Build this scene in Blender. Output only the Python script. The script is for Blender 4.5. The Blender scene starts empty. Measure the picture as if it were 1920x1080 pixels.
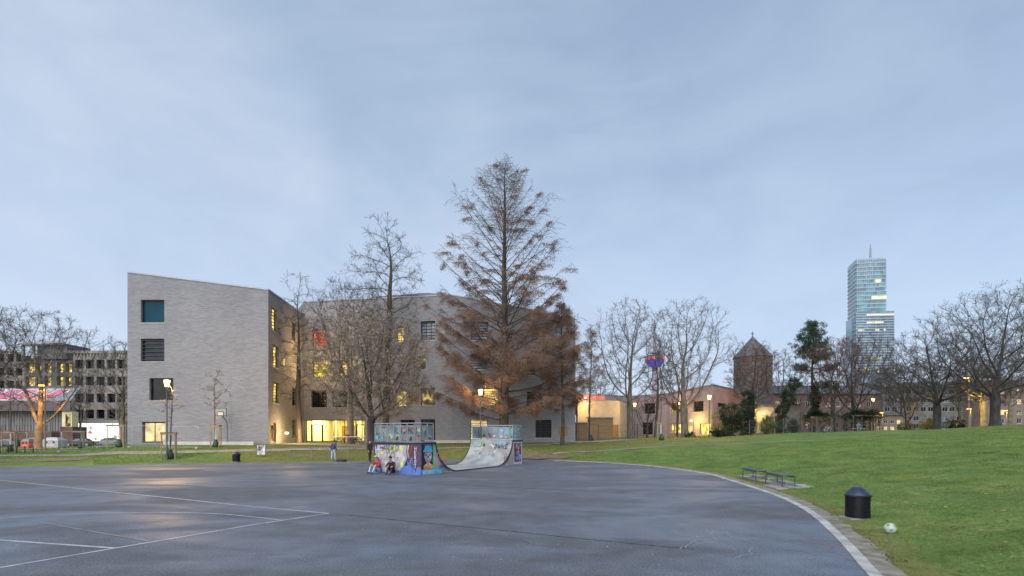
import bpy, bmesh, math, random
import numpy as np
from mathutils import Vector
R = math.radians
C = bpy.context.scene.collection
SC = bpy.context.scene
# ------------------------------------------------------------------ camera
EYE, F, HZ, CX = 2.37, 960.0, 810.0, 960.0
cd = bpy.data.cameras.new('camera')
cd.lens = 18.0; cd.sensor_width = 36.0; cd.shift_y = (HZ-540.0)/1920.0
cd.clip_start = 0.1; cd.clip_end = 6000
cam = bpy.data.objects.new('camera', cd); C.objects.link(cam)
cam.location = (0, 0, EYE); cam.rotation_euler = (R(90), 0, 0)
SC.camera = cam
# ------------------------------------------------------------------ world, sun, exposure
SC.view_settings.view_transform = 'Standard'; SC.view_settings.look = 'None'
SC.view_settings.exposure = 1.2; SC.view_settings.gamma = 1.0
SC.view_settings.use_curve_mapping = False
SUN_EL, SUN_AZ = R(40), R(200)          # azimuth clockwise from +Y
W = bpy.data.worlds.new('World'); SC.world = W; W.use_nodes = True
nt = W.node_tree; nt.nodes.clear()
def wn(t, **k):
    n = nt.nodes.new(t)
    for a, b in k.items(): setattr(n, a, b)
    return n
wl = nt.links.new
wo = wn('ShaderNodeOutputWorld'); bg = wn('ShaderNodeBackground'); wl(bg.outputs[0], wo.inputs[0])
bg.inputs[1].default_value = 0.110
sky = wn('ShaderNodeTexSky', sky_type='NISHITA', sun_disc=False)
sky.sun_elevation = R(3); sky.sun_rotation = SUN_AZ; sky.air_density = 1.0; sky.dust_density = 1.0
tc = wn('ShaderNodeTexCoord'); sep = wn('ShaderNodeSeparateXYZ'); wl(tc.outputs['Generated'], sep.inputs[0])
grad = wn('ShaderNodeValToRGB'); cr = grad.color_ramp
def stops(cr, lst):
    while len(cr.elements) > 1: cr.elements.remove(cr.elements[-1])
    cr.elements[0].position = lst[0][0]; cr.elements[0].color = (*lst[0][1], 1)
    for p, c in lst[1:]:
        e = cr.elements.new(p); e.color = (*c, 1)
stops(cr, [(0.0, (2.5, 3.02, 3.75)), (0.11, (2.18, 2.82, 3.74)), (0.27, (1.70, 2.35, 3.34)), (0.45, (1.26, 1.86, 2.72)), (0.65, (1.02, 1.52, 2.27)), (1.0, (1.1, 1.55, 2.35))])
wl(sep.outputs[2], grad.inputs[0])
mp = wn('ShaderNodeMapping'); mp.inputs['Scale'].default_value = (1.0, 1.0, 2.2); mp.inputs['Rotation'].default_value = (0.1, 0.25, 0.3)
wl(tc.outputs['Generated'], mp.inputs[0])
nz = wn('ShaderNodeTexNoise'); nz.inputs['Scale'].default_value = 1.7; nz.inputs['Detail'].default_value = 7; nz.inputs['Roughness'].default_value = 0.52
nz.inputs['Distortion'].default_value = 0.7
wl(mp.outputs[0], nz.inputs['Vector'])
cl = wn('ShaderNodeValToRGB'); stops(cl.color_ramp, [(0.38, (0, 0, 0)), (0.68, (1, 1, 1))]); wl(nz.outputs[0], cl.inputs[0])
# broad lighter bank towards the left of the view (-X), a property of the cloud sheet
lr = wn('ShaderNodeMapRange'); lr.inputs[1].default_value = 0.75; lr.inputs[2].default_value = -0.75; lr.inputs[3].default_value = 0.25; lr.inputs[4].default_value = 0.62
wl(sep.outputs[0], lr.inputs[0])
mu = wn('ShaderNodeMath', operation='MULTIPLY'); wl(cl.outputs[0], mu.inputs[0]); wl(lr.outputs[0], mu.inputs[1])
ad = wn('ShaderNodeMath', operation='MULTIPLY_ADD'); ad.inputs[1].default_value = 0.9; 
lr2 = wn('ShaderNodeMapRange'); lr2.inputs[1].default_value = 0.5; lr2.inputs[2].default_value = -0.7; lr2.inputs[3].default_value = 0.0; lr2.inputs[4].default_value = 0.28
wl(sep.outputs[0], lr2.inputs[0]); wl(mu.outputs[0], ad.inputs[0]); wl(lr2.outputs[0], ad.inputs[2])
mx = wn('ShaderNodeMix', data_type='RGBA'); mx.inputs[7].default_value = (2.5, 2.85, 3.5, 1)
wl(ad.outputs[0], mx.inputs[0]); wl(grad.outputs[0], mx.inputs[6])
mx2 = wn('ShaderNodeMix', data_type='RGBA', blend_type='ADD'); mx2.inputs[0].default_value = 0.04
n4 = wn('ShaderNodeTexNoise'); n4.inputs['Scale'].default_value = 4.5; n4.inputs['Detail'].default_value = 8; n4.inputs['Roughness'].default_value = 0.55; n4.inputs['Distortion'].default_value = 0.4
mp4 = wn('ShaderNodeMapping'); mp4.inputs['Scale'].default_value = (1.0, 1.0, 1.9); mp4.inputs['Rotation'].default_value = (0.0, -0.2, 0.6); wl(tc.outputs['Generated'], mp4.inputs[0]); wl(mp4.outputs[0], n4.inputs['Vector'])
r4 = wn('ShaderNodeValToRGB'); stops(r4.color_ramp, [(0.32, (0.93, 0.937, 0.95)), (0.5, (1, 1, 1)), (0.7, (1.05, 1.04, 1.025))]); wl(n4.outputs[0], r4.inputs[0])
mx4 = wn('ShaderNodeMix', data_type='RGBA', blend_type='MULTIPLY'); mx4.inputs[0].default_value = 1.0; wl(mx.outputs[2], mx4.inputs[6]); wl(r4.outputs[0], mx4.inputs[7])
hs = wn('ShaderNodeHueSaturation'); hs.inputs['Saturation'].default_value = 0.93; wl(mx4.outputs[2], hs.inputs['Color'])
wl(hs.outputs[0], mx2.inputs[6]); wl(sky.outputs[0], mx2.inputs[7])
wl(mx2.outputs[2], bg.inputs[0])
sd = bpy.data.lights.new('sun', 'SUN'); sd.energy = 1.5; sd.angle = R(80); sd.color = (1.0, 0.97, 0.94)
so = bpy.data.objects.new('sun', sd); C.objects.link(so)
dv = Vector((math.sin(SUN_AZ)*math.cos(SUN_EL), math.cos(SUN_AZ)*math.cos(SUN_EL), math.sin(SUN_EL)))
so.rotation_euler = dv.to_track_quat('Z', 'Y').to_euler()
SC.cycles.use_denoising = True
SC.cycles.max_bounces = 6; SC.cycles.diffuse_bounces = 3; SC.cycles.transparent_max_bounces = 12
SC.cycles.sample_clamp_indirect = 3.0; SC.cycles.sample_clamp_direct = 12.0

# ------------------------------------------------------------------ materials
M = {}
def mat(name, col, rough=0.8, var=0.25, scale=3.0, col2=None, bump=0.0, bscale=None, metal=0.0, emit=None, es=0.0, spec=0.5, detail=6, stretch=None, uv=False, mid=(0.35, 0.65), alpha=None):
    m = bpy.data.materials.new(name); m.use_nodes = True; M[name] = m
    t = m.node_tree; b = t.nodes['Principled BSDF']; L = t.links.new
    b.inputs['Roughness'].default_value = rough; b.inputs['Metallic'].default_value = metal
    b.inputs['Specular IOR Level'].default_value = spec
    co = t.nodes.new('ShaderNodeTexCoord'); src = co.outputs['UV' if uv else 'Object']
    if stretch:
        q = t.nodes.new('ShaderNodeMapping'); q.inputs['Scale'].default_value = stretch; L(src, q.inputs[0]); src = q.outputs[0]
    n = t.nodes.new('ShaderNodeTexNoise'); n.inputs['Scale'].default_value = scale; n.inputs['Detail'].default_value = detail; L(src, n.inputs['Vector'])
    r = t.nodes.new('ShaderNodeValToRGB')
    c2 = col2 or tuple(min(1, c*(1+var)) for c in col); c1 = col if col2 else tuple(c*(1-var) for c in col)
    stops(r.color_ramp, [(mid[0], c1), (mid[1], c2)]); L(n.outputs[0], r.inputs[0]); L(r.outputs[0], b.inputs['Base Color'])
    if bump:
        n2 = t.nodes.new('ShaderNodeTexNoise'); n2.inputs['Scale'].default_value = bscale or scale*6; n2.inputs['Detail'].default_value = 4; L(src, n2.inputs['Vector'])
        bp = t.nodes.new('ShaderNodeBump'); bp.inputs['Strength'].default_value = bump; bp.inputs['Distance'].default_value = 0.02
        L(n2.outputs[0], bp.inputs['Height']); L(bp.outputs[0], b.inputs['Normal'])
    if emit:
        if var and es:
            r2 = t.nodes.new('ShaderNodeValToRGB'); stops(r2.color_ramp, [(mid[0], tuple(e*(1-var) for e in emit)), (mid[1], emit)]); L(n.outputs[0], r2.inputs[0]); L(r2.outputs[0], b.inputs['Emission Color'])
        else: b.inputs['Emission Color'].default_value = (*emit, 1)
        b.inputs['Emission Strength'].default_value = es
    if alpha is not None: b.inputs['Alpha'].default_value = alpha
    return m
def brick(name, c1, c2, mortar, bw=0.42, bh=0.085):
    m = bpy.data.materials.new(name); m.use_nodes = True; M[name] = m
    t = m.node_tree; b = t.nodes['Principled BSDF']; L = t.links.new; b.inputs['Roughness'].default_value = 0.85
    co = t.nodes.new('ShaderNodeTexCoord')
    br = t.nodes.new('ShaderNodeTexBrick'); br.inputs['Scale'].default_value = 1.0; br.inputs['Brick Width'].default_value = bw; br.inputs['Row Height'].default_value = bh
    br.inputs['Mortar Size'].default_value = 0.012; br.inputs['Color1'].default_value = (*c1, 1); br.inputs['Color2'].default_value = (*c2, 1); br.inputs['Mortar'].default_value = (*mortar, 1)
    L(co.outputs['UV'], br.inputs['Vector'])
    q = t.nodes.new('ShaderNodeMapping'); q.inputs['Scale'].default_value = (1.1, 9, 1); L(co.outputs['UV'], q.inputs[0])
    n = t.nodes.new('ShaderNodeTexNoise'); n.inputs['Scale'].default_value = 2.0; n.inputs['Detail'].default_value = 5; L(q.outputs[0], n.inputs['Vector'])
    r = t.nodes.new('ShaderNodeValToRGB'); stops(r.color_ramp, [(0.3, (0.87, 0.87, 0.875)), (0.7, (1.09, 1.09, 1.085))]); L(n.outputs[0], r.inputs[0])
    n3 = t.nodes.new('ShaderNodeTexNoise'); n3.inputs['Scale'].default_value = 0.22; n3.inputs['Detail'].default_value = 5; L(co.outputs['UV'], n3.inputs['Vector'])
    r3 = t.nodes.new('ShaderNodeValToRGB'); stops(r3.color_ramp, [(0.3, (0.92, 0.92, 0.93)), (0.7, (1.07, 1.07, 1.06))]); L(n3.outputs[0], r3.inputs[0])
    x = t.nodes.new('ShaderNodeMix'); x.data_type = 'RGBA'; x.blend_type = 'MULTIPLY'; x.inputs[0].default_value = 1
    L(br.outputs[0], x.inputs[6]); L(r.outputs[0], x.inputs[7])
    y = t.nodes.new('ShaderNodeMix'); y.data_type = 'RGBA'; y.blend_type = 'MULTIPLY'; y.inputs[0].default_value = 1
    L(x.outputs[2], y.inputs[6]); L(r3.outputs[0], y.inputs[7]); L(y.outputs[2], b.inputs['Base Color'])
    bp = t.nodes.new('ShaderNodeBump'); bp.inputs['Strength'].default_value = 0.5; bp.inputs['Distance'].default_value = 0.02
    L(br.outputs['Fac'], bp.inputs['Height']); bp.invert = True; L(bp.outputs[0], b.inputs['Normal'])
    return m
brick('brick_grey', (0.305, 0.303, 0.325), (0.23, 0.23, 0.25), (0.205, 0.205, 0.218), 0.5, 0.11)
brick('brick_warm', (0.33, 0.315, 0.315), (0.24, 0.23, 0.235), (0.23, 0.22, 0.22))
brick('brick_mauve', (0.32, 0.265, 0.295), (0.25, 0.21, 0.235), (0.25, 0.22, 0.24))
brick('brick_red', (0.15, 0.095, 0.08), (0.12, 0.075, 0.065), (0.13, 0.10, 0.09), 0.5, 0.16)
brick('tower_stone', (0.13, 0.12, 0.115), (0.05, 0.047, 0.046), (0.07, 0.062, 0.055), 0.7, 0.33)
mat('concrete', (0.33, 0.32, 0.31), 0.85, 0.2, 0.8, bump=0.2)
mat('concrete_dark', (0.145, 0.135, 0.13), 0.9, 0.25, 0.5, bump=0.2)
mat('concrete_warm', (0.235, 0.205, 0.18), 0.9, 0.3, 0.35, bump=0.2)
mat('concrete_boards', (0.25, 0.24, 0.235), 0.85, 0.3, 1.2, stretch=(4, 4, 0.3))
mat('plinth', (0.52, 0.5, 0.47), 0.8, 0.1, 1.5)
mat('coping_metal', (0.24, 0.26, 0.29), 0.35, 0.08, 2, metal=0.6)
mat('frame_dark', (0.017, 0.017, 0.02), 0.45, 0.2)
mat('frame_wood', (0.32, 0.17, 0.06), 0.6, 0.25, 2, stretch=(1, 1, 6))
mat('sill', (0.42, 0.4, 0.37), 0.7, 0.15)
mat('pane_dark', (0.010, 0.011, 0.012), 0.12, 0.6, 1.2, spec=0.2)
mat('pane_blue', (0.003, 0.045, 0.078), 0.3, 0.15, 0.4, spec=0.1)
mat('pane_teal', (0.006, 0.022, 0.03), 0.12, 0.6, 1.4, spec=0.2)
mat('pane_sky', (0.10, 0.14, 0.2), 0.05, 0.3, 1.0, spec=1.0)
mat('pane_red', (0.12, 0.02, 0.02), 0.2, 0.5, 1.3, emit=(1.0, 0.16, 0.1), es=0.65)
mat('pane_lit', (0.3, 0.25, 0.1), 0.15, 0.72, 1.3, emit=(1.0, 0.70, 0.16), es=0.75, mid=(0.42, 0.6))
mat('pane_yellow', (0.4, 0.35, 0.05), 0.15, 0.45, 1.2, emit=(0.9, 0.80, 0.05), es=0.6)
mat('pane_dim', (0.06, 0.05, 0.03), 0.1, 0.93, 1.6, emit=(1.0, 0.7, 0.2), es=0.25, mid=(0.48, 0.62))
mat('pane_warm', (0.3, 0.25, 0.15), 0.15, 0.5, 1.1, emit=(1.0, 0.74, 0.3), es=0.42)
mat('room_wall', (0.75, 0.66, 0.42), 0.8, 0.1, 1)
mat('room_floor', (0.35, 0.28, 0.18), 0.5, 0.2, 1)
mat('ceiling_light', (0.8, 0.8, 0.7), 0.5, 0, emit=(1.0, 0.82, 0.4), es=14.0)
mat('shop_light', (0.8, 0.8, 0.75), 0.4, 0.15, 1.4, emit=(1.0, 0.97, 0.82), es=1.3)
mat('shop_red', (0.7, 0.05, 0.08), 0.4, 0.2, emit=(1.0, 0.25, 0.3), es=0.35)
mat('shop_green', (0.2, 0.4, 0.1), 0.4, 0.2, emit=(0.35, 0.6, 0.2), es=0.35)
mat('lamp_glow', (1, 0.9, 0.6), 0.4, 0, emit=(1.0, 0.42, 0.09), es=3.0)
mat('lamp_glow_orange', (1, 0.7, 0.3), 0.4, 0, emit=(1.0, 0.33, 0.03), es=4.0)
mat('lamp_glow_white', (1, 0.95, 0.8), 0.4, 0, emit=(1.0, 0.7, 0.35), es=1.6)
mat('metal_grey', (0.2, 0.205, 0.21), 0.4, 0.15, 4, metal=0.7)
mat('metal_pole', (0.10, 0.105, 0.11), 0.45, 0.2, 4, metal=0.4)
mat('galvanised', (0.42, 0.44, 0.46), 0.4, 0.15, 4, metal=0.7)
mat('bench_metal', (0.07, 0.10, 0.10), 0.28, 0.2, 5, metal=0.3)
mat('bin_metal', (0.012, 0.014, 0.02), 0.38, 0.3, 9, metal=0.3)
mat('bin_lid', (0.03, 0.042, 0.065), 0.3, 0.2, 6, metal=0.3)
mat('black', (0.012, 0.012, 0.014), 0.5, 0.3)
mat('wood_stake', (0.30, 0.22, 0.14), 0.8, 0.25, 3, stretch=(3, 3, 0.6))
mat('wood_slat', (0.33, 0.21, 0.11), 0.7, 0.25, 2, stretch=(0.4, 0.4, 5))
mat('bark', (0.075, 0.06, 0.048), 0.95, 0.4, 3.0, bump=0.6, stretch=(2, 2, 0.5))
mat('bark_grey', (0.12, 0.105, 0.09), 0.95, 0.4, 2.0, bump=0.5, stretch=(2, 2, 0.5))
mat('bark_dark', (0.048, 0.044, 0.042), 0.95, 0.4, 3.0, bump=0.6, stretch=(2, 2, 0.5))
mat('bark_plane', (0.15, 0.125, 0.095), 0.9, 0.3, 1.6, col2=(0.26, 0.225, 0.17), bump=0.3)
mat('bark_white', (0.55, 0.55, 0.52), 0.9, 0.15, 5)
mat('twig', (0.085, 0.074, 0.067), 0.95, 0.3, 2)
mat('twig_dry', (0.165, 0.14, 0.118), 0.95, 0.3, 2)
mat('twig_grey', (0.12, 0.108, 0.096), 0.95, 0.3, 2)
mat('twig_red', (0.11, 0.065, 0.05), 0.95, 0.3, 2)
mat('leaf_rust', (0.155, 0.09, 0.062), 0.9, 0.4, 0.8, col2=(0.27, 0.165, 0.115))
mat('leaf_ochre', (0.25, 0.20, 0.155), 0.9, 0.3, 1.5, col2=(0.36, 0.295, 0.225))
mat('leaf_fallen', (0.30, 0.19, 0.06), 0.9, 0.3, 1.5, col2=(0.42, 0.30, 0.10))
mat('leaf_yellow', (0.26, 0.2, 0.04), 0.8, 0.3, 2, col2=(0.16, 0.17, 0.04))
mat('needle', (0.018, 0.045, 0.03), 0.8, 0.4, 1.0, col2=(0.04, 0.085, 0.045))
mat('ivy', (0.012, 0.022, 0.013), 0.6, 0.4, 1.5, col2=(0.035, 0.055, 0.024), spec=0.25)
mat('bush_green', (0.06, 0.085, 0.025), 0.8, 0.4, 1.5, col2=(0.13, 0.14, 0.045))
mat('grass_blade', (0.078, 0.135, 0.030), 0.75, 0.3, 0.9, col2=(0.19, 0.27, 0.078), detail=9, spec=0.25)
mat('grass_dry', (0.13, 0.135, 0.035), 0.8, 0.3, 0.5, col2=(0.22, 0.19, 0.07), spec=0.2)
mat('earth', (0.10, 0.072, 0.05), 0.95, 0.4, 1.5, col2=(0.2, 0.15, 0.11), bump=0.6, bscale=14)
mat('path_gravel', (0.26, 0.235, 0.21), 0.9, 0.25, 1.2, bump=0.4, bscale=25)
mat('gravel_strip', (0.20, 0.185, 0.145), 0.95, 0.35, 3, bump=0.6, bscale=40)
mat('kerb_stone', (0.38, 0.375, 0.36), 0.8, 0.3, 1.7, bump=0.3, bscale=30)
mat('paving', (0.27, 0.265, 0.26), 0.75, 0.25, 2.2, bump=0.3, bscale=30)
mat('line_paint', (0.40, 0.42, 0.44), 0.6, 0.25, 3.0)
mat('line_faint', (0.17, 0.175, 0.185), 0.55, 0.3, 2.0)
mat('seam', (0.028, 0.03, 0.032), 0.8, 0.3)
mat('chalk', (0.28, 0.32, 0.36), 0.9, 0.3, 20)
mat('chalk_pink', (0.22, 0.12, 0.14), 0.9, 0.3, 20)
mat('ramp_concrete', (0.28, 0.29, 0.29), 0.75, 0.25, 1.3, bump=0.15)
mat('steel_edge', (0.035, 0.04, 0.045), 0.4, 0.2, metal=0.5)
mat('panel_grey', (0.15, 0.18, 0.195), 0.6, 0.3, 1.6)
mat('panel_blue', (0.19, 0.26, 0.30), 0.6, 0.25, 1.6)
mat('fascia', (0.115, 0.085, 0.095), 0.5, 0.2, 0.8)
mat('roof_metal', (0.24, 0.235, 0.255), 0.4, 0.2, 0.8)
mat('brick_dock', (0.14, 0.08, 0.055), 0.9, 0.3, 0.8)
mat('annex_wall', (0.38, 0.345, 0.30), 0.85, 0.12, 0.9)
mat('house_wall', (0.20, 0.15, 0.135), 0.85, 0.15, 0.7)
mat('wall_pink_lit', (0.48, 0.25, 0.215), 0.85, 0.12, 0.7)  # pink light on the pavilion ends, put into the wall colour
mat('orange_plastic', (0.75, 0.10, 0.03), 0.45, 0.15, 1.5)
mat('car_black', (0.012, 0.013, 0.016), 0.18, 0.1, spec=0.8)
mat('car_silver', (0.38, 0.4, 0.42), 0.25, 0.1, metal=0.5)
mat('car_blue', (0.03, 0.04, 0.06), 0.2, 0.1, spec=0.8)
mat('rubber', (0.015, 0.015, 0.015), 0.85, 0.2)
mat('car_glass', (0.03, 0.035, 0.04), 0.05, 0.1, spec=1.0)
mat('headlight', (0.6, 0.6, 0.6), 0.15, 0.1)
mat('tail_light', (0.4, 0.02, 0.015), 0.2, 0.1)
mat('slate', (0.075, 0.08, 0.09), 0.6, 0.25, 1.2)
mat('glass_tower', (0.15, 0.22, 0.31), 0.12, 0.35, 0.05, spec=1.0)  # bluish tower tones stand in for haze and reflected sky
mat('glass_tower_b', (0.23, 0.32, 0.43), 0.15, 0.3, 0.05, spec=1.0)
mat('tower_teal', (0.14, 0.25, 0.31), 0.2, 0.4, 0.12, emit=(0.3, 0.72, 0.68), es=0.10)
mat('tower_lit', (0.4, 0.36, 0.25), 0.2, 0.35, 0.3, emit=(1.0, 0.85, 0.45), es=0.48)
mat('tower_green', (0.3, 0.4, 0.1), 0.2, 0.3, 0.3, emit=(0.5, 0.8, 0.12), es=0.45)
mat('tower_violet', (0.2, 0.1, 0.4), 0.2, 0.3, 0.3, emit=(0.4, 0.22, 0.9), es=0.35)
mat('spandrel', (0.34, 0.41, 0.50), 0.4, 0.15, 0.05)
mat('tv_shaft', (0.36, 0.34, 0.42), 0.7, 0.1, 0.1)
mat('tv_dark', (0.12, 0.14, 0.18), 0.6, 0.15, 0.1)
mat('tv_red', (0.5, 0.05, 0.08), 0.4, 0.2, 0.4, emit=(1.0, 0.10, 0.16), es=0.55)
mat('tv_blue', (0.06, 0.06, 0.4), 0.4, 0.4, 0.2, emit=(0.13, 0.12, 0.9), es=0.32)
mat('render_white', (0.5, 0.49, 0.47), 0.8, 0.12, 1)
mat('skin', (0.42, 0.25, 0.18), 0.6, 0.1)
mat('jeans', (0.16, 0.24, 0.36), 0.85, 0.2, 8)
mat('jeans_pale', (0.34, 0.44, 0.54), 0.85, 0.15, 8)
mat('cloth_red', (0.42, 0.03, 0.03), 0.85, 0.2, 8)
mat('cloth_dark', (0.035, 0.037, 0.04), 0.85, 0.3, 8)
mat('cloth_navy', (0.03, 0.045, 0.11), 0.85, 0.3, 8)
mat('cloth_yellow', (0.45, 0.36, 0.08), 0.85, 0.2, 8)
mat('cloth_blue', (0.13, 0.2, 0.35), 0.85, 0.2, 8)
mat('hair_dark', (0.03, 0.02, 0.015), 0.7, 0.3, 20)
mat('hair_blond', (0.32, 0.22, 0.09), 0.7, 0.3, 20)
mat('water_bag', (0.012, 0.05, 0.026), 0.55, 0.4, 5, bump=0.4)
mat('ball_white', (0.40, 0.48, 0.40), 0.4, 0.15, 8)
mat('ball_green', (0.16, 0.25, 0.19), 0.4, 0.15, 8)
mat('hoop_orange', (0.6, 0.13, 0.03), 0.5, 0.1)
mat('net_white', (0.6, 0.6, 0.58), 0.8, 0.1)
for n_, c_ in dict(p_white=(0.62, 0.63, 0.62), p_cream=(0.50, 0.46, 0.48), p_lilac=(0.36, 0.31, 0.44), p_blue=(0.09, 0.17, 0.46), p_sky=(0.10, 0.40, 0.62), p_black=(0.015, 0.015, 0.02), p_purple=(0.085, 0.05, 0.10), p_red=(0.52, 0.05, 0.08), p_pink=(0.60, 0.16, 0.24), p_green=(0.10, 0.42, 0.20), p_lime=(0.52, 0.60, 0.22), p_yellow=(0.55, 0.48, 0.18), p_brown=(0.13, 0.06, 0.05), p_teal=(0.08, 0.30, 0.28)).items():
    mat(n_, c_, 0.7, 0.2, 4.0)

# lantern glass lets its own lamp's light through
for k_ in ('lamp_glow', 'lamp_glow_orange', 'lamp_glow_white'):
    t_ = M[k_].node_tree; c_, e_ = M[k_].node_tree.nodes['Principled BSDF'].inputs['Emission Color'].default_value[:], M[k_].node_tree.nodes['Principled BSDF'].inputs['Emission Strength'].default_value
    t_.nodes.clear(); o_ = t_.nodes.new('ShaderNodeOutputMaterial'); a_ = t_.nodes.new('ShaderNodeAddShader'); em_ = t_.nodes.new('ShaderNodeEmission'); tr_ = t_.nodes.new('ShaderNodeBsdfTransparent'); em_.inputs[0].default_value = c_; em_.inputs[1].default_value = e_
    t_.links.new(em_.outputs[0], a_.inputs[0]); t_.links.new(tr_.outputs[0], a_.inputs[1]); t_.links.new(a_.outputs[0], o_.inputs[0])
# asphalt: dry and damp patches differ in gloss; damp colour includes painted sky sheen
def asphalt():
    m = bpy.data.materials.new('asphalt'); m.use_nodes = True; M['asphalt'] = m
    t = m.node_tree; b = t.nodes['Principled BSDF']; L = t.links.new
    co = t.nodes.new('ShaderNodeTexCoord')
    def noise(s, d=5, st=None, dist=0.0):
        n = t.nodes.new('ShaderNodeTexNoise'); n.inputs['Scale'].default_value = s; n.inputs['Detail'].default_value = d; n.inputs['Distortion'].default_value = dist
        if st:
            q = t.nodes.new('ShaderNodeMapping'); q.inputs['Scale'].default_value = st; q.inputs['Rotation'].default_value = (0, 0, R(-14)); L(co.outputs['Object'], q.inputs[0]); L(q.outputs[0], n.inputs['Vector'])
        else: L(co.outputs['Object'], n.inputs['Vector'])
        return n
    def ramp(n, lst):
        r = t.nodes.new('ShaderNodeValToRGB'); stops(r.color_ramp, lst); L(n.outputs[0], r.inputs[0]); return r
    big = noise(0.16, 6, (0.8, 1.7, 1), 0.6); grain = noise(26, 5); mid = noise(1.3, 6)
    wet = ramp(big, [(0.42, (0, 0, 0)), (0.57, (1, 1, 1))])
    c = t.nodes.new('ShaderNodeMix'); c.data_type = 'RGBA'; L(wet.outputs[0], c.inputs[0]); c.inputs[6].default_value = (0.076, 0.084, 0.100, 1); c.inputs[7].default_value = (0.094, 0.115, 0.150, 1)
    g = ramp(grain, [(0.3, (0.5, 0.5, 0.5)), (0.7, (1.6, 1.6, 1.6))])
    g2 = ramp(mid, [(0.3, (0.78, 0.78, 0.78)), (0.7, (1.2, 1.2, 1.2))])
    x = t.nodes.new('ShaderNodeMix'); x.data_type = 'RGBA'; x.blend_type = 'MULTIPLY'; x.inputs[0].default_value = 1; L(c.outputs[2], x.inputs[6]); L(g.outputs[0], x.inputs[7])
    y = t.nodes.new('ShaderNodeMix'); y.data_type = 'RGBA'; y.blend_type = 'MULTIPLY'; y.inputs[0].default_value = 1; L(x.outputs[2], y.inputs[6]); L(g2.outputs[0], y.inputs[7]); L(y.outputs[2], b.inputs['Base Color'])
    ro = t.nodes.new('ShaderNodeMapRange'); ro.inputs[3].default_value = 0.88; ro.inputs[4].default_value = 0.52; L(wet.outputs[0], ro.inputs[0]); L(ro.outputs[0], b.inputs['Roughness'])
    bp = t.nodes.new('ShaderNodeBump'); bp.inputs['Strength'].default_value = 0.55; bp.inputs['Distance'].default_value = 0.006; L(grain.outputs[0], bp.inputs['Height']); L(bp.outputs[0], b.inputs['Normal'])
    b.inputs['Specular IOR Level'].default_value = 0.62
asphalt()
def ground_mat():
    m = bpy.data.materials.new('grass_ground'); m.use_nodes = True; M['grass_ground'] = m
    t = m.node_tree; b = t.nodes['Principled BSDF']; L = t.links.new; b.inputs['Roughness'].default_value = 0.95; b.inputs['Specular IOR Level'].default_value = 0.2
    co = t.nodes.new('ShaderNodeTexCoord')
    def nr(s, d, lst, dist=0.0):
        n = t.nodes.new('ShaderNodeTexNoise'); n.inputs['Scale'].default_value = s; n.inputs['Detail'].default_value = d; n.inputs['Distortion'].default_value = dist; L(co.outputs['Object'], n.inputs['Vector'])
        r = t.nodes.new('ShaderNodeValToRGB'); stops(r.color_ramp, lst); L(n.outputs[0], r.inputs[0]); return r.outputs[0]
    a = nr(0.35, 8, [(0.3, (0.085, 0.145, 0.034)), (0.55, (0.13, 0.205, 0.052)), (0.72, (0.19, 0.22, 0.065))])
    f = nr(9.0, 5, [(0.3, (0.5, 0.5, 0.5)), (0.7, (1.35, 1.35, 1.35))])
    e = nr(1.1, 8, [(0.62, (0, 0, 0)), (0.75, (1, 1, 1))], 1.0)
    x = t.nodes.new('ShaderNodeMix'); x.data_type = 'RGBA'; x.blend_type = 'MULTIPLY'; x.inputs[0].default_value = 1; L(a, x.inputs[6]); L(f, x.inputs[7])
    y = t.nodes.new('ShaderNodeMix'); y.data_type = 'RGBA'; L(e, y.inputs[0]); L(x.outputs[2], y.inputs[6]); y.inputs[7].default_value = (0.12, 0.10, 0.055, 1)
    # dry, leaf-strewn strip: vertex attribute 'dry'
    at = t.nodes.new('ShaderNodeAttribute'); at.attribute_name = 'dry'
    dn = nr(2.5, 8, [(0.3, (0.11, 0.105, 0.03)), (0.55, (0.19, 0.165, 0.055)), (0.75, (0.24, 0.17, 0.085))])
    nmask = nr(0.8, 8, [(0.3, (0.2, 0.2, 0.2)), (0.6, (1, 1, 1))])
    mm = t.nodes.new('ShaderNodeMath'); mm.operation = 'MULTIPLY'; L(at.outputs['Fac'], mm.inputs[0]); L(nmask, mm.inputs[1])
    z = t.nodes.new('ShaderNodeMix'); z.data_type = 'RGBA'; L(mm.outputs[0], z.inputs[0]); L(y.outputs[2], z.inputs[6]); L(dn, z.inputs[7])
    L(z.outputs[2], b.inputs['Base Color'])
    n2 = t.nodes.new('ShaderNodeTexNoise'); n2.inputs['Scale'].default_value = 14; n2.inputs['Detail'].default_value = 6; L(co.outputs['Object'], n2.inputs['Vector'])
    bp = t.nodes.new('ShaderNodeBump'); bp.inputs['Strength'].default_value = 0.9; bp.inputs['Distance'].default_value = 0.06; L(n2.outputs[0], bp.inputs['Height']); L(bp.outputs[0], b.inputs['Normal'])
ground_mat()

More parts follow.
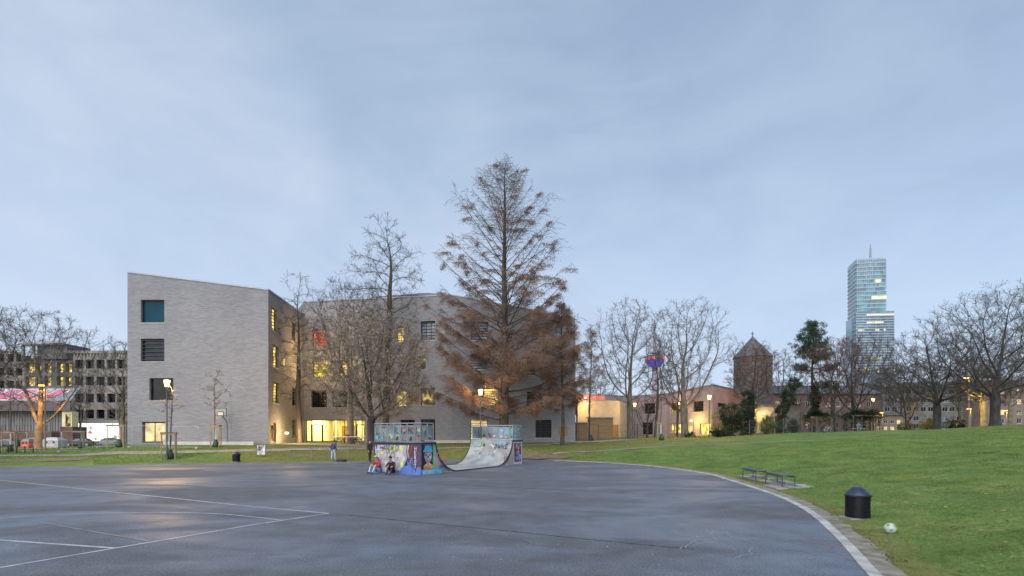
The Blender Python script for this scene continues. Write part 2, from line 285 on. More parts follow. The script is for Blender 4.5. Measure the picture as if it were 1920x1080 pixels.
# ------------------------------------------------------------------ helpers
def mesh_np(name, V, faces, mats, mi=None, smooth=False, uv=None):
    """faces: list of tuples or (n,k) array"""
    me = bpy.data.meshes.new(name)
    V = np.asarray(V, dtype=np.float32).reshape(-1, 3)
    if isinstance(faces, np.ndarray):
        n, k = faces.shape
        me.vertices.add(len(V)); me.vertices.foreach_set('co', V.ravel())
        me.loops.add(n*k); me.loops.foreach_set('vertex_index', faces.astype(np.int32).ravel())
        me.polygons.add(n); me.polygons.foreach_set('loop_start', np.arange(0, n*k, k, dtype=np.int32)); 
        me.update(calc_edges=True)
    else:
        me.from_pydata([tuple(map(float, v)) for v in V], [], faces)
    for m in (mats if isinstance(mats, (list, tuple)) else [mats]): me.materials.append(M[m] if isinstance(m, str) else m)
    if mi is not None: me.polygons.foreach_set('material_index', np.asarray(mi, dtype=np.int32))
    me.polygons.foreach_set('use_smooth', np.full(len(me.polygons), smooth))
    if uv is not None:
        l = me.uv_layers.new(name='UV'); vi = np.empty(len(me.loops), dtype=np.int32); me.loops.foreach_get('vertex_index', vi)
        l.data.foreach_set('uv', np.asarray(uv, dtype=np.float32)[vi].ravel())
    me.update()
    return me
class MB:
    """collects geometry for one mesh, with several materials"""
    def __init__(s): s.v = []; s.f = []; s.mi = []; s.m = []; s.sm = False
    def mid(s, m):
        if m not in s.m: s.m.append(m)
        return s.m.index(m)
    def add(s, vs, fs, m):
        o = len(s.v); s.v += [tuple(v) for v in vs]; k = s.mid(m)
        for f in fs: s.f.append(tuple(i+o for i in f)); s.mi.append(k)
    def box(s, c, h, m, ux=(1, 0, 0), uy=(0, 1, 0), uz=(0, 0, 1)):
        """centre c, half sizes h, along given axes"""
        c = Vector(c); ux = Vector(ux)*h[0]; uy = Vector(uy)*h[1]; uz = Vector(uz)*h[2]
        vs = [c+a*ux+b*uy+d*uz for d in (-1, 1) for b in (-1, 1) for a in (-1, 1)]
        s.add(vs, [(0, 2, 3, 1), (4, 5, 7, 6), (0, 1, 5, 4), (2, 6, 7, 3), (0, 4, 6, 2), (1, 3, 7, 5)], m)
    def bx(s, x0, x1, y0, y1, z0, z1, m): s.box(((x0+x1)/2, (y0+y1)/2, (z0+z1)/2), (abs(x1-x0)/2, abs(y1-y0)/2, abs(z1-z0)/2), m)
    def tube(s, pts, r, m, k=8, cap=True):
        pts = [Vector(p) for p in pts]; n = len(pts); rs = r if isinstance(r, (list, tuple)) else [r]*n
        vs = []
        for i, p in enumerate(pts):
            t = (pts[min(i+1, n-1)]-pts[max(i-1, 0)]).normalized()
            ref = Vector((0, 0, 1)) if abs(t.z) < 0.9 else Vector((1, 0, 0))
            a = t.cross(ref).normalized(); b = t.cross(a)
            for j in range(k):
                q = 2*math.pi*j/k; vs.append(p+(a*math.cos(q)+b*math.sin(q))*rs[i])
        fs = [(i*k+j, i*k+(j+1) % k, (i+1)*k+(j+1) % k, (i+1)*k+j) for i in range(n-1) for j in range(k)]
        if cap: fs += [tuple(range(k)), tuple(reversed(range((n-1)*k, n*k)))]
        s.add(vs, fs, m)
    def lathe(s, prof, m, c=(0, 0, 0), k=20):
        c = Vector(c); vs = []; n = len(prof)
        for r, z in prof:
            for j in range(k):
                q = 2*math.pi*j/k; vs.append(c+Vector((r*math.cos(q), r*math.sin(q), z)))
        fs = [(i*k+j, i*k+(j+1) % k, (i+1)*k+(j+1) % k, (i+1)*k+j) for i in range(n-1) for j in range(k)]
        fs += [tuple(reversed(range(k))), tuple(range((n-1)*k, n*k))]
        s.add(vs, fs, m)
    def prism(s, poly, z0, z1, m):
        n = len(poly)
        zz0 = z0 if isinstance(z0, (list, tuple)) else [z0]*n; zz1 = z1 if isinstance(z1, (list, tuple)) else [z1]*n
        vs = [(p[0], p[1], zz0[i]) for i, p in enumerate(poly)]+[(p[0], p[1], zz1[i]) for i, p in enumerate(poly)]
        fs = [(i, (i+1) % n, n+(i+1) % n, n+i) for i in range(n)]+[tuple(reversed(range(n))), tuple(range(n, 2*n))]
        s.add(vs, fs, m)
    def build(s, name, parent=None, smooth=False, loc=None):
        me = mesh_np(name, s.v, s.f, s.m, s.mi, smooth)
        return link(name, me, parent, loc)
def link(name, me, parent=None, loc=None):
    o = bpy.data.objects.new(name, me); C.objects.link(o)
    if parent is not None: o.parent = parent
    if loc is not None: o.location = loc
    return o
def tag(o, label=None, cat=None, group=None, kind=None):
    if label: o['label'] = label
    if cat: o['category'] = cat
    if group: o['group'] = group
    if kind: o['kind'] = kind
    return o
def empty(name, loc, label=None, cat=None, group=None, rz=0.0):
    o = bpy.data.objects.new(name, None); C.objects.link(o); o.location = loc; o.rotation_euler = (0, 0, rz); o.empty_display_size = 0.3
    return tag(o, label, cat, group)
KIDS = {}
def copy_tree(o, parent=None):
    c = o.copy(); C.objects.link(c)
    if parent is not None: c.parent = parent
    for ch in list(o.children): copy_tree(ch, c)
    return c
def smooth_by(o, ang=40):
    me = o.data
    me.polygons.foreach_set('use_smooth', np.ones(len(me.polygons), dtype=bool))
    me.set_sharp_from_angle(angle=R(ang))
    return o

# ------------------------------------------------------------------ terrain
def court_pt(px, py):
    Y = EYE*F/(py-HZ); return ((px-CX)/F*Y, Y)
EDGE = [court_pt(*p) for p in [(0, 876), (185, 873.5), (320, 868.5), (500, 867.5), (690, 865), (860, 862), (980, 861.5), (1080, 865), (1200, 872.5), (1310, 886), (1360, 899), (1445, 927), (1506, 956), (1564, 1006), (1628, 1080)]]
def catmull(P, n=8):
    out = []
    for i in range(len(P)-1):
        p0, p1, p2, p3 = P[max(i-1, 0)], P[i], P[i+1], P[min(i+2, len(P)-1)]
        for k in range(n):
            t = k/n
            out.append(tuple(0.5*(2*b+(c-a)*t+(2*a-5*b+4*c-d)*t*t+(3*b-a-3*c+d)*t**3) for a, b, c, d in zip(p0, p1, p2, p3)))
    out.append(tuple(P[-1])); return out
KC = EDGE[6:]+[(4.5, 5.2), (2.6, 1.5), (0, -3.0), (-4, -8)]
KCURVE = catmull(KC, 8)
COURT = [(-75, 22), (-55, 28.5)]+EDGE[:6]+KCURVE+[(-20, -16), (-75, -16)]
POLY = np.array(COURT)
def court_dist(x, y):
    """signed distance to the court outline, positive outside"""
    x = np.atleast_1d(np.asarray(x, float)); y = np.atleast_1d(np.asarray(y, float))
    A = POLY; B = np.roll(POLY, -1, 0); best = np.full(x.shape, 1e9); inside = np.zeros(x.shape, bool)
    for (ax, ay), (bx, by) in zip(A, B):
        dx, dy = bx-ax, by-ay; t = np.clip(((x-ax)*dx+(y-ay)*dy)/(dx*dx+dy*dy), 0, 1)
        best = np.minimum(best, np.hypot(x-ax-t*dx, y-ay-t*dy))
        c = ((ay > y) != (by > y)) & (x < (bx-ax)*(y-ay)/((by-ay) if by != ay else 1e-9)+ax); inside ^= c
    return np.where(inside, -best, best)
COLS = [(-500, [(30, 0), (45, .2), (60, .2), (75, .05), (100, -.3), (300, -.3)]),
        (0, [(34, 0), (45, .25), (57, .35), (72, .05), (100, -.3), (300, -.3)]),
        (130, [(34, 0), (42, .3), (56, .45), (72, .05), (100, -.3), (300, -.3)]),
        (239, [(36, 0), (42, .45), (48, 1.0), (56, 1.1), (75, .4), (100, -.2), (300, -.2)]),
        (503, [(39, 0), (44, .55), (51, 1.12), (70, 1.15), (100, 1.2), (300, 1.2)]),
        (850, [(42, 0), (48, .5), (60, 1.08), (100, 1.3), (300, 1.3)]),
        (1080, [(41, 0), (50, .6), (62, 1.1), (90, 1.6), (150, 1.6), (300, 1.6)]),
        (1300, [(30, 0), (40, .55), (60, 1.55), (85, 1.75), (150, 1.8), (300, 1.8)]),
        (1500, [(16, 0), (30, .75), (60, 2.1), (75, 2.3), (150, 2.3), (300, 2.3)]),
        (1700, [(8, 0), (20, .55), (45, 2.1), (60, 2.58), (90, 2.6), (150, 2.4), (300, 2.4)]),
        (1920, [(5, 0), (20, .95), (45, 2.95), (60, 3.2), (90, 3.0), (150, 2.4), (300, 2.4)]),
        (2600, [(3, 0), (20, 1.5), (45, 3.3), (60, 3.5), (90, 3.2), (150, 2.4), (300, 2.4)])]
CU = np.array([(c[0]-CX)/F for c in COLS])
def ground_z(x, y):
    sc = np.isscalar(x); x = np.atleast_1d(np.asarray(x, float)); y = np.atleast_1d(np.asarray(y, float))
    Y = np.maximum(y, 2.0); u = np.clip(x/Y, CU[0], CU[-1]-1e-6)
    Z = np.stack([np.interp(Y, [p[0] for p in c[1]], [p[1] for p in c[1]]) for c in COLS])
    i = np.clip(np.searchsorted(CU, u, side='right')-1, 0, len(CU)-2)
    t = (u-CU[i])/(CU[i+1]-CU[i]); t = t*t*(3-2*t); k = np.arange(len(x))
    z = Z[i, k]*(1-t)+Z[i+1, k]*t
    z = z*np.clip((y+4)/8, 0, 1)
    d = court_dist(x, y); s = np.clip(d/4.5, 0, 1); s = s*s*(3-2*s)
    z = np.where(d > 0, 0.012+z*s, np.where(d > -0.25, 0.012-0.06*np.clip(-d/0.25, 0, 1), -0.048))
    return float(z[0]) if sc else z
def gp(px, py, y0=5.0, y1=140.0):
    """ground point seen at a pixel"""
    Y = np.arange(y0, y1, 0.05); X = (px-CX)/F*Y; Z = ground_z(X, Y); yy = HZ+(EYE-Z)/Y*F
    k = np.argmax(yy <= py) if (yy <= py).any() else len(Y)-1
    return Vector((X[k], Y[k], Z[k]))
def gy(px, Y):
    X = (px-CX)/F*Y; return Vector((X, Y, ground_z(X, Y)))
def zat(py, Y): return EYE-(py-HZ)/F*Y
def pt(px, py, Y): return Vector(((px-CX)/F*Y, Y, zat(py, Y)))
# ------------------------------------------------------------------ ground sheet
def offset_poly(P, d):
    n = len(P); out = []
    for i in range(n):
        a, b, c = Vector(P[i-1]), Vector(P[i]), Vector(P[(i+1) % n])
        t = ((b-a).normalized()+(c-b).normalized())
        t = t.normalized() if t.length > 1e-6 else (c-b).normalized()
        out.append((b.x+t.y*d, b.y-t.x*d))
    return out
def area2(P): return sum(P[i-1][0]*P[i][1]-P[i][0]*P[i-1][1] for i in range(len(P)))
SGN = 1 if area2(COURT) > 0 else -1
def cuts(a, b, s): return list(np.arange(a, b, s))
def worn(x, y): return np.sin(x*.9+1.7*np.sin(y*.31))*np.sin(y*.62+1.3*np.sin(x*.43))+.55*np.sin(x*2.3+y*1.4)*np.sin(y*1.9-x*1.1)+.35*np.sin(x*5.2-y*2.1)*np.sin(y*4.6+x*1.7)
def make_ground():
    xs = [-2500, -1200, -600, -320, -200, -140, -110]+cuts(-90, 2, 0.8)+cuts(2, 16, 0.25)+cuts(16, 80, 0.8)+[80, 100, 140, 200, 320, 600, 1200, 2500]
    ys = [-900, -400, -150, -60, -30]+cuts(-18, 4, 1.0)+cuts(4, 42, 0.3)+cuts(42, 105, 0.8)+[105, 112, 120, 135, 150, 180, 220, 280, 400, 700, 1300, 3000]
    X, Y = np.meshgrid(xs, ys); x = X.ravel(); y = Y.ravel(); z = np.empty_like(x)
    d = court_dist(x, y)
    z = ground_z(x, y)
    near = (d < 0.45); z = np.where(near, -0.06, z)
    nx, ny = len(xs), len(ys); i = np.arange(nx*ny).reshape(ny, nx)
    q = np.stack([i[:-1, :-1], i[:-1, 1:], i[1:, 1:], i[1:, :-1]], -1).reshape(-1, 4)
    # a little unevenness of the lawn
    z = z+np.where((d > 3) & (y < 110) & (np.abs(x) < 90), 0.02*np.sin(x*1.3+0.7*y)*np.sin(0.9*y-0.4*x), 0)
    me = mesh_np('ground', np.stack([x, y, z], 1), q, 'grass_ground', smooth=True)
    u = CX+F*x/np.maximum(y, 3)
    dry = np.clip((u-380)/120, 0, 1)*np.clip((1130-u)/120, 0, 1)*np.clip((y-36)/3, 0, 1)*0.85
    dry = np.maximum(dry, 0.55*np.clip((u-1000)/80, 0, 1)*np.clip((1420-u)/200, 0, 1)*np.clip((y-46)/6, 0, 1))
    dry = np.maximum(dry, 0.95*np.clip((1.5-d)/0.7, 0, 1)*(y < 36))
    dry = np.maximum(dry, .8*np.clip((worn(x, y)-1.05)/.5, 0, 1)*(d > 1)*(y < 60))
    a = me.attributes.new('dry', 'FLOAT', 'POINT'); a.data.foreach_set('value', dry.astype(np.float32))
    tag(link('ground', me), 'green park lawn rising to a low hill on the right', kind='structure')
make_ground()
# court
P2 = offset_poly(COURT, 0.32*SGN)
court = link('court', mesh_np('court', [(p[0], p[1], 0.0) for p in P2], [tuple(range(len(P2))) if SGN > 0 else tuple(reversed(range(len(P2))))], 'asphalt'))
tag(court, 'damp dark asphalt play court with faded white lines', kind='structure')
def ribbon(name, pts, w, m, z=0.004, parent=None, drape=None, jit=0.0, sub=None, rng=random.Random(5)):
    """flat strip along ground points [(x, y)]; drape = height above the terrain"""
    P = [Vector((p[0], p[1])) for p in pts]
    if sub:
        Q = []
        for a, b in zip(P[:-1], P[1:]):
            n = max(1, int((b-a).length/sub)); Q += [a.lerp(b, k/n) for k in range(n)]
        P = Q+[P[-1]]
    V = []; n = len(P)
    for i, p in enumerate(P):
        t = (P[min(i+1, n-1)]-P[max(i-1, 0)]).normalized(); nr = Vector((-t.y, t.x)); ww = w[i*len(w)//n] if isinstance(w, list) else w
        for s in (-1, -0.34, 0.34, 1) if drape is not None else (-1, 1):
            q = p+nr*s*(ww/2)*(1+jit*rng.uniform(-1, 1)); V.append((q.x, q.y, z if drape is None else max(ground_z(q.x, q.y), 0.0)+drape))
    k = 4 if drape is not None else 2
    f = [(i*k+j+1, i*k+j, (i+1)*k+j, (i+1)*k+j+1) for i in range(n-1) for j in range(k-1)]
    return link(name, mesh_np(name, V, f, m), parent)
def cl(*px): return [court_pt(*p) for p in px]
ribbon('painted_line', cl((-60, 894.5), (0, 900.5), (475, 950), (616, 962.7)), 0.075, 'line_paint', parent=court)
ribbon('painted_line', cl((616, 962.7), (475, 984), (0, 1064.5), (-60, 1075)), 0.075, 'line_paint', 0.0045, parent=court)
ribbon('painted_line', catmull(cl((-60, 977), (0, 972), (100, 966), (200, 962), (300, 961), (400, 963), (480, 970), (527, 975.5)), 8), 0.055, 'line_paint', 0.005, parent=court)
ribbon('painted_line', cl((-60, 1008), (0, 1013), (215, 1028)), 0.085, 'line_paint', 0.0055, parent=court)
ribbon('painted_line', cl((0, 925), (140, 914)), 0.06, 'line_faint', 0.006, parent=court)
ribbon('painted_line', cl((75, 980), (280, 1015)), 0.06, 'line_faint', 0.0065, parent=court)
ribbon('seam', catmull(cl((240, 884), (347, 882), (475, 889.5), (635, 897.5), (790, 906.5), (955, 914), (1110, 921.5), (1250, 929)), 10), 0.06, 'seam', 0.003, court, jit=0.8)
ribbon('seam', catmull(cl((655, 966), (780, 979), (955, 996), (1060, 1007), (1160, 1017), (1300, 1030)), 14), 0.05, 'seam', 0.003, court, jit=0.9)
rg = random.Random(3)
for px, py, dx, dy, n in ((820, 1010, 1, .25, 13), (1120, 960, 1, -.1, 9), (300, 940, 1, .1, 10), (1010, 935, 1, .05, 12)):
    q = Vector(court_pt(px, py)); L = [tuple(q)]; d = Vector((dx, -dy)).normalized()
    for k in range(n): q = q+Vector((d.x+rg.gauss(0, .5), d.y+rg.gauss(0, .5)))*.22; L.append(tuple(q))
    ribbon('crack', L, 0.009, 'seam', 0.0034, court, jit=0.7)
def scribble(name, box, n, m, z):
    mb = MB()
    for k in range(n):
        x, y = rg.uniform(box[0], box[2]), rg.uniform(box[1], box[3]); a = rg.uniform(0, 6.28); L = []
        for j in range(12):
            L.append((x, y)); a += rg.uniform(-0.9, 0.9); x += math.cos(a)*0.11; y += math.sin(a)*0.13
        P = [Vector(p) for p in L]
        for i in range(len(P)-1):
            t = (P[i+1]-P[i]).normalized(); q = Vector((-t.y, t.x))*0.0065
            mb.add([(*(P[i]+q), z+k*2e-5), (*(P[i]-q), z+k*2e-5), (*(P[i+1]-q), z+k*2e-5), (*(P[i+1]+q), z+k*2e-5)], [(0, 1, 2, 3)], m)
    mb.build(name, court)
a_, b_ = court_pt(1340, 1028), court_pt(1428, 1004)
scribble('chalk_drawing', (a_[0], a_[1], b_[0]-0.3, b_[1]), 10, 'chalk', 0.004)
a_, b_ = court_pt(1372, 1000), court_pt(1430, 990)
scribble('chalk_drawing', (a_[0], a_[1], b_[0], b_[1]), 3, 'chalk', 0.0045)
a_, b_ = court_pt(1515, 1052), court_pt(1540, 1012)
scribble('chalk_drawing', (a_[0], a_[1], b_[0], b_[1]), 9, 'chalk_pink', 0.004)
# kerb of pale flat stones, one by one, and the gravel strip behind it
kerb = empty('kerb', (0, 0, 0)); tag(kerb, 'curved row of pale kerb stones round the asphalt court', kind='structure')
def arc_len(P):
    s = [0]
    for a, b in zip(P[:-1], P[1:]): s.append(s[-1]+math.dist(a, b))
    return np.array(s)
KS = arc_len(KCURVE); KX = np.array([p[0] for p in KCURVE]); KY = np.array([p[1] for p in KCURVE])
def kat(s, off):
    def q(s): return np.array([np.interp(s, KS, KX), np.interp(s, KS, KY)])
    t = q(s+0.2)-q(s-0.2); t /= np.hypot(*t); return q(s)+np.array([-t[1], t[0]])*off
s_ = 3.0; k_ = 0
while s_ < KS[-1]-1:
    L_ = 1.0; mb = MB(); hz = 0.022+rg.uniform(-.003, .003)
    c4 = [kat(s_+0.008, -0.0), kat(s_+L_-0.008, 0.0), kat(s_+L_-0.008, 0.21), kat(s_+0.008, 0.21)]
    mb.prism([tuple(c) for c in c4], -0.05, hz, 'kerb_stone')
    ins = [c*0.985+sum(c4)/4*0.015 for c in c4]
    mb.build('kerb_stone', kerb); s_ += L_; k_ += 1
V = []; ss = np.arange(3.0, KS[-1]-1, 0.2)
for s in ss:
    for off in (0.208, 0.30, 0.42, 0.58+.02*math.sin(s*1.7)+.02*math.sin(s*4.1)+rg.uniform(-.03, .03)):
        p = kat(s, off); V.append((p[0], p[1], max(0.012, ground_z(p[0], p[1])+0.014)))
f = [(i*4+j, i*4+j+1, i*4+5+j, i*4+4+j) for i in range(len(ss)-1) for j in range(3)]
tag(link('gravel_strip', mesh_np('gravel_strip', V, f, 'gravel_strip')), 'grey gritty strip between the kerb and the lawn', kind='structure')
# paths and bare earth
gpl = lambda *px: [tuple(gp(*p, y0=30))[:2] for p in px]
tag(ribbon('path', catmull(gpl((-200, 856), (0, 854.5), (185, 851.5), (300, 849), (440, 845.5), (560, 843), (690, 841), (870, 839.5), (980, 835), (1060, 832)), 6), 1.9, 'path_gravel', drape=0.03, sub=0.8, jit=0.08), 'pale gravel path between the court and the school', kind='structure')
tag(ribbon('terrace', [(x, y) for x, y in (tuple(gy(1062, 63)[:2]), tuple(gy(1110, 63.5)[:2]), tuple(gy(1180, 66)[:2]))], 3.6, 'paving', drape=0.035, sub=0.8), 'light paving beside the staked tree', kind='structure')
tag(ribbon('worn_track', catmull(gpl((985, 858), (1030, 853), (1080, 848), (1200, 840.5), (1300, 835.5), (1440, 829.5), (1530, 826)), 6), 0.55, 'path_gravel', drape=0.035, sub=0.8, jit=0.3), 'narrow worn track crossing the lawn uphill', kind='structure')
tag(ribbon('bare_earth', gpl((-150, 866), (0, 864), (90, 862.5), (165, 861)), [2.2, 2.9, 3.0, 2.8, 2.2], 'earth', drape=0.03, sub=0.7, jit=0.2), 'brown bare earth beside the asphalt on the left', kind='structure')
tag(ribbon('bare_earth', gpl((930, 856), (985, 857), (1035, 857), (1075, 858)), [1.0, 2.6, 3.0, 2.4, 0.8], 'earth', drape=0.045, sub=0.7, jit=0.25), 'trodden brown earth right of the skate ramp', kind='structure')
EN = [tuple(gy(*p)[:2]) for p in [(488, 50.5), (560, 49.5), (705, 50.5), (720, 63.3), (570, 65.7), (512, 52.5)]]
V = []; f = []; nn = 12
for i in range(nn+1):
    for j in range(nn+1):
        a, b = i/nn, j/nn
        lo = Vector(EN[0]).lerp(Vector(EN[2]), a); hi = Vector(EN[5]).lerp(Vector(EN[3]), a); p = lo.lerp(hi, b)
        V.append((p.x, p.y, ground_z(p.x, p.y)+0.05))
f = [(i*(nn+1)+j, (i+1)*(nn+1)+j, (i+1)*(nn+1)+j+1, i*(nn+1)+j+1) for i in range(nn) for j in range(nn)]
tag(link('forecourt', mesh_np('forecourt', V, f, 'path_gravel')), 'beige paved forecourt before the school entrance', kind='structure')
V = [(x, y, -0.255) for x, y in [(-130, 88), (-38, 88), (-34, 96), (-130, 97)]]
tag(link('road', mesh_np('road', V, [(0, 1, 2, 3)], 'asphalt')), 'asphalt street behind the lawn on the left', kind='structure')

# ------------------------------------------------------------------ facades with openings
class Facade:
    def __init__(s, A, B, z0, zA, zB):
        s.A, s.B = Vector(A), Vector(B); s.L = (s.B-s.A).length; s.t = (s.B-s.A)/s.L
        n = Vector((s.t.y, -s.t.x)); 
        if n.dot(s.A+s.B) > 0: n = -n
        s.n = n; s.z0, s.zA, s.zB = z0, zA, zB; s.w = []
    def sp(s, px):
        u = (px-CX)/F; # A + t*k on ray x = u*y
        k = (u*s.A.y-s.A.x)/(s.t.x-u*s.t.y); Y = s.A.y+s.t.y*k; return k, Y
    def open_px(s, x0, x1, y0, y1):
        k0, Y0 = s.sp(x0); k1, Y1 = s.sp(x1); Y = (Y0+Y1)/2
        w = (min(k0, k1), max(k0, k1), zat(y1, Y), zat(y0, Y)); s.w.append(w); return w
    def P(s, k, z, d=0.0):
        q = s.A+s.t*k+s.n*d; return Vector((q.x, q.y, z))
    def box(s, mb, k0, k1, z0, z1, d0, d1, m):
        c = s.P((k0+k1)/2, (z0+z1)/2, (d0+d1)/2)
        mb.box(c, (abs(k1-k0)/2, abs(d1-d0)/2, abs(z1-z0)/2), m, (s.t.x, s.t.y, 0), (s.n.x, s.n.y, 0))
    def wall(s, name, m, parent, depth=0.42, mrev=None):
        zf = min(s.zA, s.zB)-0.01; ks = sorted({0, s.L, *[w[0] for w in s.w], *[w[1] for w in s.w]}); ks = [k for k in ks if -1e-6 <= k <= s.L+1e-6]
        zs = sorted({s.z0, zf, *[w[2] for w in s.w if w[2] > s.z0], *[w[3] for w in s.w]})
        V = []; UV = []; Fc = []; mi = []
        def quad(ps, uvs, k=0):
            o = len(V); V.extend(tuple(p) for p in ps); UV.extend(uvs); Fc.append((o, o+1, o+2, o+3)); mi.append(k)
        for a, b in zip(ks[:-1], ks[1:]):
            for c, d in zip(zs[:-1], zs[1:]):
                ma, mz = (a+b)/2, (c+d)/2
                if any(w[0] < ma < w[1] and w[2] < mz < w[3] for w in s.w): continue
                quad([s.P(a, c), s.P(b, c), s.P(b, d), s.P(a, d)], [(a, c), (b, c), (b, d), (a, d)])
            ta = s.zA+(s.zB-s.zA)*a/s.L; tb = s.zA+(s.zB-s.zA)*b/s.L
            quad([s.P(a, zf), s.P(b, zf), s.P(b, tb), s.P(a, ta)], [(a, zf), (b, zf), (b, tb), (a, ta)])
        for (a, b, c, d) in s.w:
            for p, q in (((a, c), (a, d)), ((a, d), (b, d)), ((b, d), (b, c)), ((b, c), (a, c))):
                quad([s.P(*p), s.P(*q), s.P(*q, -depth), s.P(*p, -depth)], [(p[0], p[1]), (q[0], q[1]), (q[0]+.4, q[1]), (p[0]+.4, p[1])], 0 if mrev is None else 1)
        return link(name, mesh_np(name, V, Fc, [m] if mrev is None else [m, mrev], mi, uv=UV), parent)
    def window(s, parent, w, pane='pane_dark', bars=0, mull=(0.5,), d=0.34, frame='frame_dark', fw=0.07, sill='sill', label=None, barm='frame_dark', name='window', blind=0.0):
        a, b, c, e = w; mb = MB()
        s.box(mb, a+.005, a+fw, c+.005, e-.005, -d, -d+.1, frame); s.box(mb, b-fw, b-.005, c+.005, e-.005, -d, -d+.1, frame)
        s.box(mb, a+fw, b-fw, e-fw, e-.005, -d, -d+.1, frame); s.box(mb, a+fw, b-fw, c+.005, c+fw, -d, -d+.1, frame)
        for m_ in mull: k = a+(b-a)*m_; s.box(mb, k-.03, k+.03, c+fw, e-fw, -d+.003, -d+.09, frame)
        o = mb.build(name, parent)
        if label: o['label'] = label
        mb = MB(); s.box(mb, a+fw*.5, b-fw*.5, c+fw*.5, e-fw*.5, -d+.01, -d+.03, pane); mb.build('pane', o)
        if sill:
            mb = MB(); s.box(mb, a-.1, b+.1, c-.09, c+.004, -d+.1, .05, sill); mb.build('sill', o)
        if bars:
            me = None
            for i in range(bars):
                z = c+(e-c)*(i+0.6)/bars; mb = MB()
                s.box(mb, a+.01, b-.01, z-.028, z+.028, -.17, -.09, barm)
                mb.build('bar', o)
        return o
def coping(F_, parent, m='coping_metal', h=0.15, name='coping', out=0.06):
    mb = MB(); A = F_.P(0, F_.zA); B = F_.P(F_.L, F_.zB); d = (B-A); L = d.length; d.normalize(); n = Vector((F_.n.x, F_.n.y, 0)); up = n.cross(d); up = up if up.z > 0 else -up
    mb.box((A+B)/2+up*(h/2-0.06)-n*(0.2-out), (L/2+0.0, 0.2, h/2), m, d, n, up); return mb.build(name, parent)

# ------------------------------------------------------------------ the grey brick school
sch = empty('school_building', (-15, 56, 1.1), 'large grey brick school with square lit windows and slanted roofline', 'building')
def child_fix(o, root): pass
class Off:  # parents keep world coordinates: parent inverse is left identity, so roots with offsets hold children in local space
    pass
sch.location = (0, 0, 0)
def cpt(px, Y): return ((px-CX)/F*Y, Y)
pA, pB, pC, pD, pE = cpt(239, 51.6), cpt(503, 51.6), cpt(570, 66), cpt(848, 62), cpt(1079, 62)
zT = [zat(510, 51.6), zat(543, 51.6), 17.4, zat(566, 66), zat(553, 62), zat(597, 62)]
f1 = Facade(pA, pB, 0.3, zT[0], zT[1]); f2 = Facade(pB, pC, 0.6, zT[1], zT[2]); f3 = Facade(pC, pD, 0.6, zT[3], zT[4]); f4 = Facade(pD, pE, 0.6, zT[4], zT[5])
W1 = [f1.open_px(*q) for q in [(264, 308, 562, 605), (264, 308, 635, 678), (280, 325, 709, 751), (266, 310, 791, 830)]]
W2 = [f2.open_px(*q) for q in [(508.5, 519.5, 577.5, 620), (511, 522.5, 648, 689), (511.5, 523, 717, 756), (507, 518, 793.5, 829.5), (547, 554, 605, 640), (548, 556, 727, 761), (548, 555.5, 787, 822), (531.5, 537, 672, 687)]]
W3 = [f3.open_px(*q) for q in [(585, 613, 618, 650), (586, 615, 676, 706), (583, 613, 732, 764), (623, 658, 732, 764), (636, 661, 676, 706), (634, 648, 628, 641), (744, 757, 612, 641), (789, 816, 602, 638), (776, 798, 668, 693), (741, 762, 733, 762), (789, 816, 727, 760), (751, 778, 787, 828), (789, 816, 786, 828), (572, 684, 787, 829)]]
W4 = [f4.open_px(*q) for q in [(883, 915, 603, 638), (882, 914, 664, 698), (907, 934, 727, 759.5), (882, 914, 786, 828), (1003, 1020, 613, 638), (989, 1004, 690, 703), (988, 1016, 734, 762), (1004, 1034, 787, 821)]]
for f_ in (f1, f2, f3, f4): f_.wall('wall', 'brick_warm' if f_ is f2 else 'brick_grey', sch)  # side wing gets a warmer brick copy, lamplight put into its colour
for f_ in (f1, f2, f3, f4): coping(f_, sch)
# roof and rear walls
mb = MB()
rear = [cpt(1079, 62), (9.5, 92), (-45, 92), (-43.5, 60), cpt(239, 51.6)]
for a, b, za, zb in zip(rear[:-1], rear[1:], [zT[5], 15, 15, 17], [15, 15, 17, zT[0]]):
    mb.add([(*a, 0), (*b, 0), (*b, zb), (*a, za)], [(0, 1, 2, 3)], 'concrete_dark')
mb.build('rear_wall', sch)
mb = MB()
mb.add([(*pA, zT[0]-.3), (*pB, zT[1]-.3), (*pC, 16.6), (-45, 92, 14.6), (-43.5, 60, 16.6)], [(0, 1, 2, 3, 4)], 'concrete_dark')
mb.add([(*pC, zT[3]-.3), (*pD, zT[4]-.3), (*pE, zT[5]-.3), (9.5, 92, 14.7), (-45, 92, 14.7)], [(0, 1, 2, 3, 4)], 'concrete_dark')
mb.add([(*pC, 16.5), (*pC, zT[3]-.02), (-45, 92, 17), (-45, 92, 14.6)], [(0, 1, 2, 3)], 'brick_grey')
mb.build('roof', sch)
# raised set-back on the roof
mb = MB(); a, b, c = cpt(700, 64.4), cpt(800, 63), cpt(848, 62.3)
mb.prism([a, b, c, (c[0]+2, 75), (a[0], 76)], 18.0, [zat(556.5, 64.4), zat(549, 63), zat(552.5, 62.3), 19.5, 19.5], 'brick_grey'); mb.build('roof_block', sch)
f1.window(sch, W1[0], 'pane_blue', 0, (), label='plain teal top window')
f1.window(sch, W1[1], 'pane_teal', 6, (), label='dark teal barred window with a red glow')
f1.window(sch, W1[2], 'pane_dark', 0, (), label='dark open window behind the lantern')
f1.window(sch, W1[3], 'pane_warm', 0, (0.48,), sill=None, name='glazed_door', fw=0.12, label='warm lit glazed door')
for w in W2[:3]: f2.window(sch, w, 'pane_lit', 7, (0.5,), label='narrow barred window lit yellow')
f2.window(sch, W2[3], 'pane_dim', 0, (0.6,), sill=None, name='door', frame='frame_wood', fw=0.16)
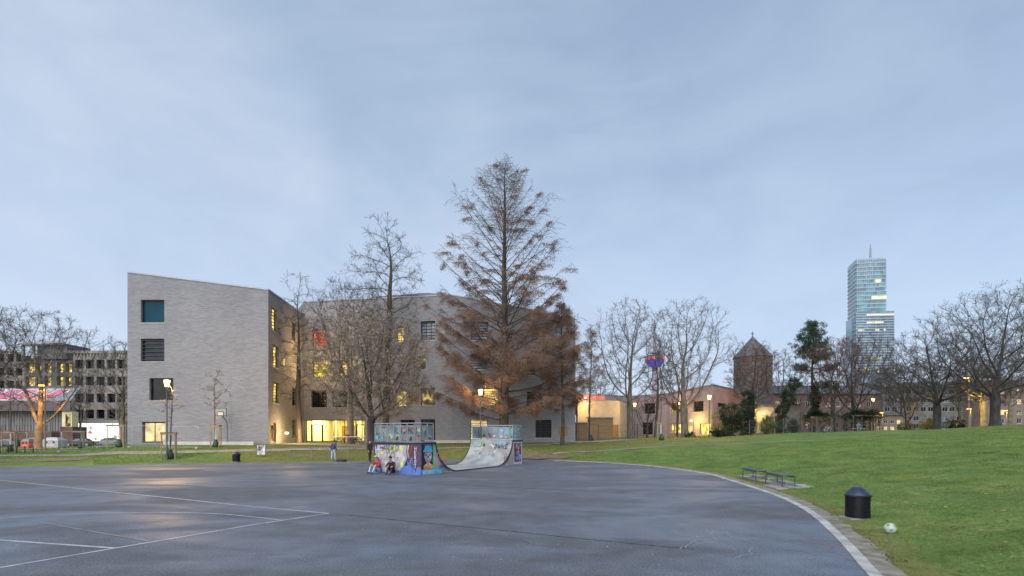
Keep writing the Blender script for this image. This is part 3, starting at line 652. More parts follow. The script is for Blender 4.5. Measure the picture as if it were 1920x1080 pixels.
f2.window(sch, W2[4], 'pane_dim', 7); f2.window(sch, W2[5], 'pane_dark', 7); f2.window(sch, W2[6], 'pane_dark', 8)
f2.window(sch, W2[7], 'pane_warm', 0, (), fw=0.04, sill=None, d=0.12, label='small glowing window slit')
f3.window(sch, W3[0], 'pane_red', 7, (), label='barred window glowing red')
f3.window(sch, W3[1], 'pane_yellow', 6, (), label='barred window glowing lemon yellow')
f3.window(sch, W3[2], 'pane_dark', 0); f3.window(sch, W3[3], 'pane_dark', 0)
f3.window(sch, W3[4], 'pane_lit', 6); f3.window(sch, W3[5], 'pane_warm', 0, ()); f3.window(sch, W3[6], 'pane_lit', 6)
f3.window(sch, W3[7], 'pane_sky', 6, (0.33, 0.66)); f3.window(sch, W3[8], 'pane_dim', 4); f3.window(sch, W3[9], 'pane_lit', 0, (0.6,))
f3.window(sch, W3[10], 'pane_dim', 0, (), label='dark window with lit strips inside'); f3.window(sch, W3[11], 'pane_dark', 0); f3.window(sch, W3[12], 'pane_dark', 0)
f4.window(sch, W4[0], 'pane_sky', 7, ()); f4.window(sch, W4[1], 'pane_sky', 7, ()); f4.window(sch, W4[2], 'pane_lit', 7, (), label='barred window lit yellow behind the big trunk')
f4.window(sch, W4[3], 'pane_warm', 7, (0.6,), label='warm lit ground floor window with bars'); f4.window(sch, W4[4], 'pane_sky', 5, ()); f4.window(sch, W4[5], 'pane_dark', 3)
f4.window(sch, W4[6], 'pane_dark', 0, ()); f4.window(sch, W4[7], 'pane_dark', 7, (0.33, 0.66))
for f_, q in [(f3, (768, 785, 738, 755)), (f4, (880, 896, 735, 753)), (f4, (1033, 1050, 742, 759)), (f4, (1048, 1064, 799, 817))]:
    (k0, Y0), (k1, Y1) = f_.sp(q[0]), f_.sp(q[1]); mb = MB(); f_.box(mb, k0, k1, zat(q[3], Y0), zat(q[2], Y0), -.02, .04, 'frame_wood')
    for j in range(6):
        z = zat(q[3], Y0)+(zat(q[2], Y0)-zat(q[3], Y0))*(j+.5)/6; f_.box(mb, k0+.06, k1-.06, z-.035, z+.035, .04, .065, 'frame_wood')
    mb.build('vent_panel', sch)
# the lit entrance hall behind glass
w = W3[13]; mb = MB(); D = 7.0
k0, k1, z0, z1 = w; z0 = 1.12
def fq(mb, ps, m): mb.add([f3.P(*p) for p in ps], [(0, 1, 2, 3)], m)
fq(mb, [(k0, z0, -.5), (k1, z0, -.5), (k1, z0, -D), (k0, z0, -D)], 'room_floor')
fq(mb, [(k0, z0, -D), (k1, z0, -D), (k1, z1+.2, -D), (k0, z1+.2, -D)], 'room_wall')
fq(mb, [(k0, z0, -.5), (k0, z0, -D), (k0, z1+.2, -D), (k0, z1+.2, -.5)], 'room_wall')
fq(mb, [(k1, z0, -.5), (k1, z0, -D), (k1, z1+.2, -D), (k1, z1+.2, -.5)], 'room_wall')
fq(mb, [(k0, z1+.2, -.42), (k1, z1+.2, -.42), (k1, z1+.2, -D), (k0, z1+.2, -D)], 'room_wall')
for k in (0.16, .42, .6, .86): f3.box(mb, k0+(k1-k0)*k-.25, k0+(k1-k0)*k+.25, z0, z1+.19, -5.4, -4.9, 'concrete_warm')
f3.box(mb, k0+1.2, k0+3.2, z0, z0+2.1, -D+.02, -D+.1, 'frame_wood'); f3.box(mb, k0+4.6, k0+5.6, z0, z0+1.9, -D+.02, -D+.1, 'concrete_dark')
f3.box(mb, k1-2.6, k1-1.2, z0, z0+1.1, -D+.02, -D+.8, 'frame_wood')
mb.build('entrance_hall', sch)
for i in range(5):
    mb = MB(); k = k0+(k1-k0)*(i+.5)/5; f3.box(mb, k-.5, k+.5, z1+.06, z1+.12, -4.6, -1.6, 'ceiling_light'); mb.build('ceiling_light', sch)
gm = bpy.data.materials.new('clear_glass'); gm.use_nodes = True; M['clear_glass'] = gm; t_ = gm.node_tree; t_.nodes.clear()
o_ = t_.nodes.new('ShaderNodeOutputMaterial'); x_ = t_.nodes.new('ShaderNodeMixShader'); g_ = t_.nodes.new('ShaderNodeBsdfGlossy'); r_ = t_.nodes.new('ShaderNodeBsdfTransparent'); fr_ = t_.nodes.new('ShaderNodeFresnel')
g_.inputs[1].default_value = 0.02; r_.inputs[0].default_value = (0.93, 0.95, 0.9, 1); fr_.inputs[0].default_value = 1.4
t_.links.new(fr_.outputs[0], x_.inputs[0]); t_.links.new(r_.outputs[0], x_.inputs[1]); t_.links.new(g_.outputs[0], x_.inputs[2]); t_.links.new(x_.outputs[0], o_.inputs[0])
gz = empty('entrance_glazing', (0, 0, 0)); gz.parent = sch
for i, (px0, px1) in enumerate([(572, 581), (581, 603), (603, 624), (624, 644), (644, 665), (665, 684)]):
    a, b = f3.sp(px0)[0], f3.sp(px1)[0]; mb = MB()
    f3.box(mb, a+.02, b-.02, z0+.02, z1-.02, -.33, -.315, 'clear_glass'); mb.build('pane', gz)
    mb = MB(); f3.box(mb, a-.035, a+.035, z0, z1, -.38, -.27, 'frame_dark')
    f3.box(mb, a+.035, b-.035, z0, z0+.1, -.38, -.27, 'frame_dark'); f3.box(mb, a+.035, b-.035, z1-.1, z1, -.38, -.27, 'frame_dark')
    if i in (1, 5):
        f3.box(mb, a+.035, b-.035, z0+2.1, z0+2.22, -.39, -.26, 'frame_dark'); f3.box(mb, a+.04, a+.18, z0+.1, z0+2.1, -.39, -.26, 'frame_dark'); f3.box(mb, b-.18, b-.04, z0+.1, z0+2.1, -.39, -.26, 'frame_dark')
    mb.build('mullion', gz)
# low plinth wall in front of the left wing
mb = MB(); a, b = cpt(306, 50.9), cpt(475, 50.4); mb.prism([a, b, (b[0]+.1, b[1]+.35), (a[0], a[1]+.35)], 0.3, [zat(828, 50.9)]*4, 'plinth')
tag(smooth_by(mb.build('plinth_wall'), 20), 'low white concrete wall along the foot of the grey school', 'wall')
mb = MB(); a, b = cpt(796, 59.8), cpt(895, 60.3); mb.prism([a, b, (b[0], b[1]+.35), (a[0], a[1]+.35)], 0.5, [zat(825.5, 60)]*4, 'plinth')
tag(mb.build('plinth_wall'), 'low pale concrete wall seen between the two ramp decks', 'wall')

# ------------------------------------------------------------------ low school pavilion on the right
pav = empty('school_pavilion', (0, 0, 0), 'two storey mauve brick school pavilion with pink lit ends', 'building')
q = [cpt(1080, 93), cpt(1134, 93), cpt(1178, 96), cpt(1251, 89), cpt(1336, 80), cpt(1400, 92)]
tz = [zat(738.5, 93), zat(741, 93), zat(744, 96), zat(738.5, 89), zat(722, 80), zat(735, 92)]
g1, g2, g3, g4, g5 = [Facade(q[i], q[i+1], 0.8, tz[i], tz[i+1]) for i in range(5)]
V3 = [g3.open_px(*p) for p in [(1208, 1228, 756, 776), (1204, 1224, 792, 815)]]
V4 = [g4.open_px(*p) for p in [(1257, 1276, 755, 774), (1300, 1319, 752, 772), (1257, 1277, 795, 812), (1312, 1332, 794, 815), (1288, 1298, 797, 812)]]
V2 = [g2.open_px(*p) for p in [(1147, 1162, 754, 762)]]; V5 = [g5.open_px(*p) for p in [(1346, 1362, 756, 764)]]; V1 = [g1.open_px(*p) for p in [(1108, 1127, 757.5, 762.5)]]
for g_, m_ in ((g1, 'wall_pink_lit'), (g2, 'brick_mauve'), (g3, 'brick_mauve'), (g4, 'brick_mauve'), (g5, 'wall_pink_lit')): g_.wall('wall', m_, pav); coping(g_, pav, h=0.2)
for w_ in V3: g3.window(pav, w_, 'pane_dark')
g4.window(pav, V4[0], 'pane_dim'); g4.window(pav, V4[1], 'pane_teal', 5); g4.window(pav, V4[2], 'pane_lit', 0, (0.3, 0.7), frame='frame_wood', label='ground floor window glowing amber'); g4.window(pav, V4[3], 'pane_lit', 0, (0.5,), frame='frame_wood', sill=None, name='glazed_door'); g4.window(pav, V4[4], 'pane_warm', 0, (), frame='frame_wood')
g2.window(pav, V2[0], 'pane_teal'); g5.window(pav, V5[0], 'pane_dark'); g1.window(pav, V1[0], 'pane_dark', 0, ())
mb = MB(); mb.add([(*q[i], tz[i]-.25) for i in range(6)]+[(55, 110, 6), (10, 110, 6)], [tuple(range(8))], 'concrete_dark')
mb.add([(*q[5], 0), (55, 110, 0), (55, 110, 6.2), (*q[5], tz[5])], [(0, 1, 2, 3)], 'brick_warm'); mb.build('roof', pav)
# lower annex, lit by its lamp
ann = empty('school_annex', (0, 0, 0), 'single storey pale annex wall lit yellow beside the pavilion', 'building')
aq = [cpt(1083, 80), cpt(1162, 82), cpt(1176, 92)]; az = [zat(748, 80), zat(753, 82), zat(757, 92)]
h1, h2 = Facade(aq[0], aq[1], .8, az[0], az[1]), Facade(aq[1], aq[2], .8, az[1], az[2])
hw = [h1.open_px(1158, 1161, 788, 796)] if False else []
h1.wall('wall', 'annex_wall', ann); h2.wall('wall', 'annex_wall', ann)
mb = MB(); mb.add([(*aq[0], az[0]-.1), (*aq[1], az[1]-.1), (*aq[2], az[2]-.1), (aq[0][0], 94, az[0])], [(0, 1, 2, 3)], 'concrete_dark'); mb.build('roof', ann)
mb = MB(); (k0, Y0), (k1, Y1) = h1.sp(1149), h1.sp(1158); h1.box(mb, k0, k1, 1.4, zat(796, Y0), -.01, .05, 'frame_wood'); mb.build('door', ann)
coping(h1, ann, h=.15)
for (x0, x1, yt, Y, lab) in [(1081, 1107, 793, 72, 'low brown timber shed with a flat pale roof edge'), (1107, 1150, 783.5, 75, 'tall brown slatted timber shed before the yellow wall')]:
    sh = empty('timber_shed', (0, 0, 0), lab, 'shed', 'timber sheds by the pavilion')
    a, b = cpt(x0, Y), cpt(x1, Y); zt = zat(yt, Y); zb = ground_z(a[0], a[1])-.1
    mb = MB(); mb.bx(a[0]+.05, b[0]-.05, Y+.05, Y+3, zb, zt, 'frame_wood'); mb.build('wall', sh)
    n_ = int((zt-zb)/.17)
    for i in range(n_):
        mb = MB(); z = zb+.08+i*(zt-zb-.1)/n_; mb.bx(a[0], b[0], Y, Y+.05, z, z+.13, 'wood_slat'); mb.build('slat', sh)
    mb = MB(); mb.bx(a[0]-.15, b[0]+.15, Y-.2, Y+3.2, zt+.002, zt+.14, 'sill'); mb.build('roof', sh)

# ------------------------------------------------------------------ left background: concrete block, low hall, shop
blk = empty('concrete_block', (0, 0, 0), 'brutalist concrete block with recessed windows and a roof frame, far left', 'building')
Yb = 118
b0 = Facade(cpt(-60, Yb), cpt(45, Yb), -1, zat(652, Yb), zat(660, Yb)); b1 = Facade(cpt(45, Yb-2), cpt(137, Yb-2), -1, zat(676, Yb-2), zat(676, Yb-2)); b2 = Facade(cpt(137, Yb-5), cpt(240, Yb-5), -1, zat(668, Yb-5), zat(661, Yb-5))
B0 = [b0.open_px(x, x+12, y, y+14) for x in (-40, -22, -4, 14, 30) for y in (664, 690, 714, 740)]
B1 = [b1.open_px(x, x+x1, y, y+17) for x, x1 in ((48, 17), (69, 8), (84, 12), (107, 12), (123, 12)) for y in (681, 706, 730, 760)]
B2 = [b2.open_px(x, x+15, y, y+17) for x in (141, 161, 181, 201, 220) for y in (674.5, 706, 738, 768)]
b0.wall('wall', 'concrete_warm', blk, .8); b1.wall('wall', 'concrete_dark', blk, 1.2); b2.wall('wall', 'concrete_warm', blk, .9)
rb = random.Random(2)
for w_ in B0: b0.window(blk, w_, 'pane_dark', d=.7, sill=None)
for i, w_ in enumerate(B1): b1.window(blk, w_, 'pane_lit' if i % 4 < 2 or i in (2, 10, 14) else 'pane_dim', d=.9, sill=None)
for i, w_ in enumerate(B2): b2.window(blk, w_, 'pane_dark', d=.7, mull=(.5,), sill='sill')
for i in range(17):
    k = b2.L*(i+.5)/17; mb = MB(); zz = zat(661, Yb-5); b2.box(mb, k-.18, k+.18, zat(668, Yb-5), zz+.0-.05*i*0, -.6, .1, 'concrete_warm'); mb.build('parapet_pier', blk)
mb = MB(); b2.box(mb, -2, b2.L, zat(657.5, Yb-5)-.6, zat(657.5, Yb-5), -.8, .2, 'concrete_warm'); mb.build('parapet_beam', blk)
mb = MB()
for x in (44, 63): a = pt(x, 660, Yb-3); mb.bx(a.x-.25, a.x+.25, Yb-3.3, Yb-2.8, zat(678, Yb), zat(648, Yb-3), 'concrete')
a, b = pt(44, 647, Yb-3), pt(122, 643, Yb-3); mb.tube([a, b], .35, 'concrete', 4); mb.bx(pt(66, 0, Yb-3).x, pt(122, 0, Yb-3).x, Yb-2.5, Yb+4, zat(676, Yb), zat(644, Yb-3), 'concrete_dark'); mb.build('roof_frame', blk)
mb = MB(); mb.bx(cpt(-60, Yb)[0], cpt(238, Yb)[0], Yb+2.5, Yb+14, -1, zat(664, Yb), 'concrete_dark'); mb.build('rear_block', blk)

hall = empty('low_hall', (0, 0, 0), 'low concrete hall with purple fascia panels and pink graffiti on its roof', 'building')
Yh = 92; X0, X1 = cpt(-120, Yh)[0], cpt(137, Yh)[0]; XB = X1*(Yh+14)/Yh-1.0; zf0, zf1 = zat(771, Yh), zat(752, Yh); zr = zat(728, Yh+4)
n_ = 16
for i in range(n_):
    a, b = X0+(X1-X0)*i/n_, X0+(X1-X0)*(i+1)/n_; mb = MB(); mb.bx(a+.02, b-.02, Yh-.6+rb.uniform(0, .02), Yh-.4, zf0, zf1, 'fascia'); mb.build('fascia_panel', hall)
mb = MB(); mb.add([(X0, Yh-.6, zf1), (X1, Yh-.6, zf1), (X1-1.6, Yh+3.4, zr), (X0, Yh+3.4, zr), (XB, Yh+14, zf1), (XB-1.0, Yh+10, zr), (X0, Yh+10, zr)], [(0, 1, 2, 3), (1, 4, 5, 2), (3, 2, 5, 6)], 'roof_metal')
mb.prism([(X0, Yh-.39), (X1-.05, Yh-.39), (XB, Yh+13), (X0, Yh+13)], zf0-.02, zf1-.02, 'fascia'); mb.build('roof', hall)
mb = MB(); zw0 = zat(812, Yh+2)
xs_ = np.linspace(X0, X1-2.2, 90)
for a, b, i in zip(xs_[:-1], xs_[1:], range(99)): mb.bx(a+.02, b-.02, Yh+1.5-(i % 2)*.06, Yh+2.2, zw0, zf0-.03, 'concrete_boards')
mb.prism([(X0, Yh+2.25), (X1-3.2, Yh+2.25), (XB-3.2, Yh+12.5), (X0, Yh+12.5)], -.4, zf0-.03, 'concrete_boards'); mb.build('wall', hall)
mb = MB(); mb.bx(X0, X1-3.0, Yh-1.0, Yh+1.4, -.4, zat(808, Yh-1), 'brick_dock'); mb.build('loading_dock', hall)
mb = MB()
for i in range(34):
    x = X0+(X1-X0-2.6)*i/33; mb.bx(x-.025, x+.025, Yh-.95, Yh-.9, zat(808, Yh-1), zat(797, Yh-1), 'metal_pole')
mb.bx(X0, X1-2.6, Yh-.96, Yh-.89, zat(797, Yh-1)-.06, zat(797, Yh-1)+.001, 'metal_pole'); mb.build('dock_railing', hall)
mb = MB(); mb.bx(cpt(112, Yh-2)[0], cpt(136, Yh-2)[0], Yh-2, Yh+1, -.4, zat(800, Yh-2), 'brick_dock'); mb.build('brick_pier', hall)
mb = MB(); a, b = cpt(118, Yh)[0], cpt(136.5, Yh)[0]; mb.bx(a, b, Yh-.2, Yh+1.2, zat(800, Yh), zat(771.5, Yh), 'room_wall'); mb.bx(a+.7, b-.25, Yh-.3, Yh-.21, zat(799, Yh), zat(776, Yh), 'pane_dim'); mb.build('lit_porch', hall)
# graffiti on the sloping roof: fat pink letters with white outlines
slope = Vector((0, 4.0, zr-zf1)); sl = slope.length; sv = slope/sl; nv = Vector((0, -sv.z, sv.y))
mb = MB(); LET = {'A': [(0, 0), (.35, 1), (.65, 1), (1, 0), (.68, 0), (.5, .5), (.32, 0)], 'P': [(0, 0), (.05, 1), (.8, 1), (1, .75), (.85, .4), (.4, .32), (.38, 0)], 'U': [(.1, 1), (0, .3), (.2, 0), (.8, 0), (1, .3), (.95, 1), (.65, 1), (.6, .4), (.42, .4), (.45, 1)], 'I': [(.2, 0), (.1, 1), (.8, 1), (.9, 0)], 'R': [(0, 0), (.05, 1), (.8, 1), (1, .7), (.75, .45), (1, 0), (.62, 0), (.4, .35), (.35, 0)], 'E': [(0, 0), (.1, 1), (1, .95), (.95, .7), (.5, .65), (.9, .5), (.88, .35), (.45, .33), (1, .25), (1, 0)], 'S': [(0, .1), (.15, .45), (.55, .5), (.1, .7), (.3, 1), (1, .95), (.95, .65), (.6, .7), (1, .45), (.8, 0)]}
x_ = X0+3.0; j = 0
for ch in 'SPERAPUIPS':
    wd = rb.uniform(2.5, 3.4); 
    if x_+wd > X1-2.2: break
    for k, (g, m_) in enumerate(((.30, 'p_white'), (0, 'p_pink'))):
        pl = []
        for (a, b) in LET[ch]:
            a2, b2_ = .5+(a-.5)*(1+g*.7), .5+(b-.5)*(1+g*.5)
            p = Vector((x_+a2*wd+b2_*.6, Yh-.6, zf1))+sv*(0.45+b2_*(sl-1.1))+nv*(.012+.006*k+.0005*j); pl.append(p)
        mb.add(pl, [tuple(range(len(pl)))], m_)
    x_ += wd*1.08; j += 1
mb.build('graffiti', hall)

shop = empty('lit_shop', (0, 0, 0), 'brightly lit white shop front behind the parked cars', 'shop')
Ys = 108
mb = MB(); mb.bx(cpt(133, Ys)[0], cpt(234, Ys)[0], Ys+.25, Ys+5, -.5, zat(790, Ys), 'concrete_warm'); mb.build('wall', shop)
for x0, x1 in ((138, 162), (163, 187), (190, 210), (211, 231)):
    a, b = cpt(x0, Ys)[0], cpt(x1, Ys)[0]; mb = MB(); mb.bx(a, b, Ys, Ys+.2, -.1, zat(794, Ys), 'shop_light'); w_ = mb.build('shop_window', shop)
    mb = MB(); z1 = zat(794, Ys)
    for k in range(3 if x0 < 190 else 2):
        cx, cz, r = rb.uniform(a+.6, b-.6), rb.uniform(.5, z1-.8), rb.uniform(.3, .6)
        pl = [(cx+r*rb.uniform(.6, 1.3)*math.cos(t), Ys-.012-.002*k, cz+r*rb.uniform(.5, 1.2)*math.sin(t)) for t in np.linspace(0, 5.6, 9)]
        mb.add(pl, [tuple(range(9))], rb.choice(['shop_red', 'shop_red', 'shop_green']))
    mb.build('poster', w_)
    mb = MB(); mb.bx(a-.1, a+.02, Ys-.05, Ys+.22, -.3, z1+.3, 'frame_dark'); mb.build('frame', w_)
mb = MB(); mb.bx(cpt(136, Ys)[0], cpt(232, Ys)[0], Ys-.06, Ys+.24, zat(793.5, Ys), zat(788, Ys), 'render_white'); mb.build('shop_sign', shop)
# ------------------------------------------------------------------ distant towers
sky_t = empty('skyscraper', (0, 0, 0), 'tall blue glass skyscraper with lit floors and a rooftop mast', 'skyscraper')
Yt = 440
def ctx(px, Y): return (px-CX)/F*Y
fa, fb, fc = cpt(1606, Yt), cpt(1662, Yt-4), cpt(1589.5, 463)
low = [cpt(1605, Yt-3), cpt(1677, Yt-6)]
def floors(A, B, zlo, zhi, nf, npan, seed, name, lit):
    r = random.Random(seed); A = Vector(A); B = Vector(B); t = (B-A); L = t.length; t /= L; n = Vector((t.y, -t.x)); n = n if n.dot(A) < 0 else -n
    fh = (zhi-zlo)/nf
    for i in range(nf):
        z = zlo+i*fh; mb = MB(); kind = lit(i)
        for j in range(npan):
            a = A+t*(L*j/npan+.12); b = A+t*(L*(j+1)/npan-.12); 
            m_ = kind(j, r)
            dd = n*r.uniform(-.05, .05)
            mb.add([(a.x+dd.x, a.y+dd.y, z+.9), (b.x+dd.x, b.y+dd.y, z+.9), (b.x+dd.x, b.y+dd.y, z+fh), (a.x+dd.x, a.y+dd.y, z+fh)], [(0, 1, 2, 3)], m_)
        a, b = A+n*.35, B+n*.35; a2, b2_ = A-n*.5, B-n*.5
        mb.prism([tuple(a), tuple(b), tuple(b2_), tuple(a2)], z, z+.88, 'spandrel')
        mb.build(name, sky_t)
def upper(i):
    def k(j, r):
        if i == 23: return 'tower_violet' if 6 < j < 11 else ('tower_green' if j < 5 else 'glass_tower_b')
        if i == 25: return 'tower_lit' if 4 < j < 9 else 'tower_teal'
        if i == 32: return 'tower_lit' if j > 7 else 'tower_teal'
        if i == 36 and 9 < j < 13: return 'tower_lit'
        if i >= 39: return 'glass_tower' if r.random() < .8 else 'tower_teal'
        return 'tower_teal' if r.random() < .55+.2*(i % 2) else r.choice(['glass_tower', 'glass_tower_b'])
    return k
def lower(i):
    def k(j, r):
        if i == 22: return 'tower_lit' if j > 4 else 'glass_tower_b'
        if i == 19: return 'tower_lit' if 4 < j < 13 else 'glass_tower'
        if i == 16: return 'tower_lit' if j in (1, 2, 3, 9, 10, 13) else 'glass_tower'
        if i == 5: return 'tower_green' if 5 < j < 12 else 'glass_tower'
        if i in (0, 1): return 'tower_lit' if j in (4, 5, 9, 10) else 'glass_tower'
        return r.choice(['glass_tower', 'glass_tower', 'glass_tower_b'])
    return k
zlow_top = zat(584, Yt-4); zup_top = zat(487.5, Yt)
floors(low[0], low[1], zat(700, Yt), zlow_top, 24, 18, 1, 'lower_floor', lower)
nfu = 42; floors(fa, fb, 3, zup_top, nfu, 16, 2, 'upper_floor', lambda i: upper(i))
def side(i): return lambda j, r: 'glass_tower_b'
floors(fc, fa, 3, zup_top, nfu, 5, 3, 'side_floor', side)
mb = MB(); mb.prism([fa, fb, (fb[0]+6, 470), fc], zup_top-.4, zup_top+1.0, 'spandrel'); mb.prism([(low[0][0]+.8, low[0][1]+1), (low[1][0]-.3, low[1][1]+1), (low[1][0]+20, 470), (311, 470)], 0, zlow_top-.1, 'glass_tower')
mb.prism([(fa[0]+1.1, fa[1]+1.2), (fb[0]-.5, fb[1]+1), (fb[0]+5, 470), (fc[0]+.8, fc[1]+1)], 0, zup_top-.5, 'glass_tower_b'); mb.build('core', sky_t)
mb = MB(); a = pt(1586, 602, 455); mb.prism([(a.x, 455), (a.x+4, 450), (a.x+8, 464)], 0, a.z, 'glass_tower_b'); mb.build('side_wing', sky_t)
mb = MB(); c = pt(1632, 486, 448); zt_ = zat(458, 448); mb.tube([(c.x, 448, zup_top), (c.x, 448, zt_)], [.8, .25], 'metal_grey', 6)
for k in range(7): z = zup_top+2+k*1.7; mb.bx(c.x-1.3, c.x+1.3, 447.8, 448.2, z, z+.3, 'metal_grey')
for k, dx in enumerate((4, 6, 9, -6)): mb.bx(c.x+dx-1, c.x+dx+1, 447, 449, zup_top+.9, zup_top+2.2+k % 2, 'metal_grey')
mb.build('mast', sky_t)

tv = empty('telecom_tower', (0, 0, 0), 'distant slender telecom tower with a red and blue glowing pod', 'tower')
Yv = 1200; c = pt(1227.5, 0, Yv); zz = lambda y: zat(y, Yv)
mb = MB(); mb.lathe([(9, -5), (7.5, zz(760)), (6.4, zz(720)), (5.6, zz(686))], 'tv_shaft', (c.x, Yv, 0), 16); smooth_by(mb.build('shaft', tv), 40)
mb = MB(); mb.lathe([(14, zz(687.5)), (20.0, zz(680)), (21.5, zz(675.5))], 'tv_blue', (c.x, Yv, 0), 28); mb.build('lower_pod', tv)
mb = MB(); mb.lathe([(21.7, zz(675.4)), (22.5, zz(672)), (21, zz(668.5))], 'tv_dark', (c.x, Yv, 0), 28)
mb.build('upper_pod', tv)
mb = MB()
for k in range(14):
    a = R(190+k*12.5); r_ = 22.6
    if 5 < k < 9: continue
    for z in (zz(674), zz(671)): mb.box((c.x+r_*math.cos(a), Yv+r_*math.sin(a), z+rg.uniform(-1, 1)), (1.6, .6, 1.3), 'tv_red', (-math.sin(a), math.cos(a), 0), (math.cos(a), math.sin(a), 0))
mb.build('red_light', tv)
mb = MB(); mb.lathe([(15, zz(667.5)), (15, zz(666)), (5, zz(665.9))], 'tv_dark', (c.x, Yv, 0), 20); mb.lathe([(4.4, zz(668)), (4, zz(663.5)), (11, zz(662.3)), (11, zz(660.8)), (4, zz(660.6)), (3.4, zz(640)), (2.0, zz(622)), (.7, zz(600))], 'tv_shaft', (c.x, Yv, 0), 14); smooth_by(mb.build('mast', tv), 30)

st = empty('stone_tower', (0, 0, 0), 'old dark stone tower with a pointed slate roof', 'tower')
Yo = 112; c = pt(1411, 0, Yo); r_ = (1445-1377)/2/F*Yo*1.04; N = 8
ze, zp = zat(670, Yo), zat(630.5, Yo)
poly = [(c.x+r_*math.cos(R(22.5+45*k+22.5)), Yo+r_*math.sin(R(22.5+45*k+22.5))) for k in range(N)]
mbv = []; UV = []; Fc = []
for k in range(N):
    a, b = poly[k], poly[(k+1) % N]; L_ = math.dist(a, b); o = len(mbv)
    mbv += [(*a, 0), (*b, 0), (*b, ze), (*a, ze)]; UV += [(k*L_, 0), (k*L_+L_, 0), (k*L_+L_, ze), (k*L_, ze)]; Fc.append((o, o+1, o+2, o+3))
link('wall', mesh_np('wall', mbv, Fc, 'tower_stone', uv=UV), st)
mb = MB(); p2 = [(c.x+(x-c.x)*1.05, Yo+(y-Yo)*1.05) for x, y in poly]
mb.add([(*p, ze-.15) for p in p2]+[(c.x, Yo, zp)], [(k, (k+1) % N, N) for k in range(N)]+[tuple(range(N))], 'slate'); mb.build('roof', st)
mb = MB(); mb.tube([(c.x, Yo, zp-.2), (c.x, Yo, zp+1.1)], [.16, .05], 'metal_pole', 6); mb.bx(c.x-.3, c.x+.3, Yo-.05, Yo+.05, zp+.55, zp+.68, 'metal_pole'); mb.build('finial', st)
mb = MB()
for k in (4, 5):
    a, b = Vector(poly[k]), Vector(poly[(k+1) % N]); m_ = (a+b)/2; t_ = (b-a).normalized(); n_ = (m_-Vector((c.x, Yo))).normalized()
    for z in (11.2, 7.5):
        mb = MB(); mb.box((m_.x+n_.x*.0, m_.y+n_.y*.0, z), (.28, .03, .55), 'black', (t_.x, t_.y, 0), (n_.x, n_.y, 0)); mb.build('window_slit', st)

# ------------------------------------------------------------------ buildings behind the trees on the right
rb = random.Random(11)
def block(name, label, x0, x1, y0, Y, m_, rows, colw, ww, wh, panes, zb=1.0, roof=None, cat='building', frame='render_white', depth=14, y1=None, d=.25):
    root = empty(name, (0, 0, 0), label, cat)
    f_ = Facade(cpt(x0, Y), cpt(x1, Y), zb, zat(y0, Y), zat(y1 or y0, Y)); wl_ = []
    for y in rows:
        x = x0+colw*.3
        while x+ww < x1-1: wl_.append(f_.open_px(x, x+ww, y, y+wh)); x += colw
    f_.wall('wall', m_, root, d)
    for w_ in wl_: f_.window(root, w_, rb.choice(panes), 0, (.5,), d=d-.06, frame=frame, fw=.1, sill=None)
    mb = MB(); a, b = cpt(x0, Y), cpt(x1, Y); zt = zat(y0, Y); zt1 = zat(y1 or y0, Y)
    mb.prism([(a[0], a[1]+d+.1), (b[0], b[1]+d+.1), (b[0]+1, b[1]+depth), (a[0], a[1]+depth)], zb, [zt-.1, zt1-.1, zt1-.1, zt-.1], m_)
    mb.build('rear_block', root)
    if roof:
        mb = MB(); mb.add([(a[0]-.3, a[1]-.5, zt-.05), (b[0]+.3, b[1]-.5, zt1-.05), (b[0]+.3, b[1]+depth*.5, zt1+roof), (a[0]-.3, a[1]+depth*.5, zt+roof), (b[0]+.3, b[1]+depth, zt1), (a[0]-.3, a[1]+depth, zt)], [(0, 1, 2, 3), (3, 2, 4, 5), (0, 3, 5), (1, 4, 2)], 'slate'); mb.build('roof', root)
    return root
block('brick_house', 'brown brick house with a low roof behind bare trees, beside the pine', 1448, 1652, 738, 125, 'brick_red', (752, 772, 792), 19, 8, 11, ['pane_dark', 'pane_dark', 'pane_dark', 'pane_dim'], roof=2.6)
block('office_block', 'long grey office block with rows of white framed windows', 1655, 1838, 725, 135, 'concrete_dark', (730, 746, 763, 780, 795), 13.5, 10.5, 9, ['pane_dark', 'pane_sky', 'pane_dark', 'pane_teal'], roof=1.8, frame='concrete')
block('apartment_house', 'pink plastered house with lit ground floor, far right edge', 1838, 2010, 722, 130, 'house_wall', (728, 748, 768, 784), 16, 9, 10, ['pane_dark', 'pane_dim', 'pane_warm', 'pane_dark'], roof=2.0)
block('corner_house', 'orange lit small house seen under the trees by the pergola', 1642, 1694, 778, 112, 'house_wall', (787, 799), 12, 8, 8, ['pane_warm', 'pane_dark'], roof=.8)
gh = empty('gable_house', (0, 0, 0), 'small grey gabled house end beside the leaning ivy', 'building')
mb = MB(); Yg = 96; a, m1, b = pt(1455, 790, Yg), pt(1482, 758, Yg), pt(1500, 760, Yg); mb.add([(a.x, Yg, 1), (b.x, Yg, 1), (b.x, Yg, b.z), (m1.x, Yg, m1.z), (a.x, Yg, a.z), (a.x, Yg+8, 1), (b.x, Yg+8, 1), (b.x, Yg+8, b.z), (m1.x, Yg+8, m1.z), (a.x, Yg+8, a.z)], [(0, 1, 2, 3, 4), (0, 4, 9, 5), (1, 6, 7, 2), (9, 8, 7, 6, 5)], 'concrete_dark'); mb.build('wall', gh)
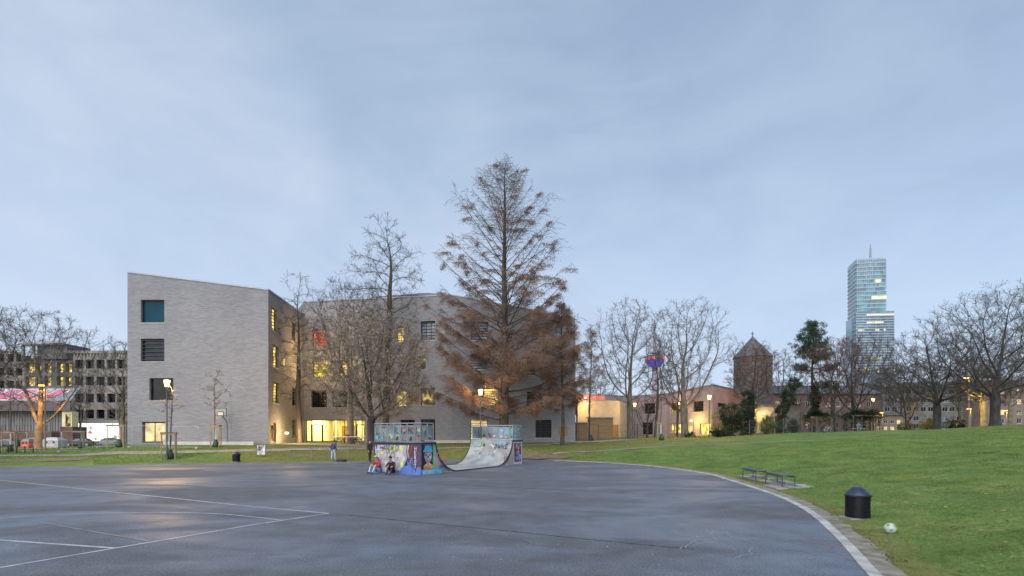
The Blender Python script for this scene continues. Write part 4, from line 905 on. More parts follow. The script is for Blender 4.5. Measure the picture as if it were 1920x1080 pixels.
mb = MB(); mb.add([(a.x-.4, Yg-.4, a.z-.3), (m1.x, Yg-.4, m1.z+.12), (m1.x, Yg+8, m1.z+.12), (a.x-.4, Yg+8, a.z-.3)], [(0, 1, 2, 3)], 'slate'); mb.add([(m1.x, Yg-.4, m1.z+.13), (b.x+.3, Yg-.4, b.z+.1), (b.x+.3, Yg+8, b.z+.1), (m1.x, Yg+8, m1.z+.13)], [(0, 1, 2, 3)], 'slate'); mb.build('roof', gh)
lw = empty('lean_to', (0, 0, 0), 'sloping yellow lit wall behind the ivy trunk', 'building')
mb = MB(); Yl = 100; a, b = pt(1400, 763, Yl), pt(1458, 763, Yl); mb.bx(a.x, b.x, Yl, Yl+4, 1, a.z, 'annex_wall'); mb.build('wall', lw)
mb = MB(); mb.bx(a.x-.3, b.x+.3, Yl-.4, Yl+4.3, a.z+.002, a.z+.35, 'slate'); mb.build('roof', lw)

# ------------------------------------------------------------------ trees
def tubes(name, branches, k, m_, smooth=True):
    P = np.concatenate([np.asarray(b, dtype=np.float64) for b in branches]); ln = np.array([len(b) for b in branches]); n = len(P)
    st_ = np.concatenate([[0], np.cumsum(ln)[:-1]]); en = st_+ln-1; bid = np.repeat(np.arange(len(ln)), ln); i = np.arange(n)
    T = P[np.minimum(i+1, en[bid]), :3]-P[np.maximum(i-1, st_[bid]), :3]; T /= np.linalg.norm(T, axis=1, keepdims=True)+1e-12
    N1 = np.cross(T, np.array([0.31, 0.93, 0.19])); N1 /= np.linalg.norm(N1, axis=1, keepdims=True)+1e-9; N2 = np.cross(T, N1)
    a = np.arange(k)*2*math.pi/k
    V = P[:, None, :3]+P[:, 3][:, None, None]*(np.cos(a)[None, :, None]*N1[:, None]+np.sin(a)[None, :, None]*N2[:, None])
    s = i[i < en[bid]]; j = np.arange(k); j2 = (j+1) % k
    q = np.stack([s[:, None]*k+j, s[:, None]*k+j2, (s[:, None]+1)*k+j2, (s[:, None]+1)*k+j], -1).reshape(-1, 4)
    return mesh_np(name, V.reshape(-1, 3), q, m_, smooth=smooth)
def nrm(x, y, z):
    l = math.sqrt(x*x+y*y+z*z)+1e-9; return x/l, y/l, z/l
def grow(r, out, p, d, L, rad, lvl, S):
    n = S['seg'][lvl]; st_ = L/n; pts = [(*p, rad)]; dirs = [d]; wg, up = S['wig'][lvl], S['up'][lvl]; tp = S['taper'][lvl]
    for i in range(n):
        d = nrm(d[0]+r.gauss(0, wg), d[1]+r.gauss(0, wg), d[2]+r.gauss(0, wg*.7)+up)
        p = (p[0]+d[0]*st_, p[1]+d[1]*st_, p[2]+d[2]*st_); pts.append((*p, max(S['rmin'], rad*(1-(1-tp)*(i+1)/n)))); dirs.append(d)
    out[lvl].append(pts)
    if lvl+1 >= len(S['n'])+1: return
    nc = S['n'][lvl]; t0 = S['t0'][lvl]; az = r.uniform(0, 6.28)
    for c in range(nc):
        t = t0+(1-t0)*((c+r.random())/nc); x = t*n; i = min(int(x), n-1); f_ = x-i
        a, b = pts[i], pts[i+1]; q = tuple(a[k]+(b[k]-a[k])*f_ for k in range(4)); dd = dirs[i+1]
        az += 2.4+r.uniform(-.5, .5); an = S['ang'][lvl]*r.uniform(.6, 1.3)*(1-.3*t)
        ux, uy, uz = nrm(dd[1], -dd[0], 0.001) if abs(dd[2]) < .99 else (1, 0, 0)
        vx, vy, vz = dd[1]*uz-dd[2]*uy, dd[2]*ux-dd[0]*uz, dd[0]*uy-dd[1]*ux
        ca, sa, co, si = math.cos(az), math.sin(az), math.cos(an), math.sin(an)
        nd = nrm(*(dd[k]*co+((ux, uy, uz)[k]*ca+(vx, vy, vz)[k]*sa)*si for k in range(3)))
        Lc = L*S['len'][lvl]*(1.15-S.get('fall', .55)*t)*r.uniform(.7, 1.2)
        grow(r, out, q[:3], nd, Lc, max(S['rmin'], q[3]*S['rr'][lvl]), lvl+1, S)
    return
def base_spec(**k):
    S = dict(seg=[8, 7, 5, 4, 3], wig=[.07, .13, .17, .2, .22], up=[.03, .06, .05, .03, .0], taper=[.45, .3, .3, .4, .5], n=[9, 9, 8, 6], t0=[.3, .25, .2, .15], ang=[.75, .75, .75, .8], len=[.62, .5, .47, .48], rr=[.42, .45, .45, .6], rmin=.011)
    S.update(k); return S
ROUND = [(0, .1), (.25, .3), (.4, .72), (.6, 1), (.8, .95), (.93, .72), (1, .35)]
DOME = [(0, .05), (.2, .3), (.28, .6), (.45, .93), (.6, 1), (.8, .97), (.92, .72), (1, .3)]
TALL = [(0, .1), (.4, .35), (.52, .85), (.66, 1), (.82, .8), (.94, .5), (1, .2)]
FAN = [(0, .1), (.25, .3), (.45, .65), (.7, .95), (.9, .9), (1, .5)]
def warp(out, H, W2, prof):
    P = np.concatenate([np.array(b) for l in out for b in l]); rel = P[:, 2]/H; rr = np.hypot(P[:, 0], P[:, 1]); zb = np.linspace(0.05, 1.0, 13); fc = []
    for a, b in zip(zb[:-1], zb[1:]):
        k = (rel >= a) & (rel < b); c = (a+b)/2
        act = np.percentile(rr[k], 95) if k.sum() > 40 else None
        fc.append(1.0 if act is None or act < .02*W2 else float(np.clip(np.interp(c, [p[0] for p in prof], [p[1] for p in prof])*W2/act, .45, 2.4)))
    fc = np.array(fc); fc = np.convolve(np.pad(fc, 1, mode='edge'), [.25, .5, .25], 'valid'); zc = (zb[:-1]+zb[1:])/2
    res = []
    for l in out:
        L2 = []
        for b in l:
            a = np.array(b); f_ = np.interp(a[:, 2]/H, zc, fc); a[:, 0] *= f_; a[:, 1] *= f_; L2.append([tuple(q) for q in a])
        res.append(L2)
    return res
def fit(out, H, W2, z_keep=0.0):
    """scale a grown skeleton to height H and crown half width W2"""
    P = np.concatenate([np.array(b) for l in out for b in l]); zm = np.percentile(P[:, 2], 99.8); rr = np.percentile(np.hypot(P[:, 0], P[:, 1]), 97)
    sz, sx = H/zm, W2/rr
    return [[[(x*sx, y*sx, z*sz, r_) for x, y, z, r_ in b] for b in l] for l in out]
def cards(name, P, size, m_, asp=2.0, droop=0.0, seed=1, mi=None, tri=True):
    """many small leaf faces at points P"""
    r = np.random.default_rng(seed); P = np.asarray(P, float); n = len(P)
    d = r.normal(size=(n, 3)); d[:, 2] = d[:, 2]*(1-droop)-droop*1.6; d /= np.linalg.norm(d, axis=1, keepdims=True)
    e = r.normal(size=(n, 3)); e = np.cross(d, e); e /= np.linalg.norm(e, axis=1, keepdims=True); s = size*r.uniform(.5, 1.4, size=(n, 1))
    V = np.stack([P-e*s*.5/asp, P+d*s*.55+e*s*.0-e*s*.25/asp, P+d*s, P+d*s*.5+e*s*.55/asp], 1) if not tri else np.stack([P-e*s*.5/asp, P+e*s*.5/asp, P+d*s], 1)
    k = V.shape[1]; return mesh_np(name, V.reshape(-1, 3), np.arange(n*k).reshape(n, k), m_)
def colonize(r, A, nodes, par, D, dk, tropz=.05, noise=.12, iters=90, maxn=2600):
    """grow branches from the trunk towards points spread through the crown"""
    P = [tuple(p) for p in nodes]; Q = np.array(P); kids = np.zeros(len(P), int)
    for p in par:
        if p >= 0: kids[p] += 1
    par = list(par); best = np.full(len(A), 1e9); near = np.zeros(len(A), int); alive = np.ones(len(A), bool); new0 = 0; di = D*14
    kd = np.zeros((len(P), 3))
    for it in range(iters):
        N = Q[new0:]
        d = np.sqrt(((A[:, None]-N[None])**2).sum(2)); j = d.argmin(1); dm = d[np.arange(len(A)), j]; k = dm < best; best[k] = dm[k]; near[k] = j[k]+new0
        alive &= best > dk; act = np.where(alive & (best < di))[0]
        if len(act) == 0 or len(P) > maxn: break
        v = A[act]-Q[near[act]]; v /= np.linalg.norm(v, axis=1, keepdims=True)+1e-9; acc = np.zeros((len(P), 3)); np.add.at(acc, near[act], v)
        src = np.unique(near[act]); src = src[kids[src] < 3]; add = []
        for i in src:
            w = acc[i]; l = np.linalg.norm(w); w = w/(l+1e-9)
            if par[i] >= 0: pd = Q[i]-Q[par[i]]; w = w*.75+pd/(np.linalg.norm(pd)+1e-9)*.6
            w = w+np.array([r.gauss(0, noise), r.gauss(0, noise), r.gauss(0, noise*.6)+tropz]); w /= np.linalg.norm(w)
            if kids[i] and w.dot(kd[i]) > .93: continue
            add.append((i, Q[i]+w*D)); kids[i] += 1; kd[i] = w
        if not add:
            alive[act[r.randrange(len(act)):][:max(1, len(act)//6)]] = False; new0 = len(Q)-1; continue
        new0 = len(P)
        for i, q in add: P.append(tuple(q)); par.append(i)
        Q = np.array(P); kids = np.concatenate([kids, np.zeros(len(add), int)]); kd = np.concatenate([kd, np.zeros((len(add), 3))])
    return Q, par
def skeleton(r, H, W2, prof, trunk_r, th, lean, nA, D, sweep, lump=.25, droop=0.0, fork=()):
    az = np.array([r.uniform(0, 6.283) for _ in range(nA)]); pz = np.linspace(.02, 1, 60); pw = np.interp(pz, [p[0] for p in prof], [p[1] for p in prof]); zmin = sweep
    wgt = np.where(pz >= zmin, pw**2, 0); wgt /= wgt.sum(); z = np.random.default_rng(r.randrange(9999)).choice(pz, nA, p=wgt)+np.array([r.uniform(-.012, .012) for _ in range(nA)])
    rad = W2*np.interp(z, pz, pw)*np.array([r.random()**.42 for _ in range(nA)])*(1+lump*np.sin(az*2+z*7+r.uniform(0, 6))*np.sin(az*3-z*11+r.uniform(0, 6)))
    A = np.stack([rad*np.cos(az)+lean[0]*H*z, rad*np.sin(az)+lean[1]*H*z, z*H], 1)
    n = max(4, int(th*H/D)); nodes = []; par = []; x = y = 0
    for i in range(n+1):
        nodes.append((x+lean[0]*H*th*i/n, y+lean[1]*H*th*i/n, H*th*i/n)); par.append(i-1); x += r.gauss(0, D*.06); y += r.gauss(0, D*.06)
    t0 = len(nodes)-1
    for fx, fy, fz in fork:
        a = Vector(nodes[t0]); b = Vector((fx*W2, fy*W2, fz*H)); m_ = max(3, int((b-a).length/D)); last = t0
        for k in range(1, m_+1): q = a.lerp(b, k/m_)+Vector((r.gauss(0, D*.08), r.gauss(0, D*.08), -.12*math.sin(k/m_*3.14)*(b-a).length)); nodes.append(tuple(q)); par.append(last); last = len(nodes)-1
    return colonize(r, A, nodes, par, D, D*1.15)
def tree(name, label, loc, H, W2, S, seed, bark='bark', twig='twig', trunk_r=.3, lean=(0, 0), group=None, leaves=None, cat='tree', multi=1, rz=0.0, prof=None, th=None, nA=900, tw=3.0, tl=.055, droop=0.0, sweep=None, D=None, fork=()):
    """one tree: trunk, limbs, crown of branches, and fine twigs"""
    r = random.Random(seed); prof = prof or ROUND; th = th or S.get('th', .3); D = D or max(.28, (W2+H*.4)/26)
    Q, par = skeleton(r, H, W2, prof, trunk_r, th, lean, nA, D, sweep if sweep is not None else max(.08, th*.75), fork=fork)
    n = len(Q); ch = [[] for _ in range(n)]
    for i in range(n):
        if par[i] >= 0: ch[par[i]].append(i)
    tips = sum(1 for c in ch if not c); rt = .010; e = max(1.42, math.log(max(tips, 2))/math.log(trunk_r/rt)); rad = np.zeros(n)
    for i in range(n-1, -1, -1): rad[i] = rt if not ch[i] else sum(rad[c]**e for c in ch[i])**(1/e)
    # smooth a little, then cut into chains along the thickest child
    for _ in range(2):
        Q2 = Q.copy()
        for i in range(n):
            if par[i] >= 0 and ch[i]: c = max(ch[i], key=lambda c: rad[c]); Q2[i] = Q[i]*.5+(Q[par[i]]+Q[c])*.25
        Q = Q2
    chains = []; st_ = [(0, None)]
    while st_:
        i, p = st_.pop(); L = [] if p is None else [(*Q[p], min(rad[p], rad[i]*1.35))]
        while True:
            L.append((*Q[i], rad[i]*(.9 if p is not None and len(L) < 2 else 1)))
            if not ch[i]: break
            c = max(ch[i], key=lambda c: rad[c]); st_ += [(q, i) for q in ch[i] if q != c]; i = c
        chains.append(L)
    main = chains[0]; main[0] = (*main[0][:2], -.4, main[0][3]*1.45); main[1] = (*main[1][:3], main[1][3]*1.08)
    limbs = [c for c in chains[1:] if c[0][3] > trunk_r*.18]; br = [c for c in chains[1:] if c[0][3] <= trunk_r*.18]
    fine = []; ax0 = np.array([lean[0]*H*.5, lean[1]*H*.5, H*.45])
    for i in range(n):
        if rad[i] > .05 or par[i] < 0: continue
        pd = Q[i]-Q[par[i]]; pd /= np.linalg.norm(pd)+1e-9; k_ = int(tw+r.random())+(1 if not ch[i] else 0); o_ = Q[i]-ax0; o_ /= np.linalg.norm(o_)+1e-9
        for k in range(k_):
            d = nrm(pd[0]*.7+o_[0]*.35+r.gauss(0, .55), pd[1]*.7+o_[1]*.35+r.gauss(0, .55), pd[2]*.7+o_[2]*.25+r.gauss(0, .5)+.1-droop); l = (W2+H*.35)*tl*r.uniform(.5, 1.35); f_ = r.random(); p = tuple(Q[i]+(Q[par[i]]-Q[i])*f_); pts = [(*p, min(.012, rad[i]))]; q = p
            for s in range(3):
                d = nrm(d[0]+r.gauss(0, .16), d[1]+r.gauss(0, .16), d[2]+r.gauss(0, .14)+.03-droop*.5); q = tuple(q[c]+d[c]*l/3 for c in range(3)); pts.append((*q, .010-.0015*s))
            fine.append(pts)
            for s in range(2):
                a_ = pts[r.randrange(1, 3)]; d2 = nrm(d[0]+r.gauss(0, .6), d[1]+r.gauss(0, .6), d[2]+r.gauss(0, .5)-droop*.6); l2 = l*r.uniform(.3, .6); m_ = tuple(a_[c]+d2[c]*l2*.5+r.gauss(0, .02) for c in range(3)); fine.append([(*a_[:3], .009), (*m_, .008), tuple(a_[c]+d2[c]*l2 for c in range(3))+(.007,)])
    root = empty(name, loc, label, cat, group, rz=rz)
    link('trunk', tubes('trunk', [main], 10, bark), root)
    if limbs: link('limbs', tubes('limbs', limbs, 7, bark), root)
    if br: link('crown', tubes('crown', br, 4, twig), root)
    if fine: tag(link('twigs', tubes('twigs', fine, 3, twig), root), kind='stuff')
    if leaves:
        m_, n_, size, dr, zmax = leaves; P = np.concatenate([np.array(b)[1:, :3] for b in fine]); rr = np.random.default_rng(seed)
        P = P[P[:, 2] < zmax*H]; P = P[rr.integers(0, len(P), n_)]+rr.normal(size=(n_, 3))*.10
        tag(link('foliage', cards('foliage', P, size, m_, 1.6, dr, seed), root), kind='stuff')
    return root
def at_top(px_base, Y, py_top): g = gy(px_base, Y); return g, zat(py_top, Y)-g.z
def wpx(px, Y): return px/F*Y

# the great bare larch-like tree with rust coloured sprays
def spire_tree(label, loc, H, prof, seed, n_br, bare, dens, trunk_r, cat='tree', nsec=15, full=False):
    r = random.Random(seed); out = [[], [], [], []]; fol = []
    tr = []; x = y = 0
    for i in range(25):
        t = i/24; tr.append((x, y, H*t-(.5 if i == 0 else 0), trunk_r*(1.35-.35*min(1, t*12))*(1-t)**.85+.02)); x += r.gauss(0, .03); y += r.gauss(0, .03)
    out[0].append(tr); az = 0
    for i in range(n_br):
        t = bare+(1-bare)*((i+r.random())/n_br)**.95; z = H*t; az += 2.39+r.uniform(-.4, .4)
        k = min(int(t*24), 23); b0_ = tr[k]; el = R(np.interp(t, [0, .12, .3, .6, 1], [0, 12, 28, 40, 55])+r.uniform(-9, 9)); n = 8; Rm = 2.0
        for _ in range(6): Rm = .5*Rm+.5*np.interp(min(1, t+Rm*math.tan(el)/H), [p[0] for p in prof], [p[1] for p in prof])
        Rm *= r.uniform(.95, 1.2) if not full else r.uniform(.85, 1.1)
        if r.random() < .06: Rm *= .65
        d = (math.cos(az)*math.cos(el), math.sin(az)*math.cos(el), math.sin(el)); L = Rm/max(.45, math.cos(el)*.92); p = (b0_[0], b0_[1], z); rad = max(.016, b0_[3]*r.uniform(.14, .25)); pts = [(*p, rad)]; up = .07 if t < .5 else .02
        for q in range(n):
            d = nrm(d[0]+r.gauss(0, .06), d[1]+r.gauss(0, .06), d[2]+r.gauss(0, .05)+up*(q/n)); p = tuple(p[c]+d[c]*L/n for c in range(3)); pts.append((*p, max(.011, rad*(1-.85*(q+1)/n))))
        out[1].append(pts); rel = L/8.0; m_ = max(4, int(nsec*min(1, .35+rel)*(1-.35*t)))
        for s in range(m_):
            f_ = .22+.78*(s+r.random())/m_; xx = f_*n; ii = min(int(xx), n-1); a, b = pts[ii], pts[ii+1]; q0 = tuple(a[c]+(b[c]-a[c])*(xx-ii) for c in range(3))
            sd = 1 if s % 2 else -1; dv_ = nrm(b[0]-a[0], b[1]-a[1], b[2]-a[2]); sv_ = nrm(-dv_[1]*sd, dv_[0]*sd, 0); ln = (.35+L*.26*(1.15-f_*.8))*r.uniform(.6, 1.2)
            dd = nrm(dv_[0]*.65+sv_[0]*.8, dv_[1]*.65+sv_[1]*.8, dv_[2]*.4+r.uniform(-.35, .25)); sp = [(*q0, max(.009, rad*.25))]; p = q0
            for w_ in range(4):
                dd = nrm(dd[0]+r.gauss(0, .13), dd[1]+r.gauss(0, .13), dd[2]+r.gauss(0, .1)-.1*(1-t)); p = tuple(p[c]+dd[c]*ln/4 for c in range(3)); sp.append((*p, .009))
            out[2].append(sp)
            low_ = 1.0 if full else np.interp(t, [0, .25, .38, .5, .65, 1], [1, 1, .62, .34, .18, .0])
            nt_ = 4
            for w_ in range(nt_):
                g = r.random(); kk = min(3, int(g*4)); a2, b2_ = sp[kk], sp[kk+1]; q1 = tuple(a2[c]+(b2_[c]-a2[c])*(g*4-kk) for c in range(3)); l2 = r.uniform(.25, .7)*(.6+.4*min(1, rel))
                d2 = nrm(dd[0]+r.gauss(0, .6), dd[1]+r.gauss(0, .6), dd[2]-.3+r.gauss(0, .45)); e = tuple(q1[c]+d2[c]*l2 for c in range(3)); mid_ = tuple((q1[c]+e[c])/2+r.gauss(0, .03) for c in range(3))
                out[3].append([(*q1, .009), (*mid_, .008), (*e, .007)])
            clump = .5+.5*math.sin(az*3+z*.9+seed)*math.sin(z*.7-az*2)
            if f_ > .28 and r.random() < low_*(.15+.8*f_)*(.2+1.0*clump):
                for w_ in range(max(1, int(dens*.19*r.uniform(.2, 1.8)))):
                    g = r.random(); kk = min(3, int(g*4)); a2, b2_ = sp[kk], sp[kk+1]; q1 = [a2[c]+(b2_[c]-a2[c])*(g*4-kk) for c in range(3)]; hl = r.uniform(.2, .85)*(.5+.5*low_)
                    for v_ in range(max(3, int(hl*15))): t_ = r.random(); fol.append((q1[0]+r.gauss(0, .12+.12*t_), q1[1]+r.gauss(0, .12+.12*t_), q1[2]+.1-hl*t_))
    root = empty('conifer_tree', loc, label, cat)
    link('trunk', tubes('trunk', out[0], 12, 'bark'), root); link('limbs', tubes('limbs', out[1], 6, 'bark'), root); link('crown', tubes('crown', out[2], 3, 'twig'), root)
    tag(link('twigs', tubes('twigs', out[3], 3, 'twig_red'), root), kind='stuff')
    tag(link('foliage', cards('foliage', fol, .12, 'leaf_rust', 2.8, .7, seed), root), kind='stuff')
    return root
g = gy(945, 55); H_ = zat(315, 55)-g.z
spire_tree('towering bare conifer with rust brown sprays behind the skate ramp', g, H_, [(0, 3), (.08, 5), (.16, 7.2), (.25, 7.7), (.36, 7.4), (.51, 6.5), (.64, 5.6), (.75, 5.0), (.84, 4.3), (.9, 3.3), (.96, 1.9), (1, .5)], 4, 135, .09, 270, .52, nsec=29)
g = gy(1055, 57); spire_tree('smaller rust brown conifer at the right end of the grey school', g, zat(568, 57)-g.z, [(0, 1.6), (.3, 2.2), (.5, 2.4), (.75, 2.0), (.93, 1.1), (1, .3)], 9, 78, .24, 120, .2, nsec=17, full=True)
g = gy(1106, 66); spire_tree('thin wispy rust tinted young conifer beside the school corner', g, zat(610, 66)-g.z, [(0, .6), (.3, 2.0), (.6, 1.9), (1, .2)], 12, 46, .33, 80, .1, nsec=9, full=True)

B = {}
def T(name, label, px, Y, top, half, seed, **k):
    g, H_ = at_top(px, Y, top); return tree(name, label, g, H_, wpx(half, Y), B, seed, **k)
HIGH = [(0, .1), (.22, .2), (.36, .62), (.55, .95), (.75, 1), (.9, .85), (1, .45)]
T('plane_tree', 'forked plane tree with trunk lit orange, left of the photo', 70, 70, 585, 100, 21, bark='bark_plane', twig='twig', trunk_r=.44, th=.17, sweep=.3, prof=HIGH, nA=1100, fork=[(-.22, .05, .40), (.16, -.1, .46), (.5, .1, .37)])
T('plane_tree', 'bare plane tree at the left edge of the grey school', 229, 78, 640, 46, 23, bark='bark_plane', trunk_r=.36, th=.25, prof=HIGH, nA=650)
T('bare_tree', 'bare tree reaching in from beyond the left edge', -95, 52, 560, 122, 25, trunk_r=.4, th=.3, nA=900)
T('bare_tree', 'slim bare tree with drooping side branches before the lit school wing', 563, 56.5, 520, 66, 28, bark='bark', trunk_r=.26, th=.72, sweep=.25, nA=330, prof=[(0, .1), (.22, .55), (.35, .9), (.55, 1), (.75, .72), (.9, .5), (1, .3)], tw=2.2, droop=.04, D=.5)
T('bare_tree', 'bare tree with pale trunk and fanned dark branches left of the bushy tree', 658, 57, 533, 84, 31, bark='bark_plane', trunk_r=.36, th=.28, prof=FAN, nA=650)
T('bare_tree', 'tall bare tree rising above the school roof', 722, 60, 405, 80, 33, trunk_r=.42, th=.82, sweep=.45, prof=TALL, nA=560, tw=2.4, droop=.03)
T('bushy_tree', 'dense bushy tree with withered ochre leaves behind the left ramp deck', 697, 51, 588, 112, 35, bark='bark_dark', twig='twig_dry', trunk_r=.40, th=.16, sweep=.2, prof=DOME, nA=1500, tw=3.4, leaves=('leaf_ochre', 25000, .13, .3, 1.0))
T('plane_tree', 'large bare plane tree left of the telecom tower', 1182, 72, 566, 72, 41, bark='bark_grey', twig='twig_grey', trunk_r=.42, th=.27, prof=HIGH, nA=800, tw=2.5)
T('plane_tree', 'large bare plane tree right of the telecom tower, ivy at its foot', 1284, 70, 566, 82, 45, bark='bark_grey', twig='twig_grey', trunk_r=.46, th=.25, prof=HIGH, nA=900, tw=2.5)
T('bare_tree', 'slender leaning bare tree in front of the telecom tower', 1228, 74, 640, 34, 47, trunk_r=.18, th=.5, lean=(.06, 0), nA=200)
T('bare_tree', 'small dark crooked tree between the two plane trees', 1213, 73, 742, 24, 49, bark='bark_dark', trunk_r=.16, th=.15, nA=260)
T('bare_tree', 'brown twiggy tree behind the right plane tree', 1270, 76, 655, 46, 50, twig='twig_red', trunk_r=.18, nA=300)
T('bare_tree', 'dark bare tree in front of the stone tower', 1411, 84, 640, 46, 52, bark='bark_dark', twig='twig_red', trunk_r=.3, th=.25, nA=900, leaves=('leaf_rust', 2200, .14, .3, 1))
T('bare_tree', 'bare tree with reddish twigs right of the pine', 1563, 79, 640, 66, 54, bark='bark_dark', twig='twig_red', trunk_r=.32, th=.15, prof=FAN, nA=1000)
T('bare_tree', 'dense bare tree with reddish twigs before the skyscraper', 1602, 83, 628, 66, 56, bark='bark_dark', twig='twig_red', trunk_r=.34, th=.18, prof=ROUND, nA=1300)
T('bare_tree', 'small many stemmed bare tree right of the skyscraper', 1700, 74, 672, 52, 58, bark='bark_dark', trunk_r=.22, th=.1, prof=FAN, nA=600)
T('bare_tree', 'stout pollarded bare tree with low wide limbs on the hill crest', 1757, 64, 615, 104, 60, bark='bark_dark', trunk_r=.42, th=.22, sweep=.25, nA=1100, tw=2.4, prof=[(0, .1), (.2, .3), (.3, .85), (.5, 1), (.7, .95), (.9, .7), (1, .35)])
T('bare_tree', 'largest spreading bare tree on the hill crest, far right', 1866, 57, 546, 128, 62, bark='bark_dark', trunk_r=.46, th=.16, sweep=.22, nA=1700, prof=[(0, .1), (.15, .3), (.25, .8), (.45, 1), (.7, .95), (.88, .75), (1, .4)])
T('plane_tree', 'leaning plane tree with trunk lit yellow by the street lamp', 1845, 72, 640, 56, 64, bark='bark_plane', trunk_r=.4, th=.35, lean=(-.05, 0), nA=500, prof=HIGH)
T('bare_tree', 'bare tree with lit trunk nearest the pink house', 1893, 80, 660, 56, 66, bark='bark_plane', twig='twig_red', trunk_r=.3, nA=600)
T('bare_tree', 'bare tree just beyond the right edge', 1985, 62, 560, 78, 68, bark='bark_dark', trunk_r=.4, nA=700)
# thin far trees that fill the gaps behind
fars = [('hazy bare tree behind the lit annex', 1128, 108, 690, 34), ('distant bare tree behind the stone tower', 1462, 128, 655, 40), ('distant bare tree over the office block', 1690, 120, 690, 42), ('distant bare tree behind the stout pollarded tree', 1800, 118, 668, 45), ('bare tree close behind the brick house', 1500, 112, 700, 36), ('bare tree in front of the concrete block', 150, 104, 690, 26)]
far0 = None
for i, (lab, px, Y, top, w_) in enumerate(fars):
    g, H_ = at_top(px, Y, top)
    if i % 3 == 0: far0 = tree('bare_tree', lab, g, H_, wpx(w_, Y), B, 70+i, 'bark', 'twig', .25, group='far bare trees', nA=520); h0, w0 = H_, wpx(w_, Y)
    else:
        c_ = copy_tree(far0); c_.location = g; c_['label'] = lab; c_.scale = (wpx(w_, Y)/w0,)*2+(H_/h0,); c_.rotation_euler.z = 1.3*i
# pine
def pine():
    g = gy(1524, 85); H = zat(611, 85)-g.z; r = random.Random(8); out = [[], []]; tr = [(0, 0, H*t-(.3 if t == 0 else 0), .3*(1-t)+.04) for t in np.linspace(0, 1, 14)]; tr = [(x+.12*math.sin(z*.5), y, z, q) for x, y, z, q in tr]; out[0].append(tr); fol = []
    for i in range(44):
        t = .42+.58*i/43; z = H*t; az = i*2.4+r.uniform(-.4, .4); L = np.interp(t, [.42, .55, .75, .9, 1], [3.4, 4.3, 3.5, 2.4, .7])*r.uniform(.5, 1.2); el = R(r.uniform(-5, 35)+25*(t-.5))
        if t < .55 and r.random() < .5: continue
        d = (math.cos(az)*math.cos(el), math.sin(az)*math.cos(el), math.sin(el)); pts = []
        for k in range(6): f_ = k/5; pts.append((d[0]*L*f_+.12*math.sin(z*.5), d[1]*L*f_, z+d[2]*L*f_+.25*f_*f_, .06*(1-f_)+.012))
        out[1].append(pts)
        for k in range(int(10*L/3)+3):
            f_ = r.uniform(.4, 1.02); c_ = (d[0]*L*f_+r.gauss(0, .38), d[1]*L*f_+r.gauss(0, .38), z+d[2]*L*f_+.25*f_*f_+r.gauss(.1, .22)); s_ = r.uniform(.16, .34)
            for q in range(70): fol.append((c_[0]+r.gauss(0, s_), c_[1]+r.gauss(0, s_), c_[2]+r.gauss(0, s_*.6)))
    root = empty('pine_tree', g, 'dark green pine standing among the bare trees', 'tree')
    link('trunk', tubes('trunk', out[0], 8, 'bark'), root); link('limbs', tubes('limbs', out[1], 5, 'bark'), root); tag(link('foliage', cards('foliage', fol, .2, 'needle', 2.5, -.3, 5), root), kind='stuff')
pine()
# evergreen masses: stems + leaf cards in lumpy volumes
def shrub(name, label, g, blobs, n, size, m_, seed, stem='bark_dark', cat='shrub', group=None, asp=1.3):
    r = np.random.default_rng(seed); n = int(n*1.9); P = []; w_ = np.array([b[3]*b[4] for b in blobs], float); w_ /= w_.sum(); stems = []
    for (x, y, z, rx, rz), k in zip(blobs, (w_*n).astype(int)):
        sub = max(3, k//60); c_ = r.normal(size=(sub, 3)); c_ /= np.linalg.norm(c_, axis=1, keepdims=True); c_ *= r.uniform(.45, 1, size=(sub, 1))**.5
        c_ = c_*np.array([rx, rx, rz])+np.array([x, y, z]); q = c_[r.integers(0, sub, k)]+r.normal(size=(k, 3))*min(rx, rz)*.18; q = q[q[:, 2] > .02]; P.append(q)
        for i in range(0, sub, max(1, sub//6)): stems.append([(0, 0, -.2, .05), (x*.4+c_[i, 0]*.25, y*.4, max(.3, z*.5), .035), (*c_[i], .012)])
    root = empty(name, g, label, cat, group)
    link('stem', tubes('stem', stems, 5, stem), root); tag(link('foliage', cards('foliage', np.concatenate(P), size, m_, asp, 0, seed, tri=False), root), kind='stuff')
    return root
shrub('evergreen_shrub', 'dark evergreen holly shrub right of the lit pavilion doors', gy(1370, 68), [(0, 0, 3.0, 1.5, 1.3), (.2, 0, 1.8, 1.1, 1.2), (.1, 0, .5, 2.6, .6), (-1.6, 0, .45, 1.2, .5)], 6500, .16, 'ivy', 1)
shrub('yellow_shrub', 'loose yellow leaved shrub left of the holly', gy(1346, 68.5), [(0, 0, 2.2, .9, 1.4), (-.2, 0, 1.0, 1.0, .8)], 1100, .12, 'leaf_yellow', 2)
shrub('ivy_column', 'upright dark ivy column before the stone tower', gy(1402, 70), [(0, 0, 1.5, 1.0, 1.5), (.2, 0, 3.6, 1.1, 1.4), (.1, 0, 5.2, .8, 1.0)], 5000, .15, 'ivy', 3)
shrub('leaning_ivy', 'ivy smothered trunk leaning right toward the gabled house', gy(1455, 78), [(.2, 0, 1.2, .9, 1.3), (1.0, 0, 3.2, .9, 1.2), (1.9, 0, 5.4, .95, 1.3), (2.8, 0, 7.4, .8, 1.0)], 5000, .16, 'ivy', 4)
shrub('ivy_column', 'slim ivy column under the pine', gy(1528, 82), [(0, 0, 2.6, .9, 1.6), (0, 0, 5.2, .8, 1.4), (0, 0, 7.2, .5, .9)], 4000, .16, 'ivy', 5)
